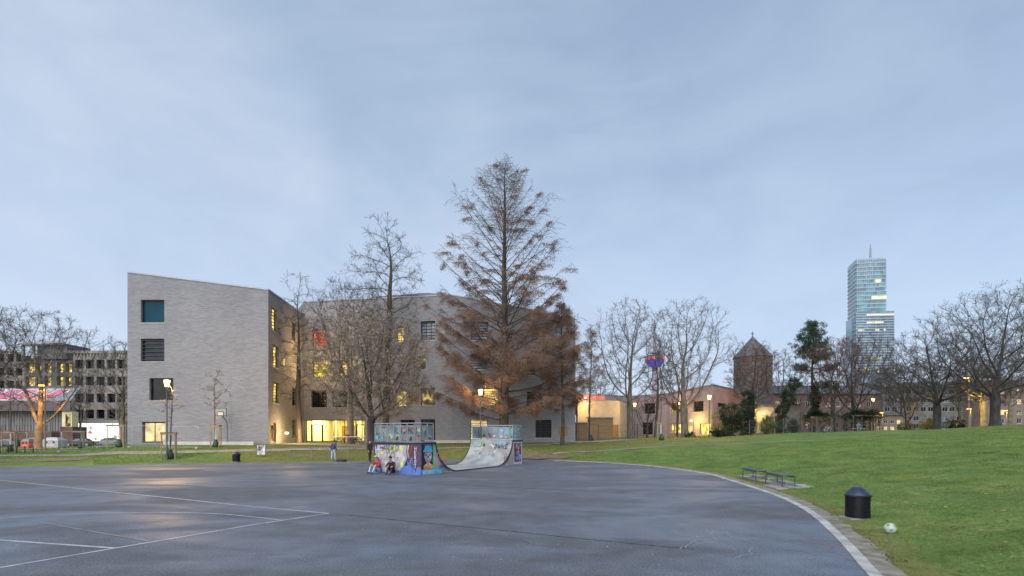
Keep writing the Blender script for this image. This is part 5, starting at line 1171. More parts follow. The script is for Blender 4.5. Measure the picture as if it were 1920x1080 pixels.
shrub('bush', 'yellow green round bush left of the fenced corner', gy(1440, 66), [(0, 0, 1.0, .9, .9), (.1, 0, 1.8, .7, .6)], 2000, .12, 'bush_green', 6, group='bushes')
shrub('bush', 'low dark bush at the foot of the gabled house', gy(1472, 70), [(0, 0, .7, 1.6, .8), (1.2, 0, .9, .8, 1.0)], 2200, .14, 'ivy', 7, group='bushes')
shrub('bush', 'golden green round bush beside the stout pollarded tree', gy(1738, 66), [(0, 0, .7, .9, .8)], 1500, .11, 'leaf_yellow', 8, group='bushes')
shrub('bush', 'pale green low bush left on the hill crest', gy(1696, 67), [(0, 0, .5, 1.0, .5), (.8, 0, .4, .6, .4)], 1200, .11, 'bush_green', 9, group='bushes')
shrub('bush', 'dark rounded bush between stout tree and street lamp', gy(1790, 66), [(0, 0, .6, 1.3, .7)], 1500, .12, 'ivy', 10, group='bushes')
shrub('bush', 'ivy clump around the right plane tree foot', gy(1293, 69.5), [(0, 0, .4, .8, .45)], 700, .12, 'ivy', 11, group='bushes')
# ------------------------------------------------------------------ skate ramp
RB = Vector(court_pt(790, 891)+(0,)); RA = Vector((0.506, 0.862, 0)).normalized(); RW = Vector((-RA.y, RA.x, 0)); RZ = Vector((0, 0, 1))
WID, DK, HT, LEN = 3.6, 1.2, 1.80, 11.3
def rp(s, w, z): return RB+RA*s+RW*w+RZ*z
ramp = empty('skate_ramp', (0, 0, 0), 'graffiti covered concrete half pipe with railed decks at both ends', 'skate ramp')
S1, S2, S3 = 3.35, 7.75, 9.9
def prof():
    p = [(0, HT), (DK, HT)]
    for k in range(1, 15):
        a = k/14*R(80); Rr = 2.18; p.append((S1-Rr*math.sin(R(80)-a)*(S1-DK)/(Rr*math.sin(R(80))), .035+(HT-.035)*(1-math.cos(R(80)-a))/(1-math.cos(R(80)))))
    for k in range(0, 15):
        a = k/14*R(80); p.append((S2+(S3-S2)*math.sin(a)/math.sin(R(80)), .035+(HT-.035)*(1-math.cos(a))/(1-math.cos(R(80)))))
    return p+[(LEN, HT)]
PR = prof(); n = len(PR)
mb = MB(); V = [rp(s, w, z) for w in (0, WID) for s, z in PR]
mb.add(V, [(i, i+1, n+i+1, n+i) for i in range(n-1)], 'ramp_concrete'); o = mb.build('riding_surface', ramp); smooth_by(o, 30)
for w, nm in ((0, 'side_wall'), (WID, 'side_wall')):
    for rng_ in (range(0, 16), range(16, n)):
        idx = list(rng_); b = [rp(PR[i][0], w, PR[i][1]) for i in idx]
        lo = [rp(PR[i][0], w, -0.01) for i in idx]; m_ = len(idx)
        mb = MB(); mb.add(b+lo, [(i, i+1, m_+i+1, m_+i) for i in range(m_-1)], 'ramp_concrete'); mb.build(nm, ramp)
for s in (0, LEN):
    mb = MB(); mb.add([rp(s, 0, -.01), rp(s, WID, -.01), rp(s, WID, HT), rp(s, 0, HT)], [(0, 1, 2, 3)], 'ramp_concrete'); mb.build('end_wall', ramp)
for w in (-.02, WID+.02):
    mb = MB(); mb.tube([rp(s, w, z+.0) for s, z in PR[1:-1]], .035, 'steel_edge', 6); mb.tube([rp(s+.07*(1 if s > 5.5 else -1)*0, w+(-.012 if w < 0 else .012), z-.13) for s, z in PR[2:-2] if z > .2 and s < 5], .02, 'steel_edge', 5); mb.tube([rp(s, w+(-.012 if w < 0 else .012), z-.13) for s, z in PR[2:-2] if z > .2 and s > 5], .02, 'steel_edge', 5); mb.build('steel_edge', ramp)
for s in (DK, S3):
    mb = MB(); mb.tube([rp(s, -.02, HT+.02), rp(s, WID+.02, HT+.02)], .035, 'galvanised', 8); mb.build('coping_tube', ramp)
def rbox(mb, s0, s1, w0, w1, z0, z1, m): mb.box(rp((s0+s1)/2, (w0+w1)/2, (z0+z1)/2), (abs(s1-s0)/2, abs(w1-w0)/2, abs(z1-z0)/2), m, RA, RW)
for s0, s1 in ((-.05, DK-.05), (S3+.05, LEN+.05)):
    mb = MB(); rbox(mb, s0, s1, -.045, WID+.045, HT-.12, HT-.02+.004, 'steel_edge'); mb.build('deck_edge', ramp)
rs = random.Random(21)
# decals: shapes a few millimetres proud of a wall, given in wall coordinates (a right, z up)
class Wall:
    def __init__(s, o, a, n): s.o, s.a, s.n = o, a, n; s.k = 0
    def P(s, a, z, d): return s.o+s.a*a+RZ*z+s.n*d
    def poly(s, mb, pts, m):
        s.k += 1; d = .004+.0012*s.k; mb.add([s.P(a, z, d) for a, z in pts], [tuple(range(len(pts)))], m)
    def stroke(s, mb, pts, wd, m):
        s.k += 1; d = .004+.0012*s.k
        for (a0, z0), (a1, z1) in zip(pts[:-1], pts[1:]):
            t = Vector((a1-a0, z1-z0)); L = t.length
            if L < 1e-5: continue
            t /= L; q = Vector((-t.y, t.x))*wd/2; e = t*wd*.35; p0 = Vector((a0, z0))-e; p1 = Vector((a1, z1))+e
            mb.add([s.P(*(p0+q), d), s.P(*(p0-q), d), s.P(*(p1-q), d), s.P(*(p1+q), d)], [(0, 1, 2, 3)], m); d += .00006
    def text(s, mb, tx, a, z, h, wd, m, sl=0, gap=.32, ww=.62):
        for ch in tx:
            for st_ in GLY.get(ch, []): s.stroke(mb, [(a+x*h*ww+y*h*sl, z+y*h) for x, y in st_], wd, m)
            a += h*(ww+gap*.6)
        return a
GLY = {'A': [[(0, 0), (.5, 1), (1, 0)], [(.2, .4), (.8, .4)]], 'N': [[(0, 0), (0, 1), (1, 0), (1, 1)]], 'T': [[(0, 1), (1, 1)], [(.5, 1), (.5, 0)]], 'O': [[(.5, 1), (.1, .8), (0, .4), (.4, 0), (.9, .15), (1, .65), (.5, 1)]], 'I': [[(.5, 0), (.5, 1)]], 'E': [[(1, 1), (0, 1), (0, 0), (1, 0)], [(0, .5), (.8, .5)]], 'H': [[(0, 0), (0, 1)], [(1, 0), (1, 1)], [(0, .5), (1, .5)]], 'M': [[(0, 0), (.1, 1), (.5, .4), (.9, 1), (1, 0)]], 'S': [[(1, .9), (.3, 1), (.1, .7), (.9, .4), (.8, .05), (0, .1)]], 'Y': [[(0, 1), (.5, .5), (1, 1)], [(.5, .5), (.45, -.1)]], 'V': [[(0, 1), (.45, 0), (1, 1)]], 'W': [[(0, 1), (.25, 0), (.5, .7), (.75, 0), (1, 1)]], 'L': [[(0, 1), (0, 0), (.9, 0)]], 'R': [[(0, 0), (0, 1), (.9, .8), (.1, .5), (1, 0)]], 'U': [[(0, 1), (.05, .1), (.5, 0), (.9, .15), (1, 1)]], 'C': [[(1, .9), (.3, 1), (0, .5), (.3, 0), (1, .1)]], 'K': [[(0, 0), (0, 1)], [(.9, 1), (.05, .5), (1, 0)]], 'P': [[(0, 0), (0, 1), (.9, .8), (0, .5)]], 'D': [[(0, 0), (0, 1), (.9, .7), (.8, .2), (0, 0)]], '2': [[(0, .8), (.5, 1), (.9, .7), (0, 0), (1, 0)]], 'G': [[(1, .9), (.3, 1), (0, .5), (.3, 0), (1, .1), (1, .45), (.6, .45)]], 'Q': [[(.5, 1), (0, .5), (.5, 0), (1, .5), (.5, 1)], [(.6, .3), (1.1, -.1)]]}
def squig(a, z, s, n=7): return catmull([(a+s*i/n+rs.uniform(-.5, .5)*s/n, z+rs.uniform(-.4, .4)*s) for i in range(n+1)], 4)
# mural on the back wall of the near deck: a runs left to right as seen
mw = Wall(rp(0, WID, 0), -RW, -RA); mb = MB(); H1 = HT-.14
def rect(a0, a1, z0, z1): return [(a0, z0), (a1, z0), (a1, z1), (a0, z1)]
mw.poly(mb, rect(0, WID, 0, H1), 'p_purple')
mw.poly(mb, [(.16, .05), (2.6, .05), (2.75, .5), (2.5, 1.0), (2.75, H1-.03), (.3, H1-.03), (.18, 1.2)], 'p_lilac')
mw.poly(mb, [(.35, .1), (2.2, .1), (2.45, .8), (2.1, 1.5), (.7, H1-.08), (.3, 1.0)], 'p_cream')
for z in np.arange(.2, 1.6, .12): mw.stroke(mb, [(.4, z), (2.2+rs.uniform(-.2, .1), z+rs.uniform(-.01, .01))], .008, 'p_lilac')
mw.poly(mb, [(1.25, 1.25), (1.55, 1.2), (1.9, 1.45), (1.8, H1-.04), (1.3, H1-.05)], 'p_lime'); mw.poly(mb, [(1.9, 1.35), (2.25, 1.25), (2.4, 1.6), (2.1, H1-.04)], 'p_lime'); mw.poly(mb, [(.55, 1.0), (.8, .95), (.86, 1.25), (.62, 1.32)], 'p_yellow')
mw.poly(mb, [(2.05, .35), (2.35, .3), (2.4, .8), (2.15, .9)], 'p_lime')
for k in range(5): mw.poly(mb, [(2.55+.12*k, H1-.02), (2.62+.12*k, H1-.02), (2.5+.05*k, .6)], ['p_brown', 'p_yellow', 'p_brown', 'p_red', 'p_brown'][k])
mw.poly(mb, [(-0.0, 0), (.75, 0), (.55, .75), (.35, .95), (.2, .5)], 'p_blue'); mw.poly(mb, [(.12, .3), (.4, .55), (.4, .85), (.22, .6)], 'p_black')
mw.poly(mb, [(2.0, 0), (2.55, 1.0), (2.7, .55), (2.95, 1.05), (3.25, 0)], 'p_blue'); mw.poly(mb, [(2.4, .45), (2.6, .9), (2.62, .5)], 'p_black'); mw.poly(mb, [(2.85, .5), (2.95, .85), (3.1, .3)], 'p_purple')
mw.poly(mb, [(3.2, 0), (3.6, 0), (3.6, .45), (3.3, .4)], 'p_blue')
for k in range(5): mw.poly(mb, [(.2+k*.75, 0), (.75+k*.75 if k < 4 else 3.6, 0), (.6+k*.75 if k < 4 else 3.6, .2), (.32+k*.75, .24)], 'p_blue')
for pts in ([(2.45, H1-.1), (2.6, .9), (2.3, .45), (2.05, .3)], [(2.6, H1-.1), (2.75, .9)], [(.25, .9), (.5, 1.6)]): mw.stroke(mb, pts, .03, 'p_cream')
mw.text(mb, 'HANDRC', .55, 1.32, .3, .025, 'p_black', .1, .25); mw.text(mb, 'YVS', 1.0, .95, .32, .028, 'p_black', .15); mw.text(mb, 'HE', .22, 1.15, .42, .04, 'p_white', 0); mw.text(mb, 'F', .2, 1.0, .2, .03, 'p_white')
for i, ch in enumerate('HEROT'): mw.text(mb, ch, 3.18, 1.35-.24*i, .19, .028, 'p_white', 0)
for k in range(7): mw.stroke(mb, squig(rs.uniform(.4, 1.8), rs.uniform(.7, 1.5), .35), .014, 'p_black')
mb.build('mural', ramp)
# painted face panel on the deck's side
fw = Wall(rp(0, 0, 0), RA, -RW); mb = MB()
fw.poly(mb, rect(0, .16, .3, H1), 'p_black'); fw.poly(mb, rect(.1, .98, .30, H1-.02), 'p_black'); fw.poly(mb, rect(.98, 1.16, .3, H1-.02), 'p_green')
fw.poly(mb, [(.2, 1.28), (.9, 1.28), (.86, 1.6), (.6, H1-.03), (.3, 1.6)], 'p_sky'); fw.poly(mb, [(.16, 1.24), (.94, 1.24), (.94, 1.36), (.16, 1.36)], 'p_sky')
for k in range(5): fw.stroke(mb, [(.24+.14*k, 1.38), (.3+.12*k, 1.58)], .02, 'p_blue')
fw.stroke(mb, [(.2, 1.25), (.92, 1.25)], .02, 'p_black')
fw.poly(mb, [(.25, 1.22), (.85, 1.22), (.86, .95), (.74, .72), (.56, .62), (.38, .72), (.24, .95)], 'p_lilac'); fw.poly(mb, [(.56, 1.22), (.85, 1.22), (.86, .95), (.74, .72), (.6, .68)], 'p_cream')
for a in (.38, .70): fw.poly(mb, [(a-.1, 1.08), (a, 1.13), (a+.1, 1.08), (a, 1.03)], 'p_black'); fw.poly(mb, [(a-.03, 1.08), (a, 1.1), (a+.03, 1.08), (a, 1.06)], 'p_white')
fw.stroke(mb, [(.26, 1.17), (.48, 1.12)], .03, 'p_black'); fw.stroke(mb, [(.82, 1.17), (.62, 1.12)], .03, 'p_black'); fw.poly(mb, [(.5, 1.05), (.6, 1.05), (.63, .93), (.47, .93)], 'p_brown')
fw.poly(mb, [(.36, .9), (.55, .8), (.74, .9), (.66, .74), (.46, .74)], 'p_brown'); fw.poly(mb, [(.42, .86), (.55, .8), (.68, .86), (.62, .79), (.48, .79)], 'p_white')
fw.poly(mb, [(.42, .64), (.68, .64), (.95, .50), (.95, .31), (.15, .31), (.15, .50)], 'p_yellow')
for k in range(3): fw.stroke(mb, [(.16, .50-.07*k), (.55, .42-.05*k), (.94, .50-.07*k)], .026, 'p_red')
fw.poly(mb, [(.44, .68), (.66, .68), (.6, .5), (.5, .5)], 'p_pink'); fw.poly(mb, [(.82, .8), (.9, .8), (.88, .62)], 'p_red')
fw.poly(mb, rect(.02, 1.75, 0.0, .28), 'p_sky'); fw.text(mb, 'ANTONIE', .1, .05, .18, .026, 'p_white', .1, .25)
for i, ch in enumerate('LIOT'): fw.text(mb, ch, 1.03, 1.3-.24*i, .16, .02, 'p_white')
fw.text(mb, 'SEE', 1.42, .75, .22, .025, 'p_pink', .1); fw.text(mb, 'PL', 1.3, .95, .25, .03, 'p_pink'); fw.text(mb, 'C2', 1.75, .5, .2, .025, 'p_red')
fw.stroke(mb, squig(1.4, .5, .5), .015, 'p_blue'); fw.text(mb, 'SRA', 1.5, .3, .15, .014, 'p_black', .1)
mb.build('mural', ramp)
mb = MB(); fw2 = Wall(rp(S2, 0, 0), RA, -RW); fw2.text(mb, 'AAM', .95, .22, .5, .045, 'p_red', 0, .05, .4); fw2.stroke(mb, squig(1.3, .9, .5), .02, 'p_teal'); fw2.text(mb, 'RN', 1.5, .95, .25, .025, 'p_pink')
d0 = S3-S2
fw2.poly(mb, rect(d0+.12, LEN-S2-.04, .06, H1), 'p_cream'); fw2.poly(mb, rect(d0+.22, LEN-S2-.16, .2, H1-.08), 'p_purple')
for k in range(26): 
    a, z = rs.uniform(d0+.3, LEN-S2-.3), rs.uniform(.3, H1-.25); r_ = rs.uniform(.06, .2); c_ = rs.choice(['p_red', 'p_red', 'p_pink', 'p_white', 'p_brown']) if z > .85 else rs.choice(['p_blue', 'p_sky', 'p_lilac', 'p_pink'])
    fw2.poly(mb, [(a+r_*rs.uniform(.5, 1.2)*math.cos(t)*.7, z+r_*rs.uniform(.5, 1.3)*math.sin(t)) for t in np.linspace(0, 5.5, 7)], c_)
for k in range(9): fw2.stroke(mb, squig(rs.uniform(d0+.25, d0+.6), rs.uniform(.4, 1.5), .4), .022, rs.choice(['p_black', 'p_white', 'p_red']))
mb.build('mural', ramp)
# scrawls on the riding surface of the far ramp
mb = MB()
def surf(s, w, e):
    for (s0, z0), (s1, z1) in zip(PR[16:-2], PR[17:-1]):
        if s0 <= s <= s1: f_ = (s-s0)/(s1-s0); t = Vector((s1-s0, z1-z0)).normalized(); return rp(s-t.y*e, w, z0+(z1-z0)*f_+t.x*e)
    return rp(s, w, .035+e)
def sstroke(pts, wd, m, e):
    for (w0, s0), (w1, s1) in zip(pts[:-1], pts[1:]):
        t = Vector((w1-w0, s1-s0)); L = t.length; t /= max(L, 1e-6); q = Vector((-t.y, t.x))*wd/2
        mb.add([surf(s0+q.y, w0+q.x, e), surf(s0-q.y, w0-q.x, e), surf(s1-q.y, w1-q.x, e), surf(s1+q.y, w1+q.x, e)], [(0, 1, 2, 3)], m)
for k in range(30):
    s, w = S2+(S3-S2)*min(.97, rs.uniform(.45, 1.05)**.5), rs.uniform(.25, WID-.2); c_ = rs.choice(['p_white', 'p_black', 'p_teal', 'p_lime', 'p_green', 'p_pink', 'p_sky', 'p_lilac', 'p_white', 'p_white']); q = [(w, s)]
    for j in range(5): q.append((min(WID-.08, max(.08, q[-1][0]+rs.uniform(-.16, .16))), min(S3-.04, max(S2+.6, q[-1][1]+rs.uniform(-.10, .10)))))
    sstroke(q, rs.uniform(.012, .03), c_, .006+.0006*k)
sstroke([(3.3, S3-.06), (2.6, S3-.08)], .16, 'p_green', .04)
for i, ch in enumerate('ENWO'):
    for st_ in GLY[ch]: sstroke([(.3+.3*i+(1-x)*.2, S3-.16+(y-.5)*.13) for x, y in st_], .03, 'p_black', .043)
mb.build('graffiti', ramp)
# railings: posts, top rails and sheet panels on the two decks
def railing(segs, deck_s0):
    rl = empty('railing', (0, 0, 0)); rl.parent = ramp
    z0, z1, zt = HT+.05, HT+.95, HT+1.06
    for (p, q, npan, post) in segs:
        p, q = Vector(p), Vector(q); t = (q-p); L = t.length; t /= L
        def W3(v, z): return rp(v.x, v.y, z)
        mb = MB(); mb.tube([W3(p, zt), W3(q, zt)], .028, 'galvanised', 8); mb.build('rail', rl); mb = MB(); mb.tube([W3(p, HT+.06), W3(q, HT+.06)], .02, 'galvanised', 6); mb.build('rail', rl)
        for k in range(npan+1):
            a = p+t*(L*k/npan)
            if k < npan or post: mb = MB(); mb.tube([W3(a, HT-.1), W3(a, zt)], .026, 'galvanised', 6); mb.build('post', rl)
        for k in range(npan):
            a, b = p+t*(L*k/npan+.035), p+t*(L*(k+1)/npan-.035); A_, B_ = W3(a, 0), W3(b, 0); ax = (B_-A_); l_ = ax.length; ax /= l_; nn_ = ax.cross(RZ)
            mb = MB(); m_ = rs.choice(['panel_grey', 'panel_grey', 'panel_blue']); mb.box((A_+B_)/2+RZ*((z0+z1)/2+.03), (l_/2, .012, (z1-z0)/2-.03), m_, ax, nn_)
            fc = -nn_ if nn_.dot(RB) > 0 else nn_
            org = A_ if ax.x > 0 else B_; wl2 = Wall(org+fc*.012, ax if ax.x > 0 else -ax, fc); zc = z0+.45
            yield_tx = next(TX, None)
            if yield_tx: wl2.text(mb, yield_tx[0], .06, z0+.42, .36, .042, yield_tx[1], 0, .25, .5 if len(yield_tx[0]) > 1 else .62)
            for j in range(4):
                c_ = rs.choice(['p_black', 'p_black', 'p_red', 'p_white', 'p_brown', 'p_sky', 'p_lime', 'p_teal'])
                if j < 2:
                    a_, z_, r_ = rs.uniform(.12, max(.14, l_-.12)), rs.uniform(z0+.08, z0+.3), rs.uniform(.04, .11)
                    wl2.poly(mb, [(a_+r_*rs.uniform(.5, 1.2)*math.cos(t_), z_+r_*rs.uniform(.5, 1.3)*math.sin(t_)) for t_ in np.linspace(0, 5.5, 8)], c_)
                else: wl2.stroke(mb, [(min(l_-.04, max(.04, a)), z) for a, z in squig(rs.uniform(.05, .2), rs.uniform(z0+.2, z0+.7), .3, 6)], rs.uniform(.012, .028), c_)
            if yield_tx and yield_tx[0] == '*': wl2.poly(mb, [(l_/2+.2*math.cos(t_), zc+.12+.2*math.sin(t_)) for t_ in np.linspace(0, 5.8, 9)], 'p_green'); wl2.stroke(mb, squig(l_/2-.1, zc+.12, .2), .02, 'p_teal')
            mb.build('rail_panel', rl)
TX = iter([('I', 'p_black'), ('T', 'p_black'), ('', 'p_black'), ('R', 'p_black'), ('HA', 'p_black'), ('MO', 'p_black'), ('I', 'p_black'), ('Y', 'p_yellow'), ('', 'p_white'), ('', 'p_white'), ('', 'p_white')])
railing([((.04, WID-.03), (.04, .05), 7, True), ((.04, .05), (DK-.12, .05), 2, True), ((.04, WID-.03), (DK-.12, WID-.03), 2, True)], 0)
TX = iter([('', 'p_black'), ('L', 'p_black'), ('', 'p_black'), ('S', 'p_sky'), ('W', 'p_sky'), ('*', 'p_green'), ('LI', 'p_white'), ('S', 'p_white'), ('', 'p_white')])
railing([((LEN-.04, WID-.03), (LEN-.04, .05), 7, True), ((LEN-.04, .05), (S3+.12, .05), 2, True), ((LEN-.04, WID-.03), (S3+.12, WID-.03), 2, True)], 1)

# ------------------------------------------------------------------ lamps
def lamp(name, label, px, Y, py, style, power, col, glow, group=None, base=None, rad=.12):
    g = base or gy(px, Y); zt = zat(py, Y); h = zt-g.z; root = empty(name, g, label, 'street lamp', group)
    if style == 'lantern':
        mb = MB(); mb.tube([(0, 0, -.2), (0, 0, .9)], .075, 'metal_pole', 10); mb.tube([(0, 0, .9), (0, 0, h-.62)], [.055, .045], 'metal_pole', 10); smooth_by(mb.build('pole', root), 40)
        mb = MB(); mb.lathe([(.13, h-.60), (.22, h-.10)], glow, k=12); smooth_by(mb.build('glass', root), 30)
        mb = MB(); mb.lathe([(.05, h-.64), (.11, h-.60), (.11, h-.585)], 'metal_pole', k=12); mb.lathe([(.25, h-.095), (.23, h-.04), (.07, h+.06), (.02, h+.10)], 'metal_pole', k=12); mb.build('cap', root)
        lz = h-.35
    else:
        mb = MB(); mb.tube([(0, 0, -.2), (0, 0, h*.6), (0, 0, h+.1)], [.09, .075, .06], 'metal_grey', 10); smooth_by(mb.build('pole', root), 40)
        mb = MB(); mb.box((-.35, -.05, h+.12), (.42, .14, .07), 'metal_pole'); mb.build('head', root); mb = MB(); mb.box((-.38, -.07, h+.02), (.34, .12, .045), glow); mb.build('glass', root)
        lz = h-.15
    for o in root.children:
        if o.name.startswith('glass'): o.visible_shadow = True
    ld = bpy.data.lights.new(name+'_light', 'POINT' if style == 'lantern' else 'SPOT'); ld.energy = power; ld.color = col; ld.shadow_soft_size = rad
    
    if style != 'lantern': ld.spot_size = R(146); ld.spot_blend = .35
    lo = bpy.data.objects.new('light', ld); C.objects.link(lo); lo.parent = root; lo.location = (0 if style == 'lantern' else -.38, 0 if style == 'lantern' else -.07, lz)
    return root
WARM, SOD = (1.0, 0.62, 0.25), (1.0, 0.42, 0.06)
lamp('park_lamp', 'lit park lantern on a slim dark pole before the grey school gable', 313, 40.6, 711, 'lantern', 800, WARM, 'lamp_glow', 'park lanterns')
lamp('park_lamp', 'lit park lantern standing behind the far ramp deck', 901, 48.5, 729, 'lantern', 220, WARM, 'lamp_glow', 'park lanterns')
lamp('park_lamp', 'lit park lantern in front of the pavilion, right of the plane trees', 1330, 62, 740, 'lantern', 350, WARM, 'lamp_glow', 'park lanterns')
lamp('park_lamp', 'lit park lantern beside the ivy pergola', 1637, 88, 746, 'lantern', 500, WARM, 'lamp_glow', 'park lanterns')
lamp('street_lamp', 'tall street lamp glowing deep orange by the forked plane tree', 85, 66.6, 723, 'head', 2700, SOD, 'lamp_glow_orange', 'street lamps')
lamp('street_lamp', 'tall street lamp glowing yellow on the hill crest', 1817, 70.5, 709, 'head', 5500, (1.0, .6, .1), 'lamp_glow', 'street lamps')
lamp('street_lamp', 'small far street lamp before the office block', 1820, 104, 767, 'head', 700, SOD, 'lamp_glow_orange', 'street lamps')
lamp('street_lamp', 'small far street lamp by the pink house', 1888, 106, 770, 'head', 1200, SOD, 'lamp_glow_orange', 'street lamps')
lamp('street_lamp', 'far street lamp over the orange lit corner house', 1655, 106, 774, 'head', 1500, SOD, 'lamp_glow_orange', 'street lamps')
lamp('path_lamp', 'short lit lamp between the shed and the left plane tree', 1190, 79, 755, 'lantern', 350, WARM, 'lamp_glow', None)
# wall lamps that light the school: entrance spot, added wing wall wash, annex
def wall_lamp(label, p, power, col, glow='lamp_glow_white', off=.5, side=0):
    root = empty('wall_lamp', p, label, 'wall lamp', 'wall lamps'); mb = MB(); mb.lathe([(.12, -.1), (.2, -.02), (.16, .08), (.05, .12)], glow, k=10); mb.build('glass', root); mb = MB(); mb.bx(-.06, .06, .02, .3, .1, .2, 'metal_pole'); mb.build('bracket', root)
    ld = bpy.data.lights.new('wall_lamp_light', 'POINT'); ld.energy = power; ld.color = col; ld.shadow_soft_size = .15; lo = bpy.data.objects.new('light', ld); C.objects.link(lo); lo.parent = root; lo.location = (side, -off, -.15); return root
wall_lamp('bright lamp on the wall beside the lemon yellow window', pt(611, 677, 64.3), 480, WARM, off=2.2)
wall_lamp('small white lamp by the dark pavilion window', pt(1273, 757, 86.1), 150, WARM)
wall_lamp('lamp low on the pale annex wall above the shed', pt(1100, 757, 78.5), 330, (1.0, .56, .16))
wall_lamp('lamp under the eave of the pink lit pavilion end', pt(1098, 746, 90.5), 380, (1.0, .33, .2))
wall_lamp('lamp lighting the low yellow wall behind the ivy', pt(1432, 775, 98.5), 220, (1.0, .62, .15))
wall_lamp('lamp by the amber pavilion doors', pt(1296, 789, 82.3), 300, (1.0, .6, .15))
wall_lamp('added lamp washing the school wing wall with warm entrance light', pt(538, 812, 57.5), 320, (1.0, .66, .3), off=2.6, side=1.8)  # added light standing in for the entrance spill on the wing

# ------------------------------------------------------------------ court side furniture
def bench(label, g, rz):
    root = empty('park_bench', g, label, 'bench', 'backless benches by the kerb', rz); L, D, H = 1.75, .5, .46
    me = None
    for k in range(9):
        mb = MB(); y = -D/2+.025+k*(D-.05)/8; mb.bx(-L/2+.06, L/2-.06, y-.0265, y+.0265, H-.10 if k in (0, 8) else H-.05, H, 'bench_metal'); mb.build('slat', root)
    for sx in (-1, 1):
        mb = MB(); x = sx*(L/2-.03); mb.tube([(x, -D/2, 0), (x, -D/2, H-.10), (x-sx*.0, -D/2+.05, H-.03), (x, -D/2+.1, H-.01), (x, D/2-.1, H-.01), (x, D/2-.05, H-.03), (x, D/2, H-.10), (x, D/2, 0)], .022, 'bench_metal', 8); smooth_by(mb.build('leg_frame', root), 50)
        mb = MB(); mb.bx(x-.05, x+.05, -D/2-.05, -D/2+.05, 0, .012, 'bench_metal'); mb.bx(x-.05, x+.05, D/2-.05, D/2+.05, 0, .012, 'bench_metal'); mb.build('foot_plate', root)
    mb = MB()
    for sy in (-1, 1): mb.tube([(-L/2+.03, sy*(D/2-.02), H-.03), (L/2-.03, sy*(D/2-.02), H-.03)], .014, 'bench_metal', 6)
    mb.build('side_rail', root); return root
# paved patch under them
pv = empty('paving', (0, 0, 0)); tag(pv, 'small patch of concrete slabs under the two benches', kind='structure')
bn, bf = gp(1467, 915, 12), gp(1393, 897, 12); bd = bf-bn; bd.z = 0; bd.normalize(); bp_ = Vector((bd.y, -bd.x, 0))
for i in range(-1, 11):
    for j in range(-3, 2):
        c_ = bn+bd*(i*.5+.25)+bp_*(j*.5+.3); 
        if court_dist(c_.x, c_.y)[0] < .86 or (j == 1 and rg.random() < .4): continue
        z = max(ground_z(c_.x, c_.y), 0.0)+.02+rg.uniform(-.004, .004); mb = MB(); mb.box((c_.x, c_.y, z), (.243, .243, .03), 'paving', bd, bp_); mb.build('paving_slab', pv)
ang = math.atan2(bd.y, bd.x)
for lab, c_ in (('nearer dark green slatted bench with no back, by the kerb', bn+bd*.84+bp_*.24), ('farther dark green slatted bench with no back, by the kerb', bn+bd*3.55+bp_*.2)): bench(lab, Vector((c_.x, c_.y, max(ground_z(c_.x, c_.y), 0)+.05)), ang)
def litter_bin(label, g, h, r, mesh=True):
    root = empty('litter_bin', g, label, 'litter bin', 'black litter bins')
    mb = MB(); mb.lathe([(r*.9, .03), (r*.9, h*.66)], 'black', k=24); smooth_by(mb.build('liner', root), 30)
    mb = MB(); nv_ = 44
    for k in range(nv_):
        a = 2*math.pi*k/nv_; x, y = r*math.cos(a), r*math.sin(a); mb.box((x, y, h*.36), (.006, .004, h*.32), 'bin_metal', (-math.sin(a), math.cos(a), 0), (math.cos(a), math.sin(a), 0))
    for k in range(15):
        z = .04+h*.63*k/14; mb.lathe([(r*.985, z-.006), (r*1.01, z-.006), (r*1.01, z+.006), (r*.985, z+.006)], 'bin_metal', k=24)
    tag(mb.build('mesh_cage', root), kind='stuff')
    mb = MB(); mb.lathe([(r*.9, h*.66), (r*.9, h*.72)], 'black', k=28); smooth_by(mb.build('collar', root), 30)
    mb = MB(); mb.lathe([(r*1.04, h*.70), (r*1.12, h*.71), (r*1.13, h*.755), (r*1.06, h*.79), (r*.66, h*.92), (r*.45, h*.985), (r*.2, h), (.01, h*1.002)], 'bin_lid', k=28); smooth_by(mb.build('lid', root), 35)
    mb = MB(); mb.bx(r*.98, r*1.16, -.05, .05, h*.55, h*.74, 'bin_metal'); mb.build('hinge', root)
    mb = MB(); mb.bx(-r*1.25, r*.6, -r*.9, r*.9, -.04, .028, 'paving'); mb.build('footing', root); return root
g = gp(1608, 972, 8); litter_bin('black mesh litter bin with domed lid on the lawn near the kerb', g, 59/960*g.y, 19.8/960*g.y)
g = gp(443, 866, 30); litter_bin('black litter bin at the far edge of the asphalt', g, 19.5/960*g.y, 6.5/960*g.y)
# football
def ball():
    g = gp(1669, 1001, 8); r_ = .125; bm = bmesh.new(); bmesh.ops.create_icosphere(bm, subdivisions=4, radius=r_)
    ph = (1+5**.5)/2; ico = [Vector(v).normalized() for v in [(0, 1, ph), (0, -1, ph), (0, 1, -ph), (0, -1, -ph), (1, ph, 0), (-1, ph, 0), (1, -ph, 0), (-1, -ph, 0), (ph, 0, 1), (-ph, 0, 1), (ph, 0, -1), (-ph, 0, -1)]]
    for f_ in bm.faces:
        c_ = f_.calc_center_median().normalized(); d = max(c_.dot(v) for v in ico); f_.material_index = 1 if d > .968 else 0; f_.smooth = True
    me = bpy.data.meshes.new('football'); bm.to_mesh(me); bm.free(); me.materials.append(M['ball_white']); me.materials.append(M['ball_green']); o = link('football', me); o.location = g+Vector((0, 0, r_-.01)); o.rotation_euler = (.4, .3, .2)
    tag(o, 'pale green and white football lying on the grass', 'ball')
ball()
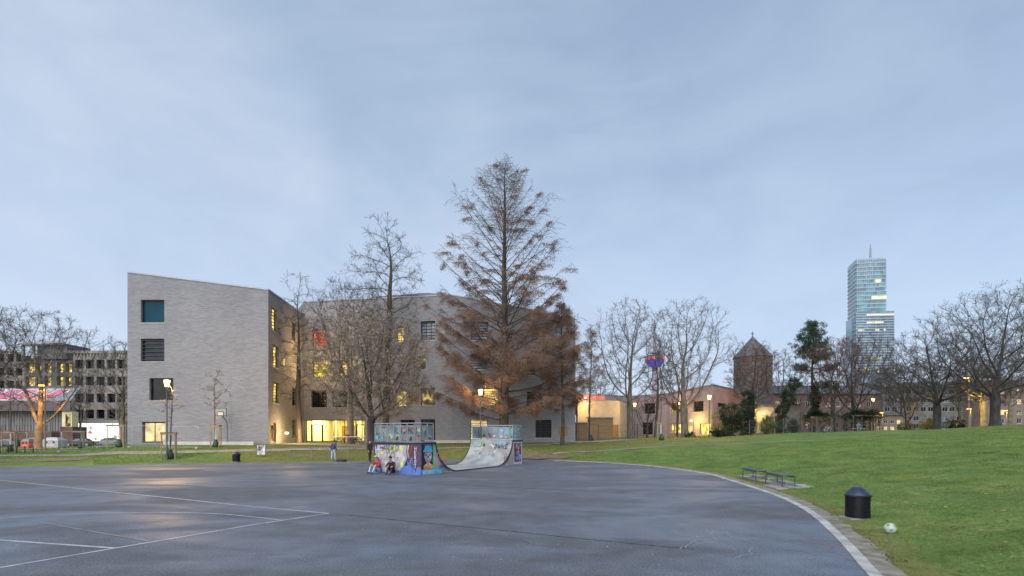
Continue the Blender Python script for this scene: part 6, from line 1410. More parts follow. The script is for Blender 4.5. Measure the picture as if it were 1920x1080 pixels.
# hoop
def hoop():
    g = gy(421, 50.2); root = empty('basketball_hoop', g, 'basketball hoop on a curved pole before the school gable', 'basketball hoop'); zr_ = zat(779, 50.2)-g.z; X = lambda px: wpx(px-421, 50.2)
    mb = MB(); mb.tube([(0, .5, -.2), (0, .5, zr_*.55), (-.05, .45, zr_*.8), (X(414), .1, zr_+.1)], .05, 'metal_grey', 8); smooth_by(mb.build('pole', root), 50)
    a, b, z0, z1 = X(401.5), X(425), zat(780, 50.2)-g.z, zat(765, 50.2)-g.z; mb = MB(); mb.bx(a, b, -.02, .02, z0, z0+.05, 'black'); mb.bx(a, b, -.02, .02, z1-.05, z1, 'black'); mb.bx(a, a+.05, -.02, .02, z0+.05, z1-.05, 'black'); mb.bx(b-.05, b, -.02, .02, z0+.05, z1-.05, 'black')
    c_ = X(413.5); mb.bx(c_-.3, c_+.3, -.022, .018, z0+.38, z0+.43, 'black'); mb.bx(c_-.3, c_-.25, -.022, .018, z0+.03, z0+.38, 'black'); mb.bx(c_+.25, c_+.3, -.022, .018, z0+.03, z0+.38, 'black'); mb.build('backboard_frame', root)
    mb = MB(); mb.bx(a+.05, b-.05, .0, .01, z0+.05, z1-.05, 'clear_glass'); mb.build('backboard', root); mb = MB(); mb.bx(c_-.25, c_+.25, -.03, -.01, z0+.05, z0+.37, 'net_white'); mb.build('target_panel', root)
    mb = MB(); mb.tube([(c_+.24*math.cos(t), -.32+.24*math.sin(t), zr_) for t in np.linspace(0, 6.2832, 20)], .022, 'hoop_orange', 6); mb.bx(c_-.1, c_+.1, -.1, -.02, zr_-.08, zr_+.03, 'hoop_orange'); mb.build('rim', root)
    mb = MB()
    for t in np.linspace(0, 6.28, 13)[:-1]: mb.tube([(c_+.23*math.cos(t), -.32+.23*math.sin(t), zr_), (c_+.14*math.cos(t+.4), -.32+.14*math.sin(t+.4), zr_-.38)], .008, 'net_white', 4)
    mb.build('net', root)
hoop()
# sign with a graffiti sheet
g = gp(490, 857.5, 30); s_ = g.y/960; root = empty('notice_sign', g, 'small white notice board covered in black scrawl', 'sign'); mb = MB()
for x in (-8, 8): mb.tube([(x*s_, 0, -.2), (x*s_, 0, 24*s_)], .025, 'metal_pole', 6)
mb.build('post', root); mb = MB(); mb.tube([(-8*s_, -.01, 24*s_), (8*s_, -.01, 24*s_)], .025, 'metal_pole', 6); mb.build('frame', root); mb = MB(); mb.bx(-7.3*s_, 7.3*s_, -.03, -.01, 5*s_, 22.6*s_, 'p_white'); o = mb.build('board', root)
wl2 = Wall(Vector((-7.3*s_, -.03, 0)), Vector((1, 0, 0)), Vector((0, -1, 0))); mb = MB()
for z_ in (18.5, 15, 11.5): wl2.text(mb, {18.5: 'SKAT', 15: 'GEO', 11.5: 'PN'}[z_], 1.2*s_, z_*s_, 3.2*s_, .035, 'p_black', .1, .15, .8)
wl2.stroke(mb, squig(1.5*s_, 9*s_, .4), .025, 'p_black'); mb.build('lettering', root)
# steel hoop rails
for lab, x0, x1 in (('steel bicycle rail nearest the notice board', 543, 584), ('steel bicycle rail where a person leans', 611, 652)):
    g = gp((x0+x1)/2, 862.5, 30); w_ = (x1-x0)/2/960*g.y; h = .80; root = empty('bicycle_rail', g, lab, 'bicycle rail', 'steel bicycle rails')
    mb = MB(); mb.tube([(-w_, 0, -.1), (-w_, 0, h-.08), (-w_+.08, 0, h), (w_-.08, 0, h), (w_, 0, h-.08), (w_, 0, -.1)], .028, 'metal_grey', 8); smooth_by(mb.build('frame', root), 50); mb = MB(); mb.tube([(-w_, 0, h*.5), (w_, 0, h*.5)], .02, 'metal_grey', 8); mb.build('crossbar', root)
# ------------------------------------------------------------------ staked young trees
def sapling(label, px, py, Y, top, stakes, seed, bag=True, spread=22, white=True, twigm='twig_grey'):
    g = gp(px, py, 30) if Y is None else gy(px, Y); Y = g.y; H = zat(top, Y)-g.z; s_ = Y/960
    root = tree('young_tree', label, g, H, spread*s_, B, seed, 'bark_grey', twigm, .055, group='staked young trees', prof=[(0, .1), (.38, .15), (.5, .7), (.68, 1), (.85, .75), (1, .3)], th=.82, nA=95, tw=1.0, tl=.07, sweep=.42, D=.3)
    if white: mb = MB(); mb.tube([(0, 0, .1), (.0, 0, 1.9)], .075, 'bark_white', 8); smooth_by(mb.build('trunk_wrap', root), 40)
    sx = [(x-px)*s_ for x in stakes]; hs = 2.05
    pos = [(sx[0], -.25), (sx[-1], -.25), ((sx[0]+sx[-1])/2+.15, .5)]
    sk = empty('tree_stakes', g, 'timber stake frame round the '+label, 'tree stakes', 'stake frames of the young trees')
    for x, y in pos: mb = MB(); mb.tube([(x, y, -.2), (x, y, hs)], .05, 'wood_stake', 8); smooth_by(mb.build('stake', sk), 40)
    for a, b in ((0, 1), (1, 2), (2, 0)):
        A_, B_ = Vector((*pos[a], hs-.07)), Vector((*pos[b], hs-.07)); d = (B_-A_).normalized(); mb = MB(); mb.box((A_+B_)/2+Vector((0, 0, .04*a)), ((B_-A_).length/2+.1, .025, .06), 'wood_stake', d, d.cross(Vector((0, 0, 1)))); mb.build('crosspiece', sk)
    if bag:
        mb = MB(); mb.lathe([(.20, 0), (.30, .08), (.27, .3), (.2, .5), (.11, .68), (.13, .74)], 'water_bag', k=14); o = smooth_by(mb.build('watering_bag', None), 60); o.location = g+Vector((.05, -.12, 0)); tag(o, 'green watering bag at the foot of the '+label.replace('young tree', 'sapling'), 'watering bag', 'green watering bags')
    return root
sapling('young tree under the lit park lantern', 320, 860, None, 715, (307, 332), 81)
sapling('young tree before the hoop', 405, 838.5, None, 690, (398, 413), 82, spread=28)
sapling('young tree at the far left', 20, 847, None, 722, (8, 32), 83, spread=24, twigm='twig')
sapling('young tree beside the parked black car', 152, 841, None, 728, (139, 159), 84, spread=18, twigm='twig')
sapling('young tree near the school corner', 224, 838.5, None, 742, (205, 235), 85, spread=16)
sapling('young tree by the timber sheds', 1107, 826, None, 690, (1101, 1115), 86, spread=12)
sapling('young tree below the telecom tower', 1239, 825.5, None, 700, (1231, 1247), 87, spread=12)
# ------------------------------------------------------------------ fences
def mesh_fence(label, p0, p1, n, h, group='temporary mesh fence panels', wires=9):
    """one panel per thing: tube frame with wires on two feet"""
    p0, p1 = Vector(p0), Vector(p1)
    for i in range(n):
        a, b = p0.lerp(p1, i/n), p0.lerp(p1, (i+1)/n); c_ = (a+b)/2; a.z = b.z = 0; d = (b-a); L = d.length; rz = math.atan2(d.y, d.x); g = Vector((c_.x, c_.y, ground_z(c_.x, c_.y)))
        lab = label[i] if isinstance(label, list) else label
        root = empty('mesh_fence', g, lab, 'fence', group, rz); L = L-.1; mb = MB()
        mb.tube([(-L/2, 0, .1), (-L/2, 0, h-.08), (-L/2+.08, 0, h), (L/2-.08, 0, h), (L/2, 0, h-.08), (L/2, 0, .1), (-L/2, 0, .1)], .02, 'galvanised', 6); mb.build('frame', root)
        mb = MB()
        for k in range(1, 24): x = -L/2+L*k/24; mb.box((x, 0, h*.55), (.0025, .0025, h*.44), 'galvanised')
        for k in range(1, 8): mb.box((0, .004, .1+(h-.12)*k/8), (L/2, .0025, .0025), 'galvanised')
        tag(mb.build('wire_mesh', root), kind='stuff')
        mb = MB()
        for x in (-L/2, L/2): mb.box((x, 0, .05), (.11, .3, .06), 'concrete')
        mb.build('foot', root)
mesh_fence(['leftmost temporary mesh fence panel on the lawn', 'mesh fence panel before the orange bin', 'mesh fence panel before the black car'], gp(-10, 846, 30), gp(186, 843, 30), 3, 2.0)
mesh_fence(['mesh fence panel left of the school corner', 'mesh fence panel before the lit glazed door', 'mesh fence panel left of the hoop'], gp(186, 843, 30), gp(373, 841.5, 30), 3, 2.0)
def bar_fence(label, pts, h, gap, m_, name='fence'):
    root = empty(name, (0, 0, 0), label, 'fence'); P = [Vector(p) for p in pts]
    for a, b in zip(P[:-1], P[1:]):
        n_ = max(1, round((b-a).length/gap))
        for k in range(n_+1): q = a.lerp(b, k/n_); z = ground_z(q.x, q.y); mb = MB(); mb.tube([(q.x, q.y, z-.2), (q.x, q.y, z+h)], .045, m_, 6); mb.build('post', root)
        mb = MB()
        for k in range(int((b-a).length/.16)): q = a.lerp(b, k*.16/(b-a).length); z = ground_z(q.x, q.y); mb.box((q.x, q.y, z+h*.5), (.004, .004, h*.46), m_)
        tag(mb.build('wire_mesh', root), kind='stuff'); mb = MB()
        for f_ in (.06, .5, .97): mb.tube([(q.x, q.y, ground_z(q.x, q.y)+h*f_) for q in (a, a.lerp(b, .33), a.lerp(b, .66), b)], .012, m_, 4)
        mb.build('rail', root)
    return root
bar_fence('dark mesh fence in front of the low school pavilion', [gy(1084, 69), gy(1195, 71), gy(1300, 67.5)], 2.0, 2.9, 'metal_pole')
bar_fence('mesh fence along the hill crest under the bare trees', [gy(1405, 66), gy(1500, 68.5), gy(1560, 69.5)], 2.0, 2.6, 'metal_pole')
bar_fence('low fence right of the ivy pergola', [gy(1640, 72), gy(1688, 72)], 1.1, 1.6, 'metal_grey')
bar_fence('short black hoop fence at the far left', [gp(0, 851, 30), gp(62, 850, 30)], .75, .7, 'black')
for i, px in enumerate((1431, 1452)): 
    g = gy(px, 66.5); mb = MB(); mb.tube([(0, 0, -.1), (0, 0, 2.2)], .07, 'wood_stake', 8); o = smooth_by(mb.build('timber_post'), 40); o.location = g; tag(o, ('left' if i == 0 else 'right')+' pale timber post beside the round bush on the crest', 'post', 'timber posts')
# pergola
def pergola(label, px0, px1, Y, seed):
    g = gy((px0+px1)/2, Y); w_ = wpx((px1-px0)/2, Y); root = empty('pergola', g, label, 'pergola', 'ivy pergolas'); h = zat(780, Y)-g.z if px0 < 1580 else zat(777, Y)-g.z
    for x in (-w_+.2, -w_*.33, w_*.33, w_-.2):
        for y in (-.9, .9): mb = MB(); mb.bx(x-.09, x+.09, y-.09, y+.09, -.2, h-.3, 'concrete_dark'); mb.build('pillar', root)
    for y in (-.9, .9): mb = MB(); mb.bx(-w_, w_, y-.07, y+.07, h-.3, h-.12, 'wood_stake'); mb.build('beam', root)
    r = np.random.default_rng(seed); n_ = 5200; P = r.normal(size=(n_, 3))*np.array([w_*.52, .65, .28])+np.array([0, 0, h-.05]); lump = np.sin(P[:, 0]*2.6+seed)*.25; P[:, 2] += lump
    x4 = r.choice([-w_+.2, -w_*.33, w_*.33, w_-.2], 2600); Q = np.stack([x4+r.normal(size=2600)*.25, r.choice([-.9, .9], 2600)+r.normal(size=2600)*.22, r.uniform(.1, h, 2600)], 1); P = np.concatenate([P, Q if px0 > 1580 else Q[:900]])
    tag(link('foliage', cards('foliage', P, .17, 'ivy', 1.2, .1, seed, tri=False), root), kind='stuff')
    if px0 < 1580: Q = np.stack([r.uniform(-w_, w_, 1500), r.normal(size=1500)*.3-.8, r.uniform(h-1.5, h-.3, 1500)], 1); tag(link('withered_creeper', cards('withered_creeper', Q, .2, 'leaf_rust', 1.6, .6, seed), root), kind='stuff')
pergola('ivy pergola with withered brown creeper above the bicycles', 1513, 1552, 76, 3); pergola('dark ivy covered pergola with a person sitting beneath', 1590, 1644, 78, 4)
# table tennis table before the entrance
g = gy(652, 55.5); root = empty('park_table', g, 'long white outdoor table on curved legs before the lit entrance', 'table'); wt = wpx(37, 55.5); zt = zat(818, 55.5)-g.z
mb = MB(); mb.bx(-wt, wt, -.7, .7, zt-.09, zt, 'plinth'); mb.build('tabletop', root)
for x in (-wt*.45, wt*.45):
    for y in (-.45, .45): mb = MB(); mb.tube([(x-.5, y, 0), (x-.38, y, zt*.55), (x, y, zt-.12), (x+.38, y, zt*.55), (x+.5, y, 0)], .07, 'metal_pole', 8); smooth_by(mb.build('leg', root), 60)
mb = MB(); mb.bx(-.02, .02, -.75, .75, zt+.002, zt+.16, 'metal_grey'); mb.build('net', root)

# ------------------------------------------------------------------ bicycles, cars, containers
def bicycle(label, g, rz, fm):
    root = empty('bicycle', g, label, 'bicycle', 'bicycles under the pergola', rz); r_ = .34
    for x in (-.52, .52):
        mb = MB(); mb.tube([(x+r_*math.cos(t), 0, r_+r_*math.sin(t)) for t in np.linspace(0, 6.2832, 25)], .022, 'rubber', 6, cap=False); w_ = mb.build('wheel', root); mb = MB()
        for t in np.linspace(0, 3.1416, 9)[:-1]: mb.tube([(x-.32*math.cos(t), 0, r_-.32*math.sin(t)), (x+.32*math.cos(t), 0, r_+.32*math.sin(t))], .003, 'galvanised', 3)
        mb.build('spokes', w_)
    mb = MB(); bb, seat_, hd, rear_, fr = (-.08, 0, .30), (-.22, 0, .78), (.38, 0, .82), (-.52, 0, .34), (.52, 0, .34)
    for a, b in ((bb, seat_), (bb, hd), (seat_, (.36, 0, .74)), (rear_, bb), (rear_, (-.2, 0, .7)), (hd, fr)): mb.tube([a, b], .017, fm, 6)
    mb.build('frame', root); mb = MB(); mb.tube([seat_, (-.25, 0, .92)], .013, 'metal_grey', 6); mb.box((-.26, 0, .94), (.13, .06, .025), 'black'); mb.build('saddle', root)
    mb = MB(); mb.tube([hd, (.36, 0, .98)], .014, 'metal_grey', 6); mb.tube([(.30, -.28, 1.0), (.38, -.1, .99), (.38, .1, .99), (.30, .28, 1.0)], .013, 'metal_grey', 6); mb.build('handlebar', root); mb = MB(); mb.lathe([(.09, -.01), (.09, .01)], 'metal_grey', (0, 0, 0), 12); mb.v = [(bb[0]+x, z, bb[2]+y) for x, y, z in mb.v]; mb.tube([(-.08, .1, .30), (.05, .1, .2)], .012, 'metal_grey', 5); mb.build('crank', root)
g = gy(1541, 70.5); bicycle('dark bicycle parked left under the brown creeper', g, R(20), 'cloth_navy')
g = gy(1552, 70); bicycle('silver bicycle parked rightmost under the brown creeper', g, R(-8), 'galvanised')
def car(label, g, rz, paint, L=4.3, H=1.45):
    root = empty('parked_car', g, label, 'car', 'cars parked on the street', rz); Wd = 1.75; body = [(-L/2, .35), (-L/2+.03, .72), (-L/2+.25, .84), (-L*.20, .92), (L*.44, .95), (L/2-.04, .80), (L/2, .45), (L/2-.1, .28), (-L/2+.1, .28)]
    cab = [(-L*.24, .90), (-L*.08, H-.06), (L*.05, H), (L*.27, H-.03), (L*.42, .95)]
    def ext(P, w0, w1, m, name, bev=.06):
        bm = bmesh.new(); a = [bm.verts.new((x, -w0 if z < .9 else -w1, z)) for x, z in P]; b = [bm.verts.new((x, w0 if z < .9 else w1, z)) for x, z in P]; n_ = len(P)
        bm.faces.new(a); bm.faces.new(list(reversed(b)))
        for i in range(n_): bm.faces.new((a[i], b[i], b[(i+1) % n_], a[(i+1) % n_]))
        bmesh.ops.recalc_face_normals(bm, faces=bm.faces); bmesh.ops.bevel(bm, geom=bm.edges[:], offset=bev, segments=2, affect='EDGES', clamp_overlap=True)
        me = bpy.data.meshes.new(name); bm.to_mesh(me); bm.free(); me.materials.append(M[m]); return smooth_by(link(name, me, root), 35)
    ext(body, Wd/2, Wd/2-.04, paint, 'body'); ext(cab, Wd/2-.06, Wd/2-.22, paint, 'cabin', .05)
    for s in (-1, 1):
        for P in ([(-L*.2, .96), (-L*.075, H-.13), (L*.06, H-.09), (L*.06, .98)], [(L*.08, .98), (L*.08, H-.09), (L*.25, H-.12), (L*.35, .99)]):
            mb = MB(); mb.add([(x, s*(Wd/2-.075-(z-.9)*.30+.012), z) for x, z in P], [(0, 1, 2, 3)], 'car_glass'); mb.build('side_window', root)
        mb = MB(); mb.box((-L/2+.06, s*.6, .68), (.05, .19, .08), 'headlight'); mb.build('headlight', root); mb = MB(); mb.box((L/2-.03, s*.66, .74), (.04, .14, .1), 'tail_light'); mb.build('tail_light', root)
        for x in (-L*.31, L*.30):
            mb = MB(); y = s*(Wd/2-.1); mb.tube([(x, y-.1, .31), (x, y+.1, .31)], .31, 'rubber', 18); w_ = mb.build('wheel', root); mb = MB(); mb.tube([(x, y+s*.1-.012, .31), (x, y+s*.1+.014, .31)], .19, 'galvanised', 12); mb.build('rim', w_)
    mb = MB(); mb.add([(-L*.235, -.66, .95), (-L*.235, .66, .95), (-L*.095, .52, H-.1), (-L*.095, -.52, H-.1)], [(0, 1, 2, 3)], 'car_glass'); mb.v = [(x-.03, y, z+.015) for x, y, z in mb.v]; mb.build('windscreen', root)
    mb = MB(); mb.box((-L/2-.004, 0, .5), (.012, .26, .06), 'render_white'); mb.build('number_plate', root); return root
car('black hatchback parked in front of the lit shop', gy(149, 90.5), R(22), 'car_black'); car('pale silver car parked by the school corner', gy(202, 93), R(28), 'car_silver'); car('dark blue car parked at the far left under the hall', gy(14, 88.5), R(3), 'car_blue')
def container(label, g, w_, d, h, m_, round_=True):
    root = empty('waste_container', g, label, 'waste container', 'waste containers by the plane tree'); mb = MB(); mb.prism([(-w_, -d), (w_, -d), (w_, d), (-w_, d)], .06, h*.72, m_); mb.build('body', root)
    mb = MB(); vs = [(-w_-.02, -d-.02, h*.725), (w_+.02, -d-.02, h*.725), (w_+.02, d+.02, h*.725), (-w_-.02, d+.02, h*.725), (-w_*.6, -d*.6, h), (w_*.6, -d*.6, h), (w_*.6, d*.6, h), (-w_*.6, d*.6, h)]; mb.add(vs, [(0, 1, 5, 4), (1, 2, 6, 5), (2, 3, 7, 6), (3, 0, 4, 7), (4, 5, 6, 7), (3, 2, 1, 0)], m_ if round_ else 'metal_grey'); mb.build('lid', root)
    mb = MB()
    for x in (-w_*.45, w_*.45): mb.lathe([(.16, -.02), (.16, .02)], 'black', (0, 0, 0), 12); mb.v[-24:] = [(a+x, -d-.012-c*.4, b+h*.55) for a, b, c in mb.v[-24:]]
    mb.bx(-w_*.5, w_*.5, -d-.025, -d-.004, h*.18, h*.36, 'render_white'); mb.build('chute', root)
    for x in (-w_*.8, w_*.8): mb = MB(); mb.bx(x-.06, x+.06, -d, d, -.05, .058, 'black'); mb.build('skid', root)
container('orange red plastic waste container left of the plane tree', gy(53, 76), .62, .55, 1.35, 'orange_plastic', False)
container('grey waste container hidden by the plane tree trunk', gy(66, 80), .8, .7, 1.5, 'metal_grey'); container('large grey waste container right of the plane tree', gy(103, 76), 1.18, .8, 1.55, 'galvanised')

# ------------------------------------------------------------------ people
def person(label, g, rz, J, cols, hair, group='people in the park', hat=None):
    """J: joint name -> position; one skinned surface, materials by nearest bone"""
    E = [('hip', 'waist', 'top'), ('waist', 'chest', 'top'), ('chest', 'neck', 'top'), ('neck', 'head', 'skin'), ('head', 'crown', 'skin')]
    for s in 'lr': E += [('chest', 'sh'+s, 'top'), ('sh'+s, 'el'+s, 'top'), ('el'+s, 'wr'+s, 'top'), ('wr'+s, 'ha'+s, 'skin'), ('hip', 'th'+s, 'leg'), ('th'+s, 'kn'+s, 'leg'), ('kn'+s, 'an'+s, 'leg'), ('an'+s, 'to'+s, 'shoe')]
        
    rad = dict(hip=.155, waist=.135, chest=.155, neck=.06, head=.085, crown=.095)
    for s in 'lr': rad.update({'sh'+s: .07, 'el'+s: .05, 'wr'+s: .036, 'ha'+s: .04, 'th'+s: .1, 'kn'+s: .068, 'an'+s: .048, 'to'+s: .042})
    for s in 'lr':
        w_, h_ = Vector(J['wr'+s]), Vector(J['ha'+s]); d = (h_-w_).normalized(); sd = d.cross(Vector((0, 0, 1))); sd = sd.normalized() if sd.length > .1 else Vector((1, 0, 0))
        for k in range(5):
            nm = 'f%d%s' % (k, s); off = sd*((k-1.5)*.022) if k < 4 else sd*-.05; ln = (.065, .078, .082, .07, .045)[k]; J[nm] = tuple(h_+off+d*ln+Vector((0, 0, -.015))); rad[nm] = .010; E.append(('ha'+s, nm, 'skin'))
    names = list(J); me = bpy.data.meshes.new('body'); me.from_pydata([J[n] for n in names], [(names.index(a), names.index(b)) for a, b, c in E], []); o = bpy.data.objects.new('body', me); C.objects.link(o)
    md = o.modifiers.new('s', 'SKIN'); md.use_smooth_shade = True
    for i, n_ in enumerate(names): v = me.skin_vertices[0].data[i]; v.radius = (rad[n_], rad[n_]*(.8 if n_ in ('hip', 'waist', 'chest') else 1)); v.use_root = n_ == 'hip'
    o.modifiers.new('u', 'SUBSURF').levels = 1
    dg = bpy.context.evaluated_depsgraph_get(); nm_ = bpy.data.meshes.new_from_object(o.evaluated_get(dg)); bpy.data.objects.remove(o)
    order = ['top', 'leg', 'skin', 'shoe']; [nm_.materials.append(M[cols.get(k, 'skin')]) for k in order]
    A = np.array([J[a] for a, b, c in E]); B = np.array([J[b] for a, b, c in E]); kk = [order.index(c) for a, b, c in E]; ra = np.array([min(rad[a], rad[b]) for a, b, c in E]); mi = []
    for p in nm_.polygons:
        c_ = np.array(p.center); t = np.clip(((c_-A)*(B-A)).sum(1)/(((B-A)**2).sum(1)+1e-9), 0, 1); d = np.linalg.norm(c_-(A+(B-A)*t[:, None]), axis=1)-ra*.6; mi.append(kk[int(d.argmin())])
    nm_.polygons.foreach_set('material_index', np.array(mi, dtype=np.int32)); nm_.polygons.foreach_set('use_smooth', np.ones(len(nm_.polygons), dtype=bool))
    root = empty('person', g, label, 'person', group, rz); link('body', nm_, root)
    h, c_ = Vector(J['head']), Vector(J['crown']); up = (c_-h).normalized(); bm = bmesh.new(); bmesh.ops.create_uvsphere(bm, u_segments=14, v_segments=9, radius=.118)
    bmesh.ops.delete(bm, geom=[v for v in bm.verts if v.co.z < -.0 and v.co.y < .03 or v.co.z < -.06], context='VERTS'); me = bpy.data.meshes.new('hair'); bm.to_mesh(me); bm.free(); me.materials.append(M[hat or hair]); me.polygons.foreach_set('use_smooth', np.ones(len(me.polygons), dtype=bool)); q = link('cap' if hat else 'hair', me, root); q.location = c_+Vector((0, .012, -.0))
    mb = MB(); f_ = h.lerp(c_, .55); fd = Vector((0, -1, 0))
    for sx in (-1, 1): mb.box(f_+Vector((sx*.033, -.084, .012)), (.012, .006, .007), 'black')
    mb.build('eyes', root); mb = MB(); mb.box(f_+Vector((0, -.098, -.022)), (.012, .016, .02), 'skin'); mb.build('nose', root); mb = MB(); mb.box(f_+Vector((0, -.083, -.058)), (.024, .006, .006), 'p_brown'); mb.build('mouth', root); return root
def seated(lean=.1, kx=.16, ky=-.42):
    J = dict(hip=(0, 0, .17), waist=(0, -.02, .36), chest=(0, -.05-lean*.4, .58), neck=(0, -.09-lean*.6, .73), head=(0, -.12-lean*.7, .82), crown=(0, -.13-lean*.75, .93))
    for s, q in (('l', 1), ('r', -1)): J.update({'sh'+s: (q*.19, -.06-lean*.4, .63), 'el'+s: (q*.27, -.2-lean*.5, .42), 'wr'+s: (q*.16, -.42, .45), 'ha'+s: (q*.12, -.49, .44), 'th'+s: (q*.1, -.06, .15), 'kn'+s: (q*kx, ky, .5), 'an'+s: (q*kx*.85, ky-.2, .08), 'to'+s: (q*kx*.9, ky-.36, .045)})
    return J
def standing(lean=0.0, step=.08):
    J = dict(hip=(0, 0, .92), waist=(0, 0, 1.1), chest=(0, -lean*.5, 1.32), neck=(0, -lean, 1.48), head=(0, -lean*1.1, 1.57), crown=(0, -lean*1.15, 1.68))
    for s, q in (('l', 1), ('r', -1)): J.update({'sh'+s: (q*.19, -lean*.6, 1.40), 'el'+s: (q*.25, .02, 1.13), 'wr'+s: (q*.24, -.12, .9), 'ha'+s: (q*.23, -.15, .82), 'th'+s: (q*.1, 0, .86), 'kn'+s: (q*.11, q*step*.6-.03, .48), 'an'+s: (q*.12, q*step, .09), 'to'+s: (q*.14, q*step-.17, .045)})
    return J
def pos_mural(a, d=.2): q = rp(-d, WID-a, 0); return q
az_ = math.atan2(-RA.x, RA.y)  # facing along -RA
q = pos_mural(.62, .22); person('person in a red top and pale jeans sitting against the mural', q, az_, seated(.15), dict(top='cloth_red', leg='jeans_pale', shoe='cloth_navy'), 'hair_blond', hat='cloth_yellow')
q = pos_mural(1.72, .22); person('person in dark clothes crouched against the mural', q, az_+.35, seated(.35, .12, -.36), dict(top='cloth_dark', leg='hair_dark', shoe='rubber'), 'hair_dark')
g = gp(625, 863.5, 30); J = standing(.12); J = {k: (v[0], v[1], v[2]*.93) for k, v in J.items()}; person('person in a navy jacket and pale jeans leaning at the bicycle rail', g, R(160), J, dict(top='cloth_navy', leg='jeans_pale', shoe='bark_white'), 'hair_dark')
g = Vector(court_pt(693, 866)+(0,)); person('person in black standing behind the left ramp corner', g, R(60), standing(.05), dict(top='cloth_dark', leg='hair_dark', shoe='rubber'), 'hair_dark')
g = gy(1609, 75); J = {k: (v[0], v[1], v[2]+.35) for k, v in seated(.1).items()}
for s in 'lr': J['an'+s] = (J['an'+s][0], -.5, .08); J['to'+s] = (J['to'+s][0], -.65, .045); J['kn'+s] = (J['kn'+s][0], -.46, .52)
person('person in a blue jacket sitting under the dark ivy pergola', g, R(-20), J, dict(top='cloth_blue', leg='jeans', shoe='rubber'), 'hair_dark')
root = empty('garden_bench', g+Vector((0, .05, 0)), 'low dark seat under the ivy pergola', 'bench'); mb = MB(); mb.bx(-1.0, 1.0, -.2, .25, .36, .44, 'wood_stake'); mb.build('seat', root)
for x in (-.8, .8): mb = MB(); mb.bx(x-.06, x+.06, -.15, .2, -.1, .36, 'concrete_dark'); mb.build('leg', root)
g = gp(640, 865.5, 30); mb = MB(); mb.lathe([(.02, 0), (.2, .01), (.24, .09), (.16, .2), (.02, .23)], 'black', k=12); mb.v = [(x*2.0, y*.9, z) for x, y, z in mb.v]; o = smooth_by(mb.build('sports_bag'), 60); o.location = g; tag(o, 'black bag lying on the ground by the bicycle rail', 'bag')

# ------------------------------------------------------------------ grass blades, fallen leaves, litter
def grass():
    r = np.random.default_rng(4); N = 430000
    Y = 7.2*np.exp(r.uniform(0, np.log(46/7.2), N)); u = r.uniform(.12, 1.12, N); x = u*Y; d = court_dist(x, Y); k = (d > .5); x, Y, d = x[k], Y[k], d[k]
    pn_ = np.sin(x*1.7+1.3*np.sin(Y*.9))*np.sin(Y*1.9+1.1*np.sin(x*1.1))+.6*np.sin(x*5.1+Y*3.3)*np.sin(Y*4.7-x*2.2); k = (pn_ > -.75+r.uniform(-.5, .4, len(x))) & ~((d < 1.1) & (r.uniform(0, 1, len(x)) < .6)); x, Y = x[k], Y[k]; k = worn(x, Y) < 1.1+r.uniform(-.2, .5, len(x)); x, Y = x[k], Y[k]
    z = ground_z(x, Y); n = len(x); h = r.uniform(.02, .055, n)*np.clip(Y/16, .9, 1.4); w_ = .0035*np.clip(Y/9, 1, 5); a = r.uniform(0, 6.28, n); lx, ly = r.normal(size=n)*.035, r.normal(size=n)*.035
    P = np.stack([x, Y, z-.01], 1); e = np.stack([np.cos(a)*w_, np.sin(a)*w_, 0*a], 1); tip = P+np.stack([lx, ly, h+.01], 1); V = np.stack([P-e, P+e, tip], 1).reshape(-1, 3)
    me = mesh_np('grass', V, np.arange(n*3).reshape(n, 3), ['grass_blade', 'grass_dry'], (r.uniform(0, 1, n) < .1).astype(np.int32)); tag(link('grass', me), 'short green grass of the lawn on the right', kind='stuff')
    N = 90000; u = r.uniform(-1.05, .18, N); Y = 34+r.uniform(0, 1, N)**1.3*24; x = u*Y; d = court_dist(x, Y); px = CX+u*F; k = (d > .9) & ~((px < 175) & (d < 5.0)); x, Y, u = x[k], Y[k], u[k]; n = len(x); z = ground_z(x, Y)
    h = r.uniform(.05, .13, n); a = r.uniform(0, 6.28, n); w_ = .016; P = np.stack([x, Y, z-.01], 1); e = np.stack([np.cos(a)*w_, np.sin(a)*w_, 0*a], 1); tip = P+np.stack([r.normal(size=n)*.05, r.normal(size=n)*.05, h], 1)
    pth = ~((z < .02)); me = mesh_np('grass', np.stack([P-e, P+e, tip], 1).reshape(-1, 3), np.arange(n*3).reshape(n, 3), ['grass_blade', 'grass_dry'], ((r.uniform(0, 1, n) < np.clip((u*F+CX-380)/200, .12, .7))).astype(np.int32)); tag(link('grass', me), 'yellowing grass strip between court and school', kind='stuff')
grass()
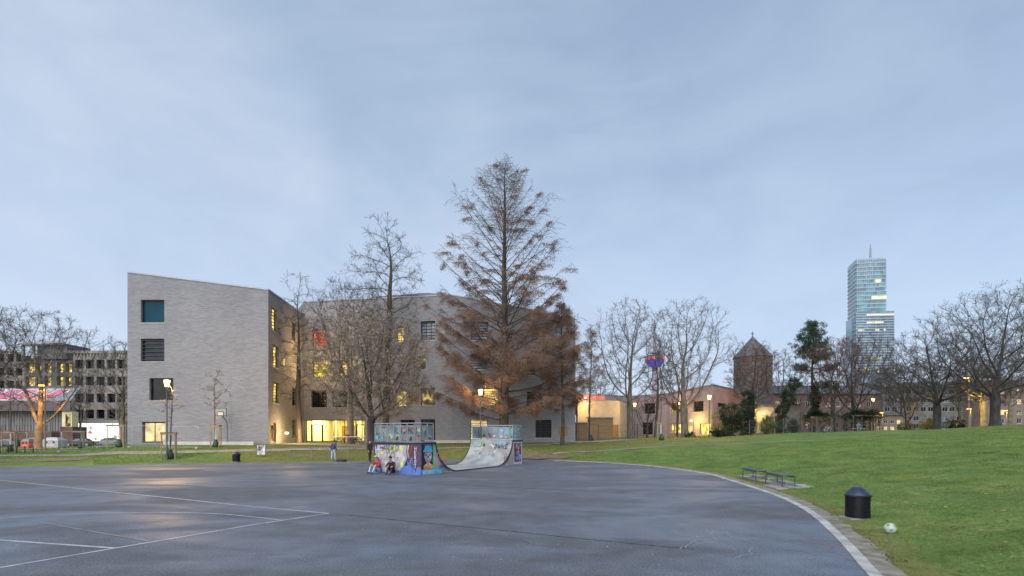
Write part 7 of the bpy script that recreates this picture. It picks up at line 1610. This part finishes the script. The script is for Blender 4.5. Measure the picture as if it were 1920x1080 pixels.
def scatter(name, label, boxes, m_, size, seed, band=None):
    r = np.random.default_rng(seed); P = []
    for (p0, p1, y0, y1, n) in boxes:
        Y = y0*np.exp(r.uniform(0, 1, n)*np.log(y1/y0)); x = ((p0+(p1-p0)*r.uniform(0, 1, n))-CX)/F*Y; P.append(np.stack([x, Y, np.maximum(ground_z(x, Y), 0.0)+.018], 1))
    P = np.concatenate(P)
    if band: dd = court_dist(P[:, 0], P[:, 1]); P = P[(dd > band[0]) & (dd < band[1]-.4*r.random(len(P)))]
    n = len(P); a = r.uniform(0, 6.28, n); s = size*r.uniform(.5, 1.3, n); d = np.stack([np.cos(a)*s, np.sin(a)*s, r.normal(size=n)*s*.2], 1); e = np.stack([-np.sin(a)*s*.6, np.cos(a)*s*.6, r.normal(size=n)*s*.2+.01], 1)
    V = np.stack([P-d, P-e, P+d, P+e], 1).reshape(-1, 3); V[:, 2] = np.maximum(V[:, 2], np.repeat(P[:, 2], 4)-.008); tag(link(name, mesh_np(name, V, np.arange(n*4).reshape(n, 4), m_)), label, kind='stuff')
scatter('fallen_leaves', 'yellow and brown fallen leaves strewn over the grass', [(1080, 1420, 52, 72, 3800), (950, 1150, 46, 60, 1200), (480, 900, 44, 62, 2600), (1400, 1900, 24, 60, 220), (1700, 1920, 9, 20, 26), (560, 800, 48, 56, 1600)], 'leaf_fallen', .06, 3)
scatter('fallen_leaves', 'brown leaves gathered along the kerb edge of the lawn', [(1340, 1700, 9, 34, 5200)], 'earth', .03, 9, band=(.5, 1.0))
scatter('litter', 'tiny pale scraps and leaves on the asphalt', [(0, 1300, 10, 36, 200), (900, 1400, 10, 28, 140), (0, 1500, 9, 22, 700)], 'paving', .011, 6)

# ------------------------------------------------------------------ put every thing's Empty at its own base
bpy.context.view_layer.update()
for o in list(C.objects):
    if o.type == 'EMPTY' and o.parent is None and o.location.length < 1e-6:
        P = []
        def walk(q):
            for ch in q.children:
                if ch.type == 'MESH' and len(ch.data.vertices): P.append(np.array([ch.matrix_world @ Vector(c) for c in ch.bound_box]))
                walk(ch)
        walk(o)
        if not P: continue
        P = np.concatenate(P); lo, hi = P.min(0), P.max(0); b = Vector(((lo[0]+hi[0])/2, (lo[1]+hi[1])/2, lo[2])); o.location = b
        for ch in o.children: ch.location = ch.location-b
